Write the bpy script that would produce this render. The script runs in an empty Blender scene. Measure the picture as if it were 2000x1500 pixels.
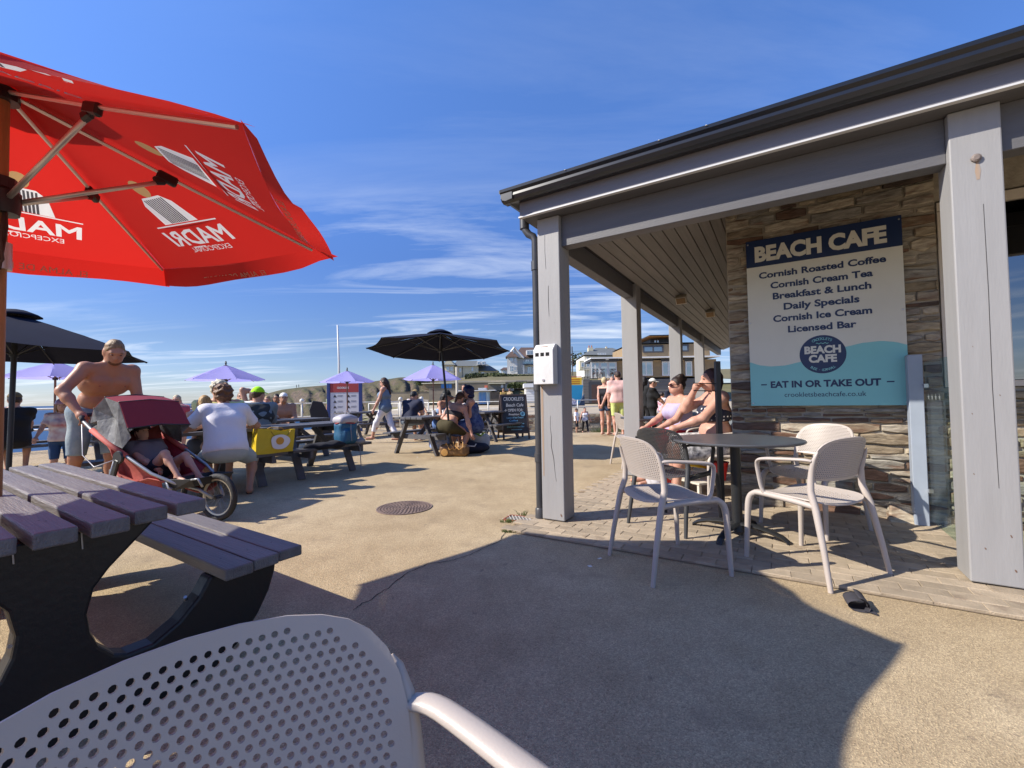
import bpy, bmesh, math, random
import numpy as np
from mathutils import Vector, Matrix
from mathutils.geometry import delaunay_2d_cdt
random.seed(7)
rnd = random.Random(11)
D2R = math.radians
scene = bpy.context.scene
COL = scene.collection

# ------------------------------------------------------------------ camera
CAM_H, FPX = 1.08, 850.0
ROLL, PITCH = 0.017, math.atan(27 / 850.0)
F_ = Vector((0, math.cos(PITCH), math.sin(PITCH)))
_R0 = Vector((1, 0, 0)); _U0 = Vector((0, -math.sin(PITCH), math.cos(PITCH)))
R_ = _R0 * math.cos(ROLL) - _U0 * math.sin(ROLL)
U_ = _U0 * math.cos(ROLL) + _R0 * math.sin(ROLL)
CAM = Vector((0, 0, CAM_H))
cd = bpy.data.cameras.new('camera'); cam = bpy.data.objects.new('camera', cd); COL.objects.link(cam)
cd.sensor_width = 36.0; cd.sensor_fit = 'HORIZONTAL'; cd.lens = 36.0 * FPX / 2000.0
cd.clip_start = 0.05; cd.clip_end = 20000
cam.matrix_world = Matrix(((R_.x, U_.x, -F_.x, 0), (R_.y, U_.y, -F_.y, 0), (R_.z, U_.z, -F_.z, CAM_H), (0, 0, 0, 1)))
scene.camera = cam

# ------------------------------------------------------------------ sky and sun
SUN_EL = D2R(38.0); SUN_AZ = Vector((-0.982, -0.19, 0)).normalized()      # direction towards the sun
SUN_DIR = Vector((SUN_AZ.x * math.cos(SUN_EL), SUN_AZ.y * math.cos(SUN_EL), math.sin(SUN_EL)))
world = bpy.data.worlds.new('World'); scene.world = world; world.use_nodes = True
def build_world():
    nt = world.node_tree; N = nt.nodes; L = nt.links; N.clear()
    out = N.new('ShaderNodeOutputWorld'); bg = N.new('ShaderNodeBackground'); bg.inputs['Strength'].default_value = 0.102
    sky = N.new('ShaderNodeTexSky'); sky.sky_type = 'NISHITA'; sky.sun_disc = False
    sky.sun_elevation = SUN_EL; sky.sun_rotation = math.atan2(SUN_AZ.x, SUN_AZ.y)
    sky.air_density = 1.0; sky.dust_density = 0.3; sky.ozone_density = 2.2; sky.altitude = 10
    tc = N.new('ShaderNodeTexCoord'); sep = N.new('ShaderNodeSeparateXYZ'); L.new(tc.outputs['Generated'], sep.inputs[0])
    def m(op, a, b=None, c=None):
        n = N.new('ShaderNodeMath'); n.operation = op
        for i, v in enumerate((a, b, c)):
            if v is None: continue
            if isinstance(v, (int, float)): n.inputs[i].default_value = v
            else: L.new(v, n.inputs[i])
        return n.outputs[0]
    z = m('MAXIMUM', sep.outputs[2], 0.0)
    den = m('ADD', z, 0.07)
    cx = m('DIVIDE', sep.outputs[0], den); cy = m('DIVIDE', sep.outputs[1], den)
    comb = N.new('ShaderNodeCombineXYZ'); L.new(cx, comb.inputs[0]); L.new(cy, comb.inputs[1])
    mp = N.new('ShaderNodeMapping'); mp.inputs['Rotation'].default_value = (0, 0, D2R(-14)); mp.inputs['Scale'].default_value = (0.34, 1.5, 1.0)
    mp.inputs['Location'].default_value = (0.7, 0.35, 0)
    L.new(comb.outputs[0], mp.inputs[0])
    n1 = N.new('ShaderNodeTexNoise'); n1.inputs['Scale'].default_value = 1.15; n1.inputs['Detail'].default_value = 9; n1.inputs['Roughness'].default_value = 0.62; n1.inputs['Distortion'].default_value = 0.8
    L.new(mp.outputs[0], n1.inputs['Vector'])
    mp2 = N.new('ShaderNodeMapping'); mp2.inputs['Scale'].default_value = (0.30, 0.22, 1); mp2.inputs['Location'].default_value = (3.1, 1.7, 0); L.new(comb.outputs[0], mp2.inputs[0])
    n2 = N.new('ShaderNodeTexNoise'); n2.inputs['Scale'].default_value = 1.0; n2.inputs['Detail'].default_value = 3; L.new(mp2.outputs[0], n2.inputs['Vector'])
    r1 = N.new('ShaderNodeMapRange'); r1.inputs[1].default_value = 0.49; r1.inputs[2].default_value = 0.72; L.new(n1.outputs[0], r1.inputs[0])
    r2 = N.new('ShaderNodeMapRange'); r2.inputs[1].default_value = 0.37; r2.inputs[2].default_value = 0.53; L.new(n2.outputs[0], r2.inputs[0])
    # cirrus thins out overhead, veils the air towards the horizon
    e1_ = N.new('ShaderNodeMapRange'); e1_.inputs[1].default_value = 0.46; e1_.inputs[2].default_value = 0.20; e1_.inputs[3].default_value = 0.10; e1_.inputs[4].default_value = 1.0; L.new(z, e1_.inputs[0])
    cl = m('MULTIPLY', m('MULTIPLY', r1.outputs[0], r2.outputs[0]), e1_.outputs[0])
    cl = m('MULTIPLY', cl, 0.85)
    mx = N.new('ShaderNodeMix'); mx.data_type = 'RGBA'; L.new(cl, mx.inputs[0])
    hs = N.new('ShaderNodeHueSaturation'); hs.inputs['Saturation'].default_value = 1.12; hs.inputs['Value'].default_value = 1.0; L.new(sky.outputs[0], hs.inputs['Color'])
    gm = N.new('ShaderNodeMix'); gm.data_type = 'RGBA'; gm.blend_type = 'MULTIPLY'; gm.inputs[0].default_value = 1.0
    L.new(hs.outputs[0], gm.inputs[6]); gm.inputs[7].default_value = (0.86, 0.93, 1.16, 1)
    gr = N.new('ShaderNodeValToRGB'); el = gr.color_ramp.elements; el[0].position = 0.0; el[0].color = (.66, .70, .84, 1); el[1].position = .75; el[1].color = (1.36, 1.42, 1.50, 1)
    for ps_, cc_ in ((.12, (.60, .60, .66, 1)), (.30, (.68, .74, .88, 1)), (.48, (1.0, 1.08, 1.20, 1))): q_ = el.new(ps_); q_.color = cc_
    L.new(z, gr.inputs[0]); g2 = N.new('ShaderNodeMix'); g2.data_type = 'RGBA'; g2.blend_type = 'MULTIPLY'; g2.inputs[0].default_value = 1.0; L.new(gm.outputs[2], g2.inputs[6]); L.new(gr.outputs[0], g2.inputs[7])
    L.new(g2.outputs[2], mx.inputs[6]); mx.inputs[7].default_value = (6.6, 7.1, 7.8, 1)
    L.new(mx.outputs[2], bg.inputs['Color']); L.new(bg.outputs[0], out.inputs[0])
build_world()
sd = bpy.data.lights.new('sun', 'SUN'); sd.energy = 5.0; sd.angle = D2R(0.55); sd.color = (1.0, 0.93, 0.82)
sun = bpy.data.objects.new('sun', sd); COL.objects.link(sun)
sun.rotation_euler = SUN_DIR.to_track_quat('Z', 'Y').to_euler(); sun.location = SUN_DIR * 60
scene.view_settings.view_transform = 'Standard'; scene.view_settings.look = 'None'
scene.view_settings.exposure = 0.64; scene.view_settings.gamma = 1.0; scene.view_settings.use_curve_mapping = False

# ------------------------------------------------------------------ where a spot in the photograph lies in the place
def ray(x, y): return F_ + R_ * ((x - 1000) / FPX) - U_ * ((y - 750) / FPX)
def G(x, y, z=0.0):
    d = ray(x, y); return CAM + d * ((z - CAM_H) / d.z)
def D(x, y, Y):
    d = ray(x, y); return CAM + d * (Y / d.y)
O = Vector((.424, 3.70, 0)); E1 = Vector((.8517, -.5240, 0)); E2 = Vector((.5240, .8517, 0)); CAFE_ROT = math.atan2(-.5240, .8517)
def W(s, t, z=0.0): return O + E1 * s + E2 * t + Vector((0, 0, z))

# ------------------------------------------------------------------ materials
def c(h):
    h = h.lstrip('#'); v = [int(h[i:i + 2], 16) / 255 for i in (0, 2, 4)]
    return tuple(((x + .055) / 1.055) ** 2.4 if x > .04045 else x / 12.92 for x in v)
_mats = {}
def mat(name, col, rough=0.6, var=0.0, scale=8.0, bump=0.0, bscale=None, stretch=(1, 1, 1), metal=0.0, trans=0.0, spec=0.5, objvar=0.0, col2=None, detail=4, coat=0.0, dirt=None):
    """procedural principled material: base colour broken up by noise, optional bump, translucency and per-object variation"""
    if name in _mats: return _mats[name]
    if isinstance(col, str): col = c(col)
    m = bpy.data.materials.new(name); m.use_nodes = True; nt = m.node_tree; N = nt.nodes; L = nt.links
    b = N['Principled BSDF']; b.inputs['Roughness'].default_value = rough; b.inputs['Metallic'].default_value = metal
    b.inputs['Specular IOR Level'].default_value = spec
    if coat: b.inputs['Coat Weight'].default_value = coat
    tc = N.new('ShaderNodeTexCoord'); mp = N.new('ShaderNodeMapping'); mp.inputs['Scale'].default_value = stretch; L.new(tc.outputs['Object'], mp.inputs[0])
    vec = mp.outputs[0]
    if objvar:
        oi = N.new('ShaderNodeObjectInfo'); ad = N.new('ShaderNodeVectorMath'); ad.operation = 'MULTIPLY_ADD'
        L.new(oi.outputs['Random'], ad.inputs[0]); ad.inputs[1].default_value = (37, 53, 71); L.new(vec, ad.inputs[2]); vec = ad.outputs[0]
    nz = N.new('ShaderNodeTexNoise'); nz.inputs['Scale'].default_value = scale; nz.inputs['Detail'].default_value = detail; nz.inputs['Roughness'].default_value = 0.6; L.new(vec, nz.inputs['Vector'])
    c2 = (c(col2) if isinstance(col2, str) else col2) or tuple(x * (1 - 0.55) for x in col)
    mx = N.new('ShaderNodeMix'); mx.data_type = 'RGBA'; mx.inputs[6].default_value = (*col, 1); mx.inputs[7].default_value = (*c2, 1)
    mr = N.new('ShaderNodeMapRange'); mr.inputs[1].default_value = 0.35; mr.inputs[2].default_value = 0.75; mr.inputs[4].default_value = max(var, 0.06); L.new(nz.outputs[0], mr.inputs[0]); L.new(mr.outputs[0], mx.inputs[0])
    colo = mx.outputs[2]
    if objvar:
        hv = N.new('ShaderNodeHueSaturation'); vr = N.new('ShaderNodeMapRange'); vr.inputs[3].default_value = 1 - objvar; vr.inputs[4].default_value = 1 + objvar
        L.new(oi.outputs['Random'], vr.inputs[0]); L.new(vr.outputs[0], hv.inputs['Value']); L.new(colo, hv.inputs['Color']); colo = hv.outputs[0]
    if dirt:
        dc, dl, ds = dirt
        dn = N.new('ShaderNodeTexNoise'); dn.inputs['Scale'].default_value = ds; dn.inputs['Detail'].default_value = 6; L.new(vec, dn.inputs['Vector'])
        dr = N.new('ShaderNodeMapRange'); dr.inputs[1].default_value = dl; dr.inputs[2].default_value = dl + 0.12; dr.inputs[4].default_value = 0.75; L.new(dn.outputs[0], dr.inputs[0])
        dm = N.new('ShaderNodeMix'); dm.data_type = 'RGBA'; L.new(dr.outputs[0], dm.inputs[0]); L.new(colo, dm.inputs[6]); dm.inputs[7].default_value = (*(c(dc) if isinstance(dc, str) else dc), 1); colo = dm.outputs[2]
    L.new(colo, b.inputs['Base Color'])
    if bump:
        n2 = N.new('ShaderNodeTexNoise'); n2.inputs['Scale'].default_value = bscale or scale * 4; n2.inputs['Detail'].default_value = 5; L.new(vec, n2.inputs['Vector'])
        bp = N.new('ShaderNodeBump'); bp.inputs['Strength'].default_value = min(bump, 1.0); bp.inputs['Distance'].default_value = 0.01 * max(1, bump); L.new(n2.outputs[0], bp.inputs['Height']); L.new(bp.outputs[0], b.inputs['Normal'])
    if trans:
        t = N.new('ShaderNodeBsdfTranslucent'); L.new(colo, t.inputs['Color']); ms = N.new('ShaderNodeMixShader'); ms.inputs[0].default_value = trans
        L.new(b.outputs[0], ms.inputs[1]); L.new(t.outputs[0], ms.inputs[2]); L.new(ms.outputs[0], N['Material Output'].inputs[0])
    _mats[name] = m; return m
def glassmat(name, tint=(0.75, 0.85, 0.82), clear=0.75, rough=0.02):
    if name in _mats: return _mats[name]
    m = bpy.data.materials.new(name); m.use_nodes = True; nt = m.node_tree; N = nt.nodes; L = nt.links; N.remove(N['Principled BSDF'])
    tr = N.new('ShaderNodeBsdfTransparent'); tr.inputs[0].default_value = (*tint, 1); gl = N.new('ShaderNodeBsdfGlossy'); gl.inputs['Roughness'].default_value = rough
    lw = N.new('ShaderNodeLayerWeight'); lw.inputs[0].default_value = .5; pw = N.new('ShaderNodeMath'); pw.operation = 'POWER'; pw.inputs[1].default_value = 4.0; L.new(lw.outputs['Facing'], pw.inputs[0])
    sc_ = N.new('ShaderNodeMath'); sc_.operation = 'MULTIPLY'; sc_.inputs[1].default_value = .28 if name == 'screen glass' else .75; L.new(pw.outputs[0], sc_.inputs[0])
    ad = N.new('ShaderNodeMath'); ad.operation = 'ADD'; ad.inputs[1].default_value = 1 - clear; ad.use_clamp = True; L.new(sc_.outputs[0], ad.inputs[0])
    ms = N.new('ShaderNodeMixShader'); L.new(ad.outputs[0], ms.inputs[0]); L.new(tr.outputs[0], ms.inputs[1]); L.new(gl.outputs[0], ms.inputs[2]); L.new(ms.outputs[0], N['Material Output'].inputs[0])
    _mats[name] = m; return m

# ------------------------------------------------------------------ mesh building
def catmull(pts, n, rs=None):
    P = [np.array(p, float) for p in pts]; out = []; ro = []
    for i in range(len(P) - 1):
        a, b, c2, d = P[max(i - 1, 0)], P[i], P[i + 1], P[min(i + 2, len(P) - 1)]
        for k in range(n):
            t = k / n; out.append(tuple(.5 * (2 * b + (c2 - a) * t + (2 * a - 5 * b + 4 * c2 - d) * t * t + (3 * b - a - 3 * c2 + d) * t ** 3)))
            if rs: ro.append(rs[i] + (rs[i + 1] - rs[i]) * t)
    out.append(tuple(P[-1])); return (out, ro + [rs[-1]]) if rs else out
class MB:
    def __init__(s): s.v = []; s.f = []
    def add(s, vs, fs):
        o = len(s.v); s.v += [tuple(v) for v in vs]; s.f += [tuple(i + o for i in f) for f in fs]; return s
    def box(s, cen, size, rot=None):
        cx, cy, cz = cen; a, b, d = size[0] / 2, size[1] / 2, size[2] / 2
        vs = [Vector((x * a, y * b, z * d)) for z in (-1, 1) for y in (-1, 1) for x in (-1, 1)]
        if rot is not None: vs = [rot @ v for v in vs]
        vs = [v + Vector(cen) for v in vs]
        return s.add(vs, [(0, 2, 3, 1), (4, 5, 7, 6), (0, 1, 5, 4), (2, 6, 7, 3), (0, 4, 6, 2), (1, 3, 7, 5)])
    def span(s, a, b): return s.box([(a[i] + b[i]) / 2 for i in range(3)], [abs(b[i] - a[i]) for i in range(3)])
    def beam(s, p0, p1, w, h, up=(0, 0, 1)):
        p0 = Vector(p0); p1 = Vector(p1); d = p1 - p0; L = d.length; y = d / L; up = Vector(up)
        if abs(y.dot(up)) > 0.98: up = Vector((0, 1, 0))
        x = y.cross(up).normalized(); z = x.cross(y)
        R = Matrix((x, y, z)).transposed(); return s.box((p0 + p1) / 2, (w, L, h), R)
    def tube(s, pts, r, n=8, caps=True, flat=1.0):
        pts = [Vector(p) for p in pts]; m = len(pts); rs = r if isinstance(r, (list, tuple)) else [r] * m
        prev = None; vs = []
        for i, p in enumerate(pts):
            t = (pts[min(i + 1, m - 1)] - pts[max(i - 1, 0)]).normalized()
            if prev is None: a = Vector((0, 0, 1)) if abs(t.z) < .9 else Vector((1, 0, 0)); x = t.cross(a).normalized()
            else: x = (prev - t * prev.dot(t)).normalized()
            prev = x; y = t.cross(x)
            for k in range(n):
                th = 2 * math.pi * k / n; vs.append(p + x * math.cos(th) * rs[i] + y * math.sin(th) * rs[i] * flat)
        fs = [(i * n + k, i * n + (k + 1) % n, (i + 1) * n + (k + 1) % n, (i + 1) * n + k) for i in range(m - 1) for k in range(n)]
        if caps: fs += [tuple(reversed(range(n))), tuple((m - 1) * n + k for k in range(n))]
        return s.add(vs, fs)
    def lathe(s, prof, n=24, cen=(0, 0, 0), sx=1, sy=1):
        vs = [(cen[0] + r * math.cos(2 * math.pi * k / n) * sx, cen[1] + r * math.sin(2 * math.pi * k / n) * sy, cen[2] + z) for r, z in prof for k in range(n)]
        m = len(prof); fs = [(i * n + k, i * n + (k + 1) % n, (i + 1) * n + (k + 1) % n, (i + 1) * n + k) for i in range(m - 1) for k in range(n)]
        fs += [tuple(reversed(range(n))), tuple((m - 1) * n + k for k in range(n))]
        return s.add(vs, fs)
    def prism(s, poly, o, ax, ay, th):
        """poly in the plane (o, ax, ay), thickened by th along ax x ay"""
        o = Vector(o); ax = Vector(ax); ay = Vector(ay); nn = ax.cross(ay).normalized() * th; n = len(poly)
        a = [o + ax * u + ay * v for u, v in poly]; return s.add(a + [p + nn for p in a], [tuple(reversed(range(n))), tuple(range(n, 2 * n))] + [(i, (i + 1) % n, n + (i + 1) % n, n + i) for i in range(n)])
    def mesh(s, name, m=None, smooth=False, ang=None):
        me = bpy.data.meshes.new(name); me.from_pydata(s.v, [], s.f); me.update()
        if m: me.materials.append(m)
        if smooth: me.shade_smooth()
        if ang is not None: me.set_sharp_from_angle(angle=D2R(ang)) if hasattr(me, 'set_sharp_from_angle') else None
        return me
    def build(s, name, m, parent=None, smooth=False, bevel=0.0, ang=None, label=None, seg=1):
        me = s.mesh(name, m, smooth, ang); o = link(name, me, parent)
        if bevel:
            b = o.modifiers.new('bevel', 'BEVEL'); b.width = bevel; b.segments = seg; b.limit_method = 'ANGLE'; b.angle_limit = D2R(40)
        if label: o['label'] = label
        return o
def link(name, data, parent=None):
    o = bpy.data.objects.new(name, data); COL.objects.link(o)
    if parent is not None: o.parent = parent
    return o
def thing(name, label, cat, loc=(0, 0, 0), rz=0.0, group=None):
    o = bpy.data.objects.new(name, None); o.empty_display_size = .1; COL.objects.link(o); o.location = loc; o.rotation_euler = (0, 0, rz)
    o['label'] = label; o['category'] = cat
    if group: o['group'] = group
    return o
def tag(o, label, cat, group=None):
    o['label'] = label; o['category'] = cat
    if group: o['group'] = group
    return o
def struct(o): o['kind'] = 'structure'; return o
def stuff(o): o['kind'] = 'stuff'; return o
def copy_thing(root, loc, rz, label, group=None):
    r = root.copy(); COL.objects.link(r); r.location = loc; r.rotation_euler = (root.rotation_euler.x, root.rotation_euler.y, rz); r['label'] = label
    if group: r['group'] = group
    def rec(a, b):
        for ch in a.children:
            d = ch.copy(); COL.objects.link(d); d.parent = b; d.matrix_parent_inverse = ch.matrix_parent_inverse; rec(ch, d)
    rec(root, r); return r
def text(body, size, m, name='lettering', parent=None, loc=(0, 0, 0), rot=(0, 0, 0), bold=0.0, width=None, align='CENTER', ext=0.0005, mirror=False, shear=0.0):
    """lettering as a mesh; size is the cap height"""
    cu = bpy.data.curves.new(name, 'FONT'); cu.body = body; cu.size = size / 0.70; cu.align_x = align; cu.offset = bold * size; cu.extrude = ext; cu.shear = shear; cu.resolution_u = 3
    t = bpy.data.objects.new('tmp', cu); COL.objects.link(t)
    bpy.context.view_layer.update()
    me = bpy.data.meshes.new_from_object(t.evaluated_get(bpy.context.evaluated_depsgraph_get())); bpy.data.objects.remove(t); bpy.data.curves.remove(cu)
    xs = [v.co.x for v in me.vertices]
    if width and xs: k = width / (max(xs) - min(xs))
    else: k = 1
    mid = (max(xs) + min(xs)) / 2 if (xs and align == 'CENTER') else 0
    for v in me.vertices:
        v.co.x = (v.co.x - mid) * k * (-1 if mirror else 1)
    if mirror: me.flip_normals()
    me.name = name; me.materials.clear(); me.materials.append(m)
    o = link(name, me, parent); o.location = loc; o.rotation_euler = rot; return o

# ------------------------------------------------------------------ soft bodies: blended distance fields turned into one continuous surface
def cap(p0, p1, r0, r1=None, cut=False, tag=''): return ('c', np.array(p0, float), np.array(p1, float), r0, r0 if r1 is None else r1, cut, tag)
def ell(cen, r, R=None, tag=''): return ('e', np.array(cen, float), np.array(r, float), None if R is None else np.array(R, float), tag)
def rbox(cen, half, r=0.02, R=None, tag=''): return ('b', np.array(cen, float), np.array(half, float), r, None if R is None else np.array(R, float), tag)
def prim_bbox(p):
    if p[0] == 'c': m = max(p[3], p[4]); return np.minimum(p[1], p[2]) - m, np.maximum(p[1], p[2]) + m
    m = np.full(3, float(np.linalg.norm(p[2]))) if p[3 if p[0] == 'e' else 4] is not None else p[2]
    return p[1] - m, p[1] + m
def prim_eval(p, X):
    if p[0] == 'c':
        ba = p[2] - p[1]; L2 = float(ba @ ba) + 1e-12; pa = X - p[1]; t = (pa @ ba) / L2; tc = np.clip(t, 0, 1)
        d = np.linalg.norm(pa - tc[..., None] * ba, axis=-1) - (p[3] + tc * (p[4] - p[3]))
        if p[5]: d = np.maximum(d, (t - 1) * math.sqrt(L2))
        return d
    R = p[3] if p[0] == 'e' else p[4]; q = X - p[1]
    if R is not None: q = q @ R
    if p[0] == 'e':
        k0 = np.linalg.norm(q / p[2], axis=-1); k1 = np.linalg.norm(q / (p[2] ** 2), axis=-1) + 1e-9; return k0 * (k0 - 1) / k1
    q = np.abs(q) - p[2] + p[3]; return np.linalg.norm(np.maximum(q, 0), axis=-1) + np.minimum(q.max(-1), 0) - p[3]
_EDGES = [(0, 1), (2, 3), (4, 5), (6, 7), (0, 2), (1, 3), (4, 6), (5, 7), (0, 4), (1, 5), (2, 6), (3, 7)]
def sdf_mesh(prims, h, k=0.03, inflate=0.0, clips=(), sub=(), noise=None):
    lo = np.min([prim_bbox(p)[0] for p in prims], 0) - inflate - 3 * h; hi = np.max([prim_bbox(p)[1] for p in prims], 0) + inflate + 3 * h
    n = np.ceil((hi - lo) / h).astype(int) + 1; Fd = np.full(n, 1.0, np.float32)
    ax = [lo[i] + h * np.arange(n[i]) for i in range(3)]
    def sl(p, pad):
        a, b = prim_bbox(p); i0 = np.clip(((a - pad - lo) / h).astype(int), 0, n - 1); i1 = np.clip(((b + pad - lo) / h).astype(int) + 2, 1, n)
        s = tuple(slice(i0[i], i1[i]) for i in range(3)); X = np.stack(np.meshgrid(*[ax[i][s[i]] for i in range(3)], indexing='ij'), -1); return s, X
    for p in prims:
        s, X = sl(p, k + inflate + 3 * h); d = prim_eval(p, X); a = Fd[s]; hh = np.clip(.5 + .5 * (d - a) / k, 0, 1); Fd[s] = d + (a - d) * hh - k * hh * (1 - hh)
    Fd -= inflate
    if noise or clips: X = np.stack(np.meshgrid(*ax, indexing='ij'), -1)
    if noise:
        A, fq = noise; Y = X * fq; Fd += A * (np.sin(Y[..., 0] + 1.7 * np.sin(Y[..., 1] * .8)) * np.sin(Y[..., 1] * 1.13 + np.sin(Y[..., 2])) + np.sin(Y[..., 2] * 1.31 + 1.3 * np.sin(Y[..., 0] * .7)) * .7)
    for q, nn in clips:
        nn = np.array(nn, float); nn /= np.linalg.norm(nn); Fd = np.maximum(Fd, (X - np.array(q, float)) @ nn)
    for p in sub:
        s, X2 = sl(p, 3 * h); Fd[s] = np.maximum(Fd[s], -prim_eval(p, X2))
    ins = Fd < 0
    cs = [ins[i:n[0] - 1 + i, j:n[1] - 1 + j, l:n[2] - 1 + l] for i in (0, 1) for j in (0, 1) for l in (0, 1)]
    cnt = sum(q.astype(np.int8) for q in cs); act = np.argwhere((cnt > 0) & (cnt < 8))
    if len(act) == 0: return [], []
    off = np.array([(i, j, l) for i in (0, 1) for j in (0, 1) for l in (0, 1)])
    V8 = np.stack([Fd[act[:, 0] + o[0], act[:, 1] + o[1], act[:, 2] + o[2]] for o in off], 1)
    acc = np.zeros((len(act), 3)); num = np.zeros(len(act))
    for a, b in _EDGES:
        fa, fb = V8[:, a], V8[:, b]; cr = (fa < 0) != (fb < 0); t = np.where(cr, fa / np.where(cr, fa - fb, 1), 0)
        acc += np.where(cr[:, None], off[a] + t[:, None] * (off[b] - off[a]), 0); num += cr
    P = lo + h * (act + acc / num[:, None])
    idx = -np.ones(n, np.int64); idx[act[:, 0], act[:, 1], act[:, 2]] = np.arange(len(act))
    faces = []
    for axis in range(3):
        o = [0, 0, 0]; o[axis] = 1
        A = ins[:n[0] - o[0], :n[1] - o[1], :n[2] - o[2]]; B = ins[o[0]:, o[1]:, o[2]:]; e = np.argwhere(A != B)
        u, v = [(1, 2), (2, 0), (0, 1)][axis]; e = e[(e[:, u] > 0) & (e[:, v] > 0)]
        du = np.zeros(3, int); du[u] = 1; dv = np.zeros(3, int); dv[v] = 1
        q = np.stack([idx[tuple((e - du - dv).T)], idx[tuple((e - dv).T)], idx[tuple(e.T)], idx[tuple((e - du).T)]], 1)
        fl = ~A[tuple(e.T)]; q[fl] = q[fl][:, ::-1]; faces.append(q[(q >= 0).all(1)])
    return P.tolist(), np.concatenate(faces).tolist()
def blob(name, m, prims, h=0.02, parent=None, **kw):
    v, f = sdf_mesh(prims, h, **kw); b = MB(); b.v = [tuple(x) for x in v]; b.f = [tuple(x) for x in f]; return b.build(name, m, parent, smooth=True)
# ================================================================== SETTING
from mathutils import noise as mnoise
def concrete_mat():
    m = bpy.data.materials.new('aggregate concrete'); m.use_nodes = True; nt = m.node_tree; N = nt.nodes; L = nt.links; b = N['Principled BSDF']; b.inputs['Roughness'].default_value = 0.85; b.inputs['Specular IOR Level'].default_value = 0.3
    tc = N.new('ShaderNodeTexCoord')
    def nz(s, d=4, r=0.6):
        n = N.new('ShaderNodeTexNoise'); n.inputs['Scale'].default_value = s; n.inputs['Detail'].default_value = d; n.inputs['Roughness'].default_value = r; L.new(tc.outputs['Object'], n.inputs['Vector']); return n.outputs[0]
    def ramp(src, stops):
        r = N.new('ShaderNodeValToRGB'); e = r.color_ramp.elements
        while len(e) < len(stops): e.new(0.5)
        for i, (p, col) in enumerate(stops): e[i].position = p; e[i].color = (*col, 1)
        L.new(src, r.inputs[0]); return r.outputs[0]
    def mix(f, a, bb, mode='MIX'):
        x = N.new('ShaderNodeMix'); x.data_type = 'RGBA'; x.blend_type = mode
        if isinstance(f, float): x.inputs[0].default_value = f
        else: L.new(f, x.inputs[0])
        for i, v in ((6, a), (7, bb)):
            if isinstance(v, tuple): x.inputs[i].default_value = (*v, 1)
            else: L.new(v, x.inputs[i])
        return x.outputs[2]
    base = ramp(nz(0.55, 5), [(0.3, (0.345, 0.26, 0.155)), (0.5, (0.44, 0.345, 0.216)), (0.72, (0.51, 0.412, 0.272))])
    v = N.new('ShaderNodeTexVoronoi'); v.inputs['Scale'].default_value = 215; L.new(tc.outputs['Object'], v.inputs['Vector'])
    sepc = N.new('ShaderNodeSeparateColor'); L.new(v.outputs['Color'], sepc.inputs[0])
    grain = ramp(sepc.outputs[0], [(0.0, (0.62, 0.60, 0.57)), (0.35, (0.86, 0.85, 0.83)), (0.75, (1.05, 1.04, 1.0)), (1.0, (1.36, 1.34, 1.28))])
    col = mix(0.85, base, grain, 'MULTIPLY')
    fine = ramp(nz(380, 3), [(0.3, (0.72, 0.72, 0.72)), (0.7, (1.22, 1.22, 1.22))]); col = mix(0.7, col, fine, 'MULTIPLY')
    mid = ramp(nz(4.5, 6, .7), [(0.3, (0.84, 0.82, 0.80)), (0.7, (1.08, 1.08, 1.08))]); col = mix(0.8, col, mid, 'MULTIPLY')
    st = N.new('ShaderNodeMapRange'); st.inputs[1].default_value = 0.60; st.inputs[2].default_value = 0.72; st.inputs[4].default_value = 0.42; L.new(nz(2.1, 3), st.inputs[0]); col = mix(st.outputs[0], col, (0.20, 0.15, 0.10))
    sp = N.new('ShaderNodeMapRange'); sp.inputs[1].default_value = 0.695; sp.inputs[2].default_value = 0.72; sp.inputs[4].default_value = 0.45; L.new(nz(11, 2), sp.inputs[0]); col = mix(sp.outputs[0], col, (0.15, 0.115, 0.085))
    L.new(col, b.inputs['Base Color'])
    bp = N.new('ShaderNodeBump'); bp.inputs['Strength'].default_value = 0.75; bp.inputs['Distance'].default_value = 0.004
    vd = N.new('ShaderNodeMath'); vd.operation = 'ADD'; L.new(v.outputs['Distance'], vd.inputs[0]); L.new(nz(90, 3), vd.inputs[1]); L.new(vd.outputs[0], bp.inputs['Height']); L.new(bp.outputs[0], b.inputs['Normal']); return m
M_conc = concrete_mat()
M_conc2 = mat('pale promenade concrete', (0.40, 0.335, 0.24), 0.85, 0.35, 0.6, 0.3, 30)
def sheet(name, poly, m, depth=0.0):
    b = MB(); n = len(poly); b.add(poly, [tuple(range(n))])
    if depth:
        b.add([(p[0], p[1], p[2] - depth) for p in poly], []); b.f += [(i, n + i, n + (i + 1) % n, (i + 1) % n) for i in range(n)]
    o = b.build(name, m); return struct(o)
ground = sheet('ground', [(-26, -14, 0), (40, -14, 0), (40, 13.1, 0), (1.2, 13.1, 0), (-3.2, 16.5, 0), (-7.2, 17.6, 0), (-13.2, 7.6, 0)], M_conc, 5.0)
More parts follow.
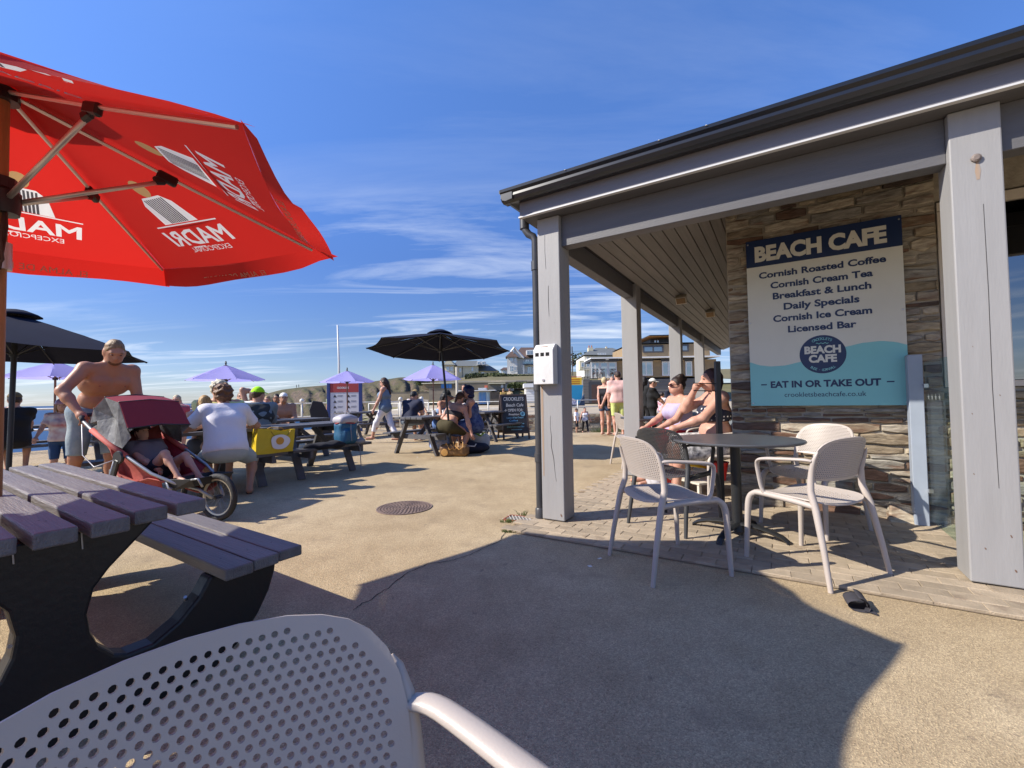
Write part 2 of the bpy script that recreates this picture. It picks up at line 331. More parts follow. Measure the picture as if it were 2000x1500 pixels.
# sea, beach, upper promenade
def sea_mat():
    m = mat('sea water', (0.010, 0.045, 0.12), 0.45, 0.5, 0.02, 1.0, 0.5, stretch=(0.25, 1, 1), col2=(0.016, 0.075, 0.14), spec=.25); return m
sheet('sea', [(-9000, 26, -4.6), (-5, 26, -4.6), (200, 330, -4.6), (9000, 9000, -4.6), (9000, 12000, -4.6), (-9000, 12000, -4.6)], sea_mat())
M_sand = mat('wet beach sand', (0.36, 0.28, 0.185), 0.8, 0.5, 0.15, 0.4, 3, dirt=((0.16, 0.12, 0.085), 0.58, 0.35))
sheet('beach', [(-34, 18, -4.3), (-12, 4, -4.1), (-2, 10, -3.6), (10, 60, -3.0), (20, 160, -3.0), (-20, 170, -3.6), (-38, 120, -4.4), (-26, 60, -4.5)], M_sand)
sheet('lower_path', [(-10.5, 20, -1.6), (-3.2, 12.5, -1.2), (20, 12.5, -1.17), (20, 28.2, -1.17), (-8, 28.2, -1.3)], M_conc2)
sheet('promenade', [(-9.5, 27.75, -.02), (60, 27.75, .0), (60, 46, .62), (-11, 46, .45)], M_conc2)
sheet('terrace_bank', [(-19, 38.5, -3.2), (-11, 45.9, .2), (60, 45.9, .60), (60, 58, 2.7), (-10, 56, 2.4), (-22, 60, -1.0)], mat('bank grass', (0.11, 0.105, 0.04), 0.9, 0.7, 0.5, 0.6, 6, col2=(0.20, 0.16, 0.075)))
sheet('slipway', [(-9.4, 27.8, -.05), (-10.8, 45.5, .40), (-24, 44, -3.3), (-22, 26, -3.5)], mat('slipway concrete', (0.36, 0.32, 0.26), 0.85, 0.5, 0.35, 0.5, 14))
def grid_sheet(name, fn, nu, nv, m, smooth=True):
    b = MB(); b.v = [tuple(fn(i / nu, j / nv)) for j in range(nv + 1) for i in range(nu + 1)]
    b.f = [(j * (nu + 1) + i, j * (nu + 1) + i + 1, (j + 1) * (nu + 1) + i + 1, (j + 1) * (nu + 1) + i) for j in range(nv) for i in range(nu)]
    return struct(b.build(name, m, smooth=smooth))
M_lawn = mat('dry hillside lawn', (0.115, 0.10, 0.040), 0.95, 0.8, 0.09, 0.8, 1.2, col2=(0.19, 0.15, 0.07), detail=7)
def lawn_fn(u, v):
    d = 56 + v * 130; x = -12 + u * 150 + v * (-6); z = 2.95 + (d - 56) * 0.068 + 0.25 * mnoise.fractal(Vector((x * .1, d * .1, 0)), 1, 2, 4)
    z -= max(0, (-4 - x * 1.0 - v * 8)) * 0.10
    return x, d, z
grid_sheet('lawn_slope', lawn_fn, 60, 40, M_lawn)
# headland: heathery top, bare gullied cliff
def hill_mat():
    m = mat('headland heath and rock', (0.085, 0.064, 0.028), 0.95, 1.0, 0.10, 0.0, col2=(0.045, 0.055, 0.018), detail=8)
    nt = m.node_tree; N = nt.nodes; L = nt.links; b = N['Principled BSDF']; src = b.inputs['Base Color'].links[0].from_socket
    ge = N.new('ShaderNodeNewGeometry'); sp = N.new('ShaderNodeSeparateXYZ'); L.new(ge.outputs['Normal'], sp.inputs[0])
    tc = N.new('ShaderNodeTexCoord'); n = N.new('ShaderNodeTexNoise'); n.inputs['Scale'].default_value = 0.12; n.inputs['Detail'].default_value = 9; L.new(tc.outputs['Object'], n.inputs['Vector'])
    s = N.new('ShaderNodeMath'); s.operation = 'MULTIPLY_ADD'; L.new(n.outputs[0], s.inputs[0]); s.inputs[1].default_value = 0.9; L.new(sp.outputs[2], s.inputs[2])
    r = N.new('ShaderNodeMapRange'); r.inputs[1].default_value = 1.34; r.inputs[2].default_value = 1.16; L.new(s.outputs[0], r.inputs[0])
    rk = N.new('ShaderNodeTexNoise'); rk.inputs['Scale'].default_value = 0.5; rk.inputs['Detail'].default_value = 8; mp = N.new('ShaderNodeMapping'); mp.inputs['Scale'].default_value = (1, 1, 2.2); L.new(tc.outputs['Object'], mp.inputs[0]); L.new(mp.outputs[0], rk.inputs['Vector'])
    rr = N.new('ShaderNodeValToRGB'); rr.color_ramp.elements[0].position = .3; rr.color_ramp.elements[0].color = (0.035, 0.026, 0.020, 1); rr.color_ramp.elements[1].position = .72; rr.color_ramp.elements[1].color = (0.14, 0.10, 0.066, 1); L.new(rk.outputs[0], rr.inputs[0])
    mx = N.new('ShaderNodeMix'); mx.data_type = 'RGBA'; L.new(r.outputs[0], mx.inputs[0]); L.new(src, mx.inputs[6]); L.new(rr.outputs[0], mx.inputs[7]); L.new(mx.outputs[2], b.inputs['Base Color'])
    bp = N.new('ShaderNodeBump'); bp.inputs['Strength'].default_value = 1.0; bp.inputs['Distance'].default_value = 0.9; L.new(rk.outputs[0], bp.inputs['Height']); L.new(bp.outputs[0], b.inputs['Normal']); return m
RIDGE = [(455, 790), (490, 779), (520, 769), (550, 761), (590, 756), (640, 752), (700, 748), (735, 744), (780, 737), (830, 736), (900, 742), (1010, 748)]
def ridge_y(x):
    for (a, ya), (b, yb) in zip(RIDGE, RIDGE[1:]):
        if x <= b: return ya + (yb - ya) * max(0, (x - a) / (b - a))
    return RIDGE[-1][1]
def hill_fn(u, v):
    px = 430 + u * 590
    top = D(px, ridge_y(px), 240 - 60 * u); zt = top.z; base = D(px, 800, 165 - 60 * u)
    if v <= 0.78:
        w = v / 0.78; d = base.y + (top.y - base.y) * w; prof = w ** 0.62
        nn = Vector((px * 0.022, w * 2.2, 3.1)); gul = mnoise.fractal(nn, 1.0, 2.1, 5); g2 = abs(mnoise.noise(Vector((px * 0.035 + w * .8, w * .7, 8))))
        z = -5 + (zt + 5) * prof; amp = math.sin(math.pi * min(1, w * 1.05)) * 0.9
        z += amp * (gul * 3.6 - (0.30 - g2) * 9.0 * (g2 < .30)); z = min(z, zt + 0.15)
    else:
        w = (v - 0.78) / 0.22; d = top.y + w * 90; z = zt - w * w * 3
    x = (px - 1000) / FPX * d; return x, d, z
grid_sheet('headland', hill_fn, 240, 90, hill_mat())
rk = MB()
for px, y, w in ((228, 826, 1.5), (252, 822, 2.2), (285, 824, 2.6), (312, 830, 1.6), (196, 818, 1.2), (150, 836, 1.5), (262, 836, 1.4), (335, 818, 1.8)):
    p = G(px, y, -4.5); n0 = len(rk.v)
    pr = [(w * (1 - .13 * k ** 1.5) * .9, k * .16 - .2) for k in range(5)]; rk.lathe(pr, 9, (p.x, p.y, p.z), 1.4, .8)
    for i in range(n0, len(rk.v)): q = Vector(rk.v[i]); rk.v[i] = tuple(q + Vector((mnoise.noise(q * .9), mnoise.noise(q * .9 + Vector((9, 0, 0))), mnoise.noise(q * .9 + Vector((0, 9, 0))))) * .45)
struct(rk.build('shore_rocks', mat('dark wet rock', (0.05, 0.043, 0.038), 0.5, .5, 1.0, 1, 5)))

# pavers under the veranda: each one laid, beyond 300 joined
M_paver = mat('clay paver', (0.37, 0.295, 0.205), 0.8, 0.55, 9, 0.5, 120, objvar=0.17, dirt=((0.17, 0.12, 0.08), 0.60, 6))
bed = MB(); bed.prism([(-.36, -.385), (3.8, -.385), (3.8, 2.2), (1.3, 2.2), (1.3, 12), (-.36, 12)], W(0, 0, .004), E1, E2, .004)
paving = struct(bed.build('paving', mat('paver joint sand', (0.22, 0.17, 0.115), 0.95, .4, 20)))
pm = []
for k in range(4):
    a, b2, h = .1985 / 2, .0982 / 2, .016; ch = .003; j = [rnd.uniform(-.0015, .0015) for _ in range(8)]
    vs = [(-a + j[0], -b2 + j[1], .0), (a + j[2], -b2, 0), (a, b2 + j[3], 0), (-a, b2 + j[4], 0)]
    vs += [(x, y, h - .004) for x, y, _ in vs[:4]] + [(x - math.copysign(ch, x), y - math.copysign(ch, y), h - .004 + rnd.uniform(.003, .0045)) for x, y, _ in vs[:4]]
    q = MB(); q.add(vs, [(0, 1, 5, 4), (1, 2, 6, 5), (2, 3, 7, 6), (3, 0, 4, 7), (4, 5, 9, 8), (5, 6, 10, 9), (6, 7, 11, 10), (7, 4, 8, 11), (8, 9, 10, 11)]); pm.append(q)
pmesh = [q.mesh('paver', M_paver) for q in pm]
slots = []
for r in range(0, 125):
    t = -.332 + r * .1; off = 0 if r == 0 else (.1 if r % 2 else 0)
    for k in range(-2, 22):
        s = -.30 + k * .2 + off
        if s < -.36 or s > 3.7 or t > 11.8: continue
        if t > 1.38 and s > 1.12: continue
        slots.append(((W(s, t) - CAM).length, s, t))
slots.sort(); far = MB()
for i, (_, s, t) in enumerate(slots):
    p = W(s, t, .006 + rnd.uniform(-.0015, .0015)); rz = CAFE_ROT + rnd.uniform(-.012, .012)
    if i < 298:
        o = link('paver', pmesh[i % 4], paving); o.location = p; o.rotation_euler = (rnd.uniform(-.01, .01), rnd.uniform(-.008, .008), rz)
    else:
        q = pm[i % 4]; R = Matrix.Rotation(rz, 3, 'Z'); far.add([R @ Vector(v) + p for v in q.v], q.f)
stuff(far.build('paver', M_paver, paving))
# crack that runs across the terrace, edges slightly heaved
ck = MB(); path = [(690, 1192), (704, 1181), (727, 1170), (750, 1153), (765, 1145), (790, 1122), (820, 1109), (836, 1101), (882, 1096), (912, 1086), (928, 1079), (955, 1066), (975, 1059), (988, 1040), (998, 1030)]
pts = []
for (x0, y0), (x1, y1) in zip(path, path[1:]):
    for k in range(4): pts.append(G(x0 + (x1 - x0) * k / 4, y0 + (y1 - y0) * k / 4) + Vector((rnd.uniform(-.008, .008), rnd.uniform(-.008, .008), 0)))
for i, p in enumerate(pts):
    w = .0015 + .0022 * rnd.random(); d = (pts[min(i + 1, len(pts) - 1)] - pts[max(i - 1, 0)]).normalized(); n = Vector((-d.y, d.x, 0)) * w; ck.v += [tuple(p + n + Vector((0, 0, .003))), tuple(p - n + Vector((0, 0, .003)))]
ck.f = [(2 * i, 2 * i + 1, 2 * i + 3, 2 * i + 2) for i in range(len(pts) - 1)]
ck.build('crack', mat('crack dirt', (0.035, 0.028, 0.02), 1.0), ground)

# ================================================================== CAFE
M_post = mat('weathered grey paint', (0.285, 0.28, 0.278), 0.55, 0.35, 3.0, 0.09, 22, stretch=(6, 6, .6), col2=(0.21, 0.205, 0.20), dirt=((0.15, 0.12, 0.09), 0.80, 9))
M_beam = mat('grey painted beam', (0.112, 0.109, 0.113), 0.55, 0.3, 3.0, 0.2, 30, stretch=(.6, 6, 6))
M_fasc = mat('pale grey fascia board', (0.168, 0.163, 0.178), 0.5, 0.3, 2.0, 0.15, 25, stretch=(.5, 5, 5))
M_gut = mat('black plastic gutter', (0.014, 0.016, 0.022), 0.28, 0.3, 10)
M_slate = mat('roof slate', (0.045, 0.048, 0.055), 0.6, 0.5, 5, .5)
M_soff = mat('brown grey soffit board', (0.19, 0.178, 0.160), 0.6, 0.5, 2.2, 0.3, 20, stretch=(14, .7, 3), objvar=.10, dirt=((0.06, 0.05, 0.04), 0.73, 10))
cafe = thing('cafe_building', 'grey timber veranda cafe with stone walls, black gutter and boarded soffit', 'building', O, CAFE_ROT)
def P2(s, t, z): return (s, t, z)
post_spots = [(-.105, .105), (-.105, 2.47), (-.105, 5.42), (-.105, 8.3), (2.54, .105), (5.2, .105)]
for i, (s, t) in enumerate(post_spots):
    b = MB(); b.box((s, t, 1.34), (.21, .21, 2.62)); o = b.build('post', M_post, cafe, bevel=.007, seg=2)
    f = MB(); f.box((s, t, .015), (.11, .11, .03)); f.build('post_foot', mat('dark steel', (0.05, 0.045, 0.04), .5, .3, 20), cafe)
    for z in (rnd.uniform(2.3, 2.5),):
        if i in (4,): k = MB(); k.lathe([(.001, .0), (.022, .0), (.022, .012), (.012, .018), (.001, .018)], 12); oo = k.build('bolt', mat('rusty bolt', (0.20, 0.16, 0.14), .7, .6, 40), cafe); oo.rotation_euler = (D2R(90), 0, 0); oo.location = (s, t - .105, 2.36)
def ribbon(name, pts, w, m, front=-.0012):
    b = MB()
    for i, (s_, z_) in enumerate(pts):
        ww = w * (.3 + .7 * math.sin(math.pi * (i + .5) / len(pts))) * rnd.uniform(.6, 1.3); b.v += [(s_ - ww, front, z_), (s_ + ww, front, z_)]
    b.f = [(2 * i, 2 * i + 1, 2 * i + 3, 2 * i + 2) for i in range(len(pts) - 1)]; b.build(name, m, cafe)
M_crk = mat('timber check', (.035, .03, .028), .9); M_rst = mat('rust run', (.34, .22, .13), .8, .9, 8, stretch=(8, 8, .8), col2=(.27, .24, .22)); M_chip = mat('bare wood chip', (.16, .09, .06), .9, .5, 30)
ribbon('timber_crack', [(-.11, 2.05), (-.112, 1.9), (-.108, 1.78)], .002, M_crk); ribbon('timber_crack', [(-.115, .92), (-.118, .82), (-.108, .74), (-.112, .66), (-.09, .55), (-.082, .45), (-.07, .36)], .0022, M_crk); ribbon('timber_crack', [(-.135, 2.5), (-.137, 2.36), (-.13, 2.2)], .0018, M_crk); ribbon('timber_crack', [(2.56, 2.1), (2.562, 1.6), (2.558, 1.1), (2.563, .55)], .0016, M_crk)
ribbon('rust_run', [(-.19, 1.19), (-.192, 1.0), (-.19, .7), (-.188, .4)], .013, M_rst)
ribbon('rust_run', [(2.545, 2.34), (2.546, 2.29), (2.545, 2.24)], .010, M_rst)
for s_, z_, w_ in ((2.60, .30, .012), (2.50, .22, .009), (2.47, .62, .007), (2.585, 1.05, .006), (2.475, .95, .006), (2.49, 1.32, .005), (-.06, 1.72, .005), (-.03, .08, .02), (2.61, .12, .012)):
    ribbon('paint_chip', [(s_ - w_ * .2, z_ + w_ * .5), (s_, z_), (s_ + w_ * .2, z_ - w_ * .7)], w_ * .3, M_chip)
# front and side beams between posts, recessed behind the post faces
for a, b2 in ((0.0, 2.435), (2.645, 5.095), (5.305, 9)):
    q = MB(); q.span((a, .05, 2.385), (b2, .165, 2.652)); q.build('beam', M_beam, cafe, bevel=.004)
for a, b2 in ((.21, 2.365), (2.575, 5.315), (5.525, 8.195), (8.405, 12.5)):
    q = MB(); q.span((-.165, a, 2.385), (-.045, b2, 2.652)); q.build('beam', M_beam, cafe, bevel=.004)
# fascia with a sun-catching bottom lip, eaves soffit, gutter, roof
q = MB(); q.span((-.32, -.115, 2.662), (9, -.09, 2.86)); q.build('fascia', M_fasc, cafe, bevel=.003)
q = MB(); q.span((-.325, -.128, 2.650), (9, -.092, 2.6615)); q.build('fascia_lip', mat('white drip edge', (.55, .55, .55), .5), cafe)
q = MB(); q.span((-.32, -.088, 2.662), (-.295, 13, 2.86)); q.build('fascia', M_fasc, cafe, bevel=.003)
q = MB(); q.span((-.31, -.090, 2.653), (9, .20, 2.661)); q.build('eaves_board', M_beam, cafe)
q = MB(); q.span((-.292, .203, 2.653), (.02, 13, 2.661)); q.build('eaves_board', M_soff, cafe)
gp = [(0, 0), (.025, -.002), (.065, -.008), (.098, .004), (.114, .030), (.112, .052), (.130, .072), (.132, .095), (.123, .095), (.116, .08), (.0, .08)]
def gut(p0, p1, outv, name='gutter'):
    b = MB(); n = len(gp); p0 = Vector(p0); p1 = Vector(p1); o2 = Vector(outv)
    for p in (p0, p1): b.v += [tuple(p + o2 * u + Vector((0, 0, v))) for u, v in gp]
    b.f = [(i, (i + 1) % n, n + (i + 1) % n, n + i) for i in range(n)] + [tuple(range(n)), tuple(range(2 * n - 1, n - 1, -1))]
    return b.build(name, M_gut, cafe, smooth=False)
gut((-.44, -.117, 2.785), (9, -.117, 2.785), (0, -1, 0)); gut((-.322, -.237, 2.786), (-.322, 13, 2.786), (-1, 0, 0))
rf = MB(); zr = lambda r: 2.865 + r * .42
rf.add([(-.42, -.2, zr(0)), (9, -.2, zr(0)), (9, 4.3, zr(4.5)), (4.08, 4.3, zr(4.5)), (-.42, 13, zr(0)), (4.08, 13, zr(4.5))], [(0, 1, 2, 3), (0, 3, 5, 4)])
o = rf.build('roof', M_slate, cafe); md = o.modifiers.new('t', 'SOLIDIFY'); md.thickness = .03; md.offset = 1
for k in range(5):
    b = MB(); x = rnd.uniform(-.3, 4.5); b.lathe([(.001, 0), (.008, 0), (.007, .003), (.001, .004)], 7, (x, -.25, 2.875)); b.build('lichen_spot', mat('white lichen', (.6, .6, .55), .9), cafe)
# boarded veranda ceiling, boards run back along the side
for k in range(12):
    s0 = .0 + k * .1; z0 = 2.55 + s0 * .36; w = .1
    b = MB(); dz = w * .36; g2 = .0045
    vs = [(s0 + g2, .17, z0 + g2 * .36), (s0 + w - g2, .17, z0 + dz - g2 * .36), (s0 + w - g2, 12.6, z0 + dz - g2 * .36), (s0 + g2, 12.6, z0 + g2 * .36)]
    b.add(vs + [(x, y, z + .018) for x, y, z in vs], [(3, 2, 1, 0), (4, 5, 6, 7), (0, 1, 5, 4), (1, 2, 6, 5), (2, 3, 7, 6), (3, 0, 4, 7)])
    b.build('soffit_board', M_soff, cafe)
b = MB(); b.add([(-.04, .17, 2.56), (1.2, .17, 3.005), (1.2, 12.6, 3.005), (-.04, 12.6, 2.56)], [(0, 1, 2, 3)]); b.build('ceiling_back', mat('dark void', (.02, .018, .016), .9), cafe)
for k in range(10):
    b = MB(); b.span((1.23, .18 + k * .125, 3.0), (9, .18 + k * .125 + .118, 3.02)); b.build('soffit_board', M_soff, cafe)
# stone wall: every stone laid
M_stone = None
def stone_mat(name, pale=1.0):
    m = bpy.data.materials.new(name); m.use_nodes = True; nt = m.node_tree; N = nt.nodes; L = nt.links; b = N['Principled BSDF']; b.inputs['Roughness'].default_value = .85; b.inputs['Specular IOR Level'].default_value = .25
    oi = N.new('ShaderNodeObjectInfo'); r = N.new('ShaderNodeValToRGB'); r.color_ramp.interpolation = 'CONSTANT'; e = r.color_ramp.elements
    cols = [(0.0, (0.27, 0.225, 0.155)), (.14, (.33, .28, .20)), (.30, (.235, .19, .135)), (.42, (.165, .098, .068)), (.50, (.30, .265, .215)), (.64, (.125, .085, .065)), (.72, (.40, .35, .27)), (.84, (.25, .235, .205)), (.95, (.09, .068, .056))]
    while len(e) < len(cols): e.new(.5)
    for i, (p, cc) in enumerate(cols): e[i].position = p; e[i].color = (*[x * pale for x in cc], 1)
    L.new(oi.outputs['Random'], r.inputs[0])
    tc = N.new('ShaderNodeTexCoord'); ad = N.new('ShaderNodeVectorMath'); ad.operation = 'MULTIPLY_ADD'; L.new(oi.outputs['Random'], ad.inputs[0]); ad.inputs[1].default_value = (31, 47, 61); L.new(tc.outputs['Object'], ad.inputs[2])
    mp = N.new('ShaderNodeMapping'); mp.inputs['Scale'].default_value = (1.5, 1.5, 6.0); L.new(ad.outputs[0], mp.inputs[0])
    n1 = N.new('ShaderNodeTexNoise'); n1.inputs['Scale'].default_value = 6; n1.inputs['Detail'].default_value = 9; n1.inputs['Roughness'].default_value = .68; n1.inputs['Distortion'].default_value = .5; L.new(mp.outputs[0], n1.inputs['Vector'])
    n2 = N.new('ShaderNodeTexNoise'); n2.inputs['Scale'].default_value = 2.6; n2.inputs['Detail'].default_value = 5; L.new(mp.outputs[0], n2.inputs['Vector'])
    r2 = N.new('ShaderNodeValToRGB'); r2.color_ramp.elements[0].position = .28; r2.color_ramp.elements[0].color = (.36, .31, .28, 1); r2.color_ramp.elements[1].position = .70; r2.color_ramp.elements[1].color = (1.55, 1.54, 1.50, 1); L.new(n1.outputs[0], r2.inputs[0])
    mx = N.new('ShaderNodeMix'); mx.data_type = 'RGBA'; mx.blend_type = 'MULTIPLY'; mx.inputs[0].default_value = .9; L.new(r.outputs[0], mx.inputs[6]); L.new(r2.outputs[0], mx.inputs[7])
    mr = N.new('ShaderNodeMapRange'); mr.inputs[1].default_value = .55; mr.inputs[2].default_value = .66; mr.inputs[4].default_value = .7; L.new(n2.outputs[0], mr.inputs[0])
    m2 = N.new('ShaderNodeMix'); m2.data_type = 'RGBA'; L.new(mr.outputs[0], m2.inputs[0]); L.new(mx.outputs[2], m2.inputs[6]); m2.inputs[7].default_value = (.15 * pale, .075 * pale, .045 * pale, 1); L.new(m2.outputs[2], b.inputs['Base Color'])
    bp = N.new('ShaderNodeBump'); bp.inputs['Strength'].default_value = 1; bp.inputs['Distance'].default_value = .012; L.new(n1.outputs[0], bp.inputs['Height']); L.new(bp.outputs[0], b.inputs['Normal']); return m
M_stone = stone_mat('slatey building stone'); M_mort = mat('lime mortar', (.40, .35, .27), .95, .6, 12, .6, 60)
def lay_stones(parent, x0, x1, z0, z1, to3, hr=(.038, .115), wr=(.12, .44), proud=.038, m=None, limit=300, rr=None, skip=None):
    rr = rr or rnd; z = z0; n = 0; rest = MB()
    while z < z1 - .03:
        h = min(rr.uniform(*hr), z1 - z); x = x0 - rr.uniform(0, .1)
        while x < x1:
            w = rr.uniform(*wr) * (0.75 if h < .07 else 1.05); a = max(x, x0); bx = min(x + w, x1)
            if x1 - bx < .08: bx = x1
            if bx - a > .03 and not (skip and skip(a, bx, z, z + h)):
                for zz0, zz1 in ([(z, z + h)] if (h < .1 or rr.random() < .7) else [(z, z + h * .5), (z + h * .5, z + h)]):
                    g2 = rr.uniform(.004, .010); p = rr.uniform(.008, proud); nx = max(2, int((bx - a) / .09)); J = lambda q: rr.uniform(-q, q)
                    hh = zz1 - zz0; e0 = J(.16) * hh; top = [(a + g2 + (bx - a - 2 * g2) * i / nx, zz1 - g2 + J(.10) * hh - (.22 * hh * rr.random() if i in (0, nx) else 0)) for i in range(nx + 1)]; bot = [(a + g2 + (bx - a - 2 * g2) * i / nx, zz0 + g2 + J(.10) * hh + (.22 * hh * rr.random() if i in (0, nx) else 0)) for i in range(nx + 1)]
                    loop = bot + top[::-1]; k = len(loop); cx = (a + bx) / 2; cz = (zz0 + zz1) / 2
                    inn = [(cx + (u - cx) * (1 - .012 / max(.05, (bx - a))) , cz + (v - cz) * .80, p + J(.005)) for u, v in loop]
                    vs = [to3(u, v, 0) for u, v in loop] + [to3(u, v, p * .6) for u, v in loop] + [to3(u, v, d) for u, v, d in inn]
                    fs = [(i, (i + 1) % k, k + (i + 1) % k, k + i) for i in range(k)] + [(k + i, k + (i + 1) % k, 2 * k + (i + 1) % k, 2 * k + i) for i in range(k)]
                    fs += [(2 * k + i, 2 * k + i + 1, 2 * k + k - 2 - i, 2 * k + k - 1 - i) for i in range(nx)]
                    if n < limit: q = MB(); q.add(vs, fs); q.build('stone', m or M_stone, parent); n += 1
                    else: rest.add(vs, fs)
            x += w
        z += h
    if rest.f: stuff(rest.build('stone', m or M_stone, parent))
TW = 1.43
b = MB(); b.span((1.165, TW, 0), (2.70, TW + .4, 3.05)); b.span((2.70, TW, 0), (9, TW + .4, 1.10)); b.span((1.165, TW + .4, 0), (1.40, 13, 3.05)); b.span((2.70, TW, 2.62), (9, TW + .4, 3.05))
swall = b.build('wall', M_mort, cafe)
lay_stones(swall, 1.165, 2.70, 0.0, 3.02, lambda u, v, d: (u, TW - d, v), skip=lambda a, b2, z, z2: a > 1.42 and b2 < 2.42 and z > 1.03 and z2 < 2.47)
lay_stones(swall, 2.70, 4.6, 0.0, 1.08, lambda u, v, d: (u, TW - d, v), limit=60)
b = MB(); b.span((2.30, TW - .16, .009), (2.52, TW - .03, .16)); b.v = [(x + (.02 if z > .1 else 0), y + (.05 if z > .1 else 0), z * (1 if x < 2.4 else .8)) for x, y, z in b.v]; b.build('footing_stone', M_stone, cafe, bevel=.012)
# window right of the pier
M_cream = mat('cream painted window frame', (.62, .55, .45), .45, .15, 6)
M_glass = glassmat('window glass', (.10, .13, .16), .62)
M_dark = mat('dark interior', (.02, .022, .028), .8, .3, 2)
win = link('window', (lambda q: (q.span((2.705, TW - .02, 2.53), (6.5, TW + .06, 2.60)), q.span((2.705, TW - .02, 1.105), (2.77, TW + .06, 2.525)), q.span((2.775, TW - .03, 1.105), (6.5, TW + .06, 1.15)), q.span((3.55, TW - .02, 1.155), (3.62, TW + .06, 2.525)), q.mesh('window', M_cream))[-1])(MB()), cafe)
b = MB(); b.span((2.775, TW + .01, 1.155), (3.545, TW + .02, 2.525)); b.build('pane', M_glass, win)
b = MB(); b.span((3.625, TW + .01, 1.155), (6.5, TW + .02, 2.525)); b.build('pane', M_glass, win)
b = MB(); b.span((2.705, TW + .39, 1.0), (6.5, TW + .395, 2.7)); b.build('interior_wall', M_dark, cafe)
b = MB(); b.span((2.78, TW + .05, 2.25), (3.54, TW + .08, 2.36)); b.span((3.63, TW + .05, 2.2), (4.6, TW + .08, 2.38)); b.build('blind', mat('blue window blind', (.02, .07, .28), .6, .2), cafe)
b = MB(); b.span((2.78, TW + .06, 1.16), (3.54, TW + .1, 1.42)); b.build('window_shelf', mat('white shelf', (.55, .57, .58), .5), cafe)
# side door standing open, with glass
door = MB(); door.box((0, 0, 1.08), (.07, .06, 2.12)); door.box((.0, .8, 1.08), (.07, .06, 2.12)); door.box((0, .4, 2.11), (.07, .74, .06)); door.box((0, .4, .12), (.07, .74, .2))
dr = door.build('open_door', mat('white upvc', (.75, .77, .80), .35), cafe); dr.location = (1.03, 4.3, 0); dr.rotation_euler = (0, 0, D2R(-62))
b = MB(); b.box((0, .4, 1.15), (.012, .74, 1.86)); b.build('pane', glassmat('door glass', (.55, .65, .72), .6), dr)
b = MB(); b.box((.02, .03, 1.05), (.03, .025, .16)); b.build('handle', mat('steel', (.6, .6, .6), .3, metal=1), dr)
# downpipe of the corner post
b = MB(); X = -.285
b.tube([(X - .07, .03, 2.78), (X - .07, .03, 2.66), (X - .06, .03, 2.60), (X - .03, .035, 2.555), (X + .01, .04, 2.53), (X + .03, .045, 2.49), (X + .03, .045, .05)], .034, 14)
for z in (2.26, 1.18, .55): b.lathe([(.034, -.04), (.041, -.04), (.041, .04), (.034, .04)], 14, (X + .03, .045, z))
b.lathe([(.034, -.05), (.043, -.05), (.043, .05), (.034, .05)], 14, (X - .07, .03, 2.66)); b.lathe([(.044, 0), (.044, .09), (.036, .1)], 14, (X + .03, .045, .01))
b.build('downpipe', mat('black drainpipe', (.035, .037, .042), .4, .5, 5, stretch=(5, 5, .8), col2=(.10, .09, .08)), cafe, smooth=True, ang=45)
# ceiling flood lamps
for i, (px, py) in enumerate(((1332, 580), (1388, 608))):
    s0 = .42 + i * .38; z0 = 2.55 + s0 * .36
    dd = ray(px, py); rel = CAM - O; cs, ct = rel.dot(E1), rel.dot(E2); ds, dt = dd.dot(E1), dd.dot(E2)
    k = (2.55 - CAM_H - .03 + .36 * cs) / (dd.z - .36 * ds); s0 = cs + ds * k; t0 = ct + dt * k; z0 = 2.55 + .36 * s0
    b = MB(); b.lathe([(.001, 0), (.05, 0), (.05, -.03), (.001, -.03)], 12); b.box((0, -.06, -.08), (.16, .10, .12), Matrix.Rotation(.7, 3, 'X')); b.tube([(0, 0, -.02), (.05, -.02, -.05), (0, -.06, -.06)], .008, 6)
    lp = b.build('ceiling_lamp', mat('cream lamp casing', (.55, .50, .40), .5), cafe, bevel=.01); lp.location = (s0, t0, z0)
    b = MB(); b.box((0, -.105, -.115), (.13, .012, .09), Matrix.Rotation(.7, 3, 'X')); b.build('lens', mat('brown lamp lens', (.25, .15, .06), .2), lp)

# ------------------------------------------------------------------ cafe sign
SGW, SGH = 1.14, 1.578
sign = thing('cafe_sign', 'large navy, cream and teal menu sign screwed to the stone wall', 'sign', W(1.34 + SGW / 2, TW - .060, .965), CAFE_ROT)
NAVY = mat('sign navy', (.010, .026, .085), .4, .1); CREAM = mat('sign cream', (.66, .64, .54), .4, .12, 3, dirt=((.5, .46, .36), .66, 4)); TEAL = mat('sign teal', (.22, .53, .52), .4, .12, 3)
b = MB(); b.box((0, .010, SGH / 2), (SGW, .020, SGH)); b.build('panel', CREAM, sign)
b = MB(); b.prism([(-SGW / 2, SGH * .838), (SGW / 2, SGH * .838), (SGW / 2, SGH), (-SGW / 2, SGH)], (0, 0, 0), (1, 0, 0), (0, 0, 1), .0012); b.build('header', NAVY, sign)
wv = [(0, .736), (.07, .757), (.15, .767), (.25, .765), (.344, .75), (.45, .727), (.55, .703), (.652, .676), (.75, .661), (.857, .657), (.93, .666), (1.0, .685)]
import bisect
def wy(u):
    i = min(max(bisect.bisect([q[0] for q in wv], u) - 1, 0), len(wv) - 2); a, b2 = wv[i], wv[i + 1]; f = (u - a[0]) / (b2[0] - a[0]); f = f * f * (3 - 2 * f) * .35 + f * .65; return a[1] + (b2[1] - a[1]) * f
b = MB(); us = [i / 40 for i in range(41)]
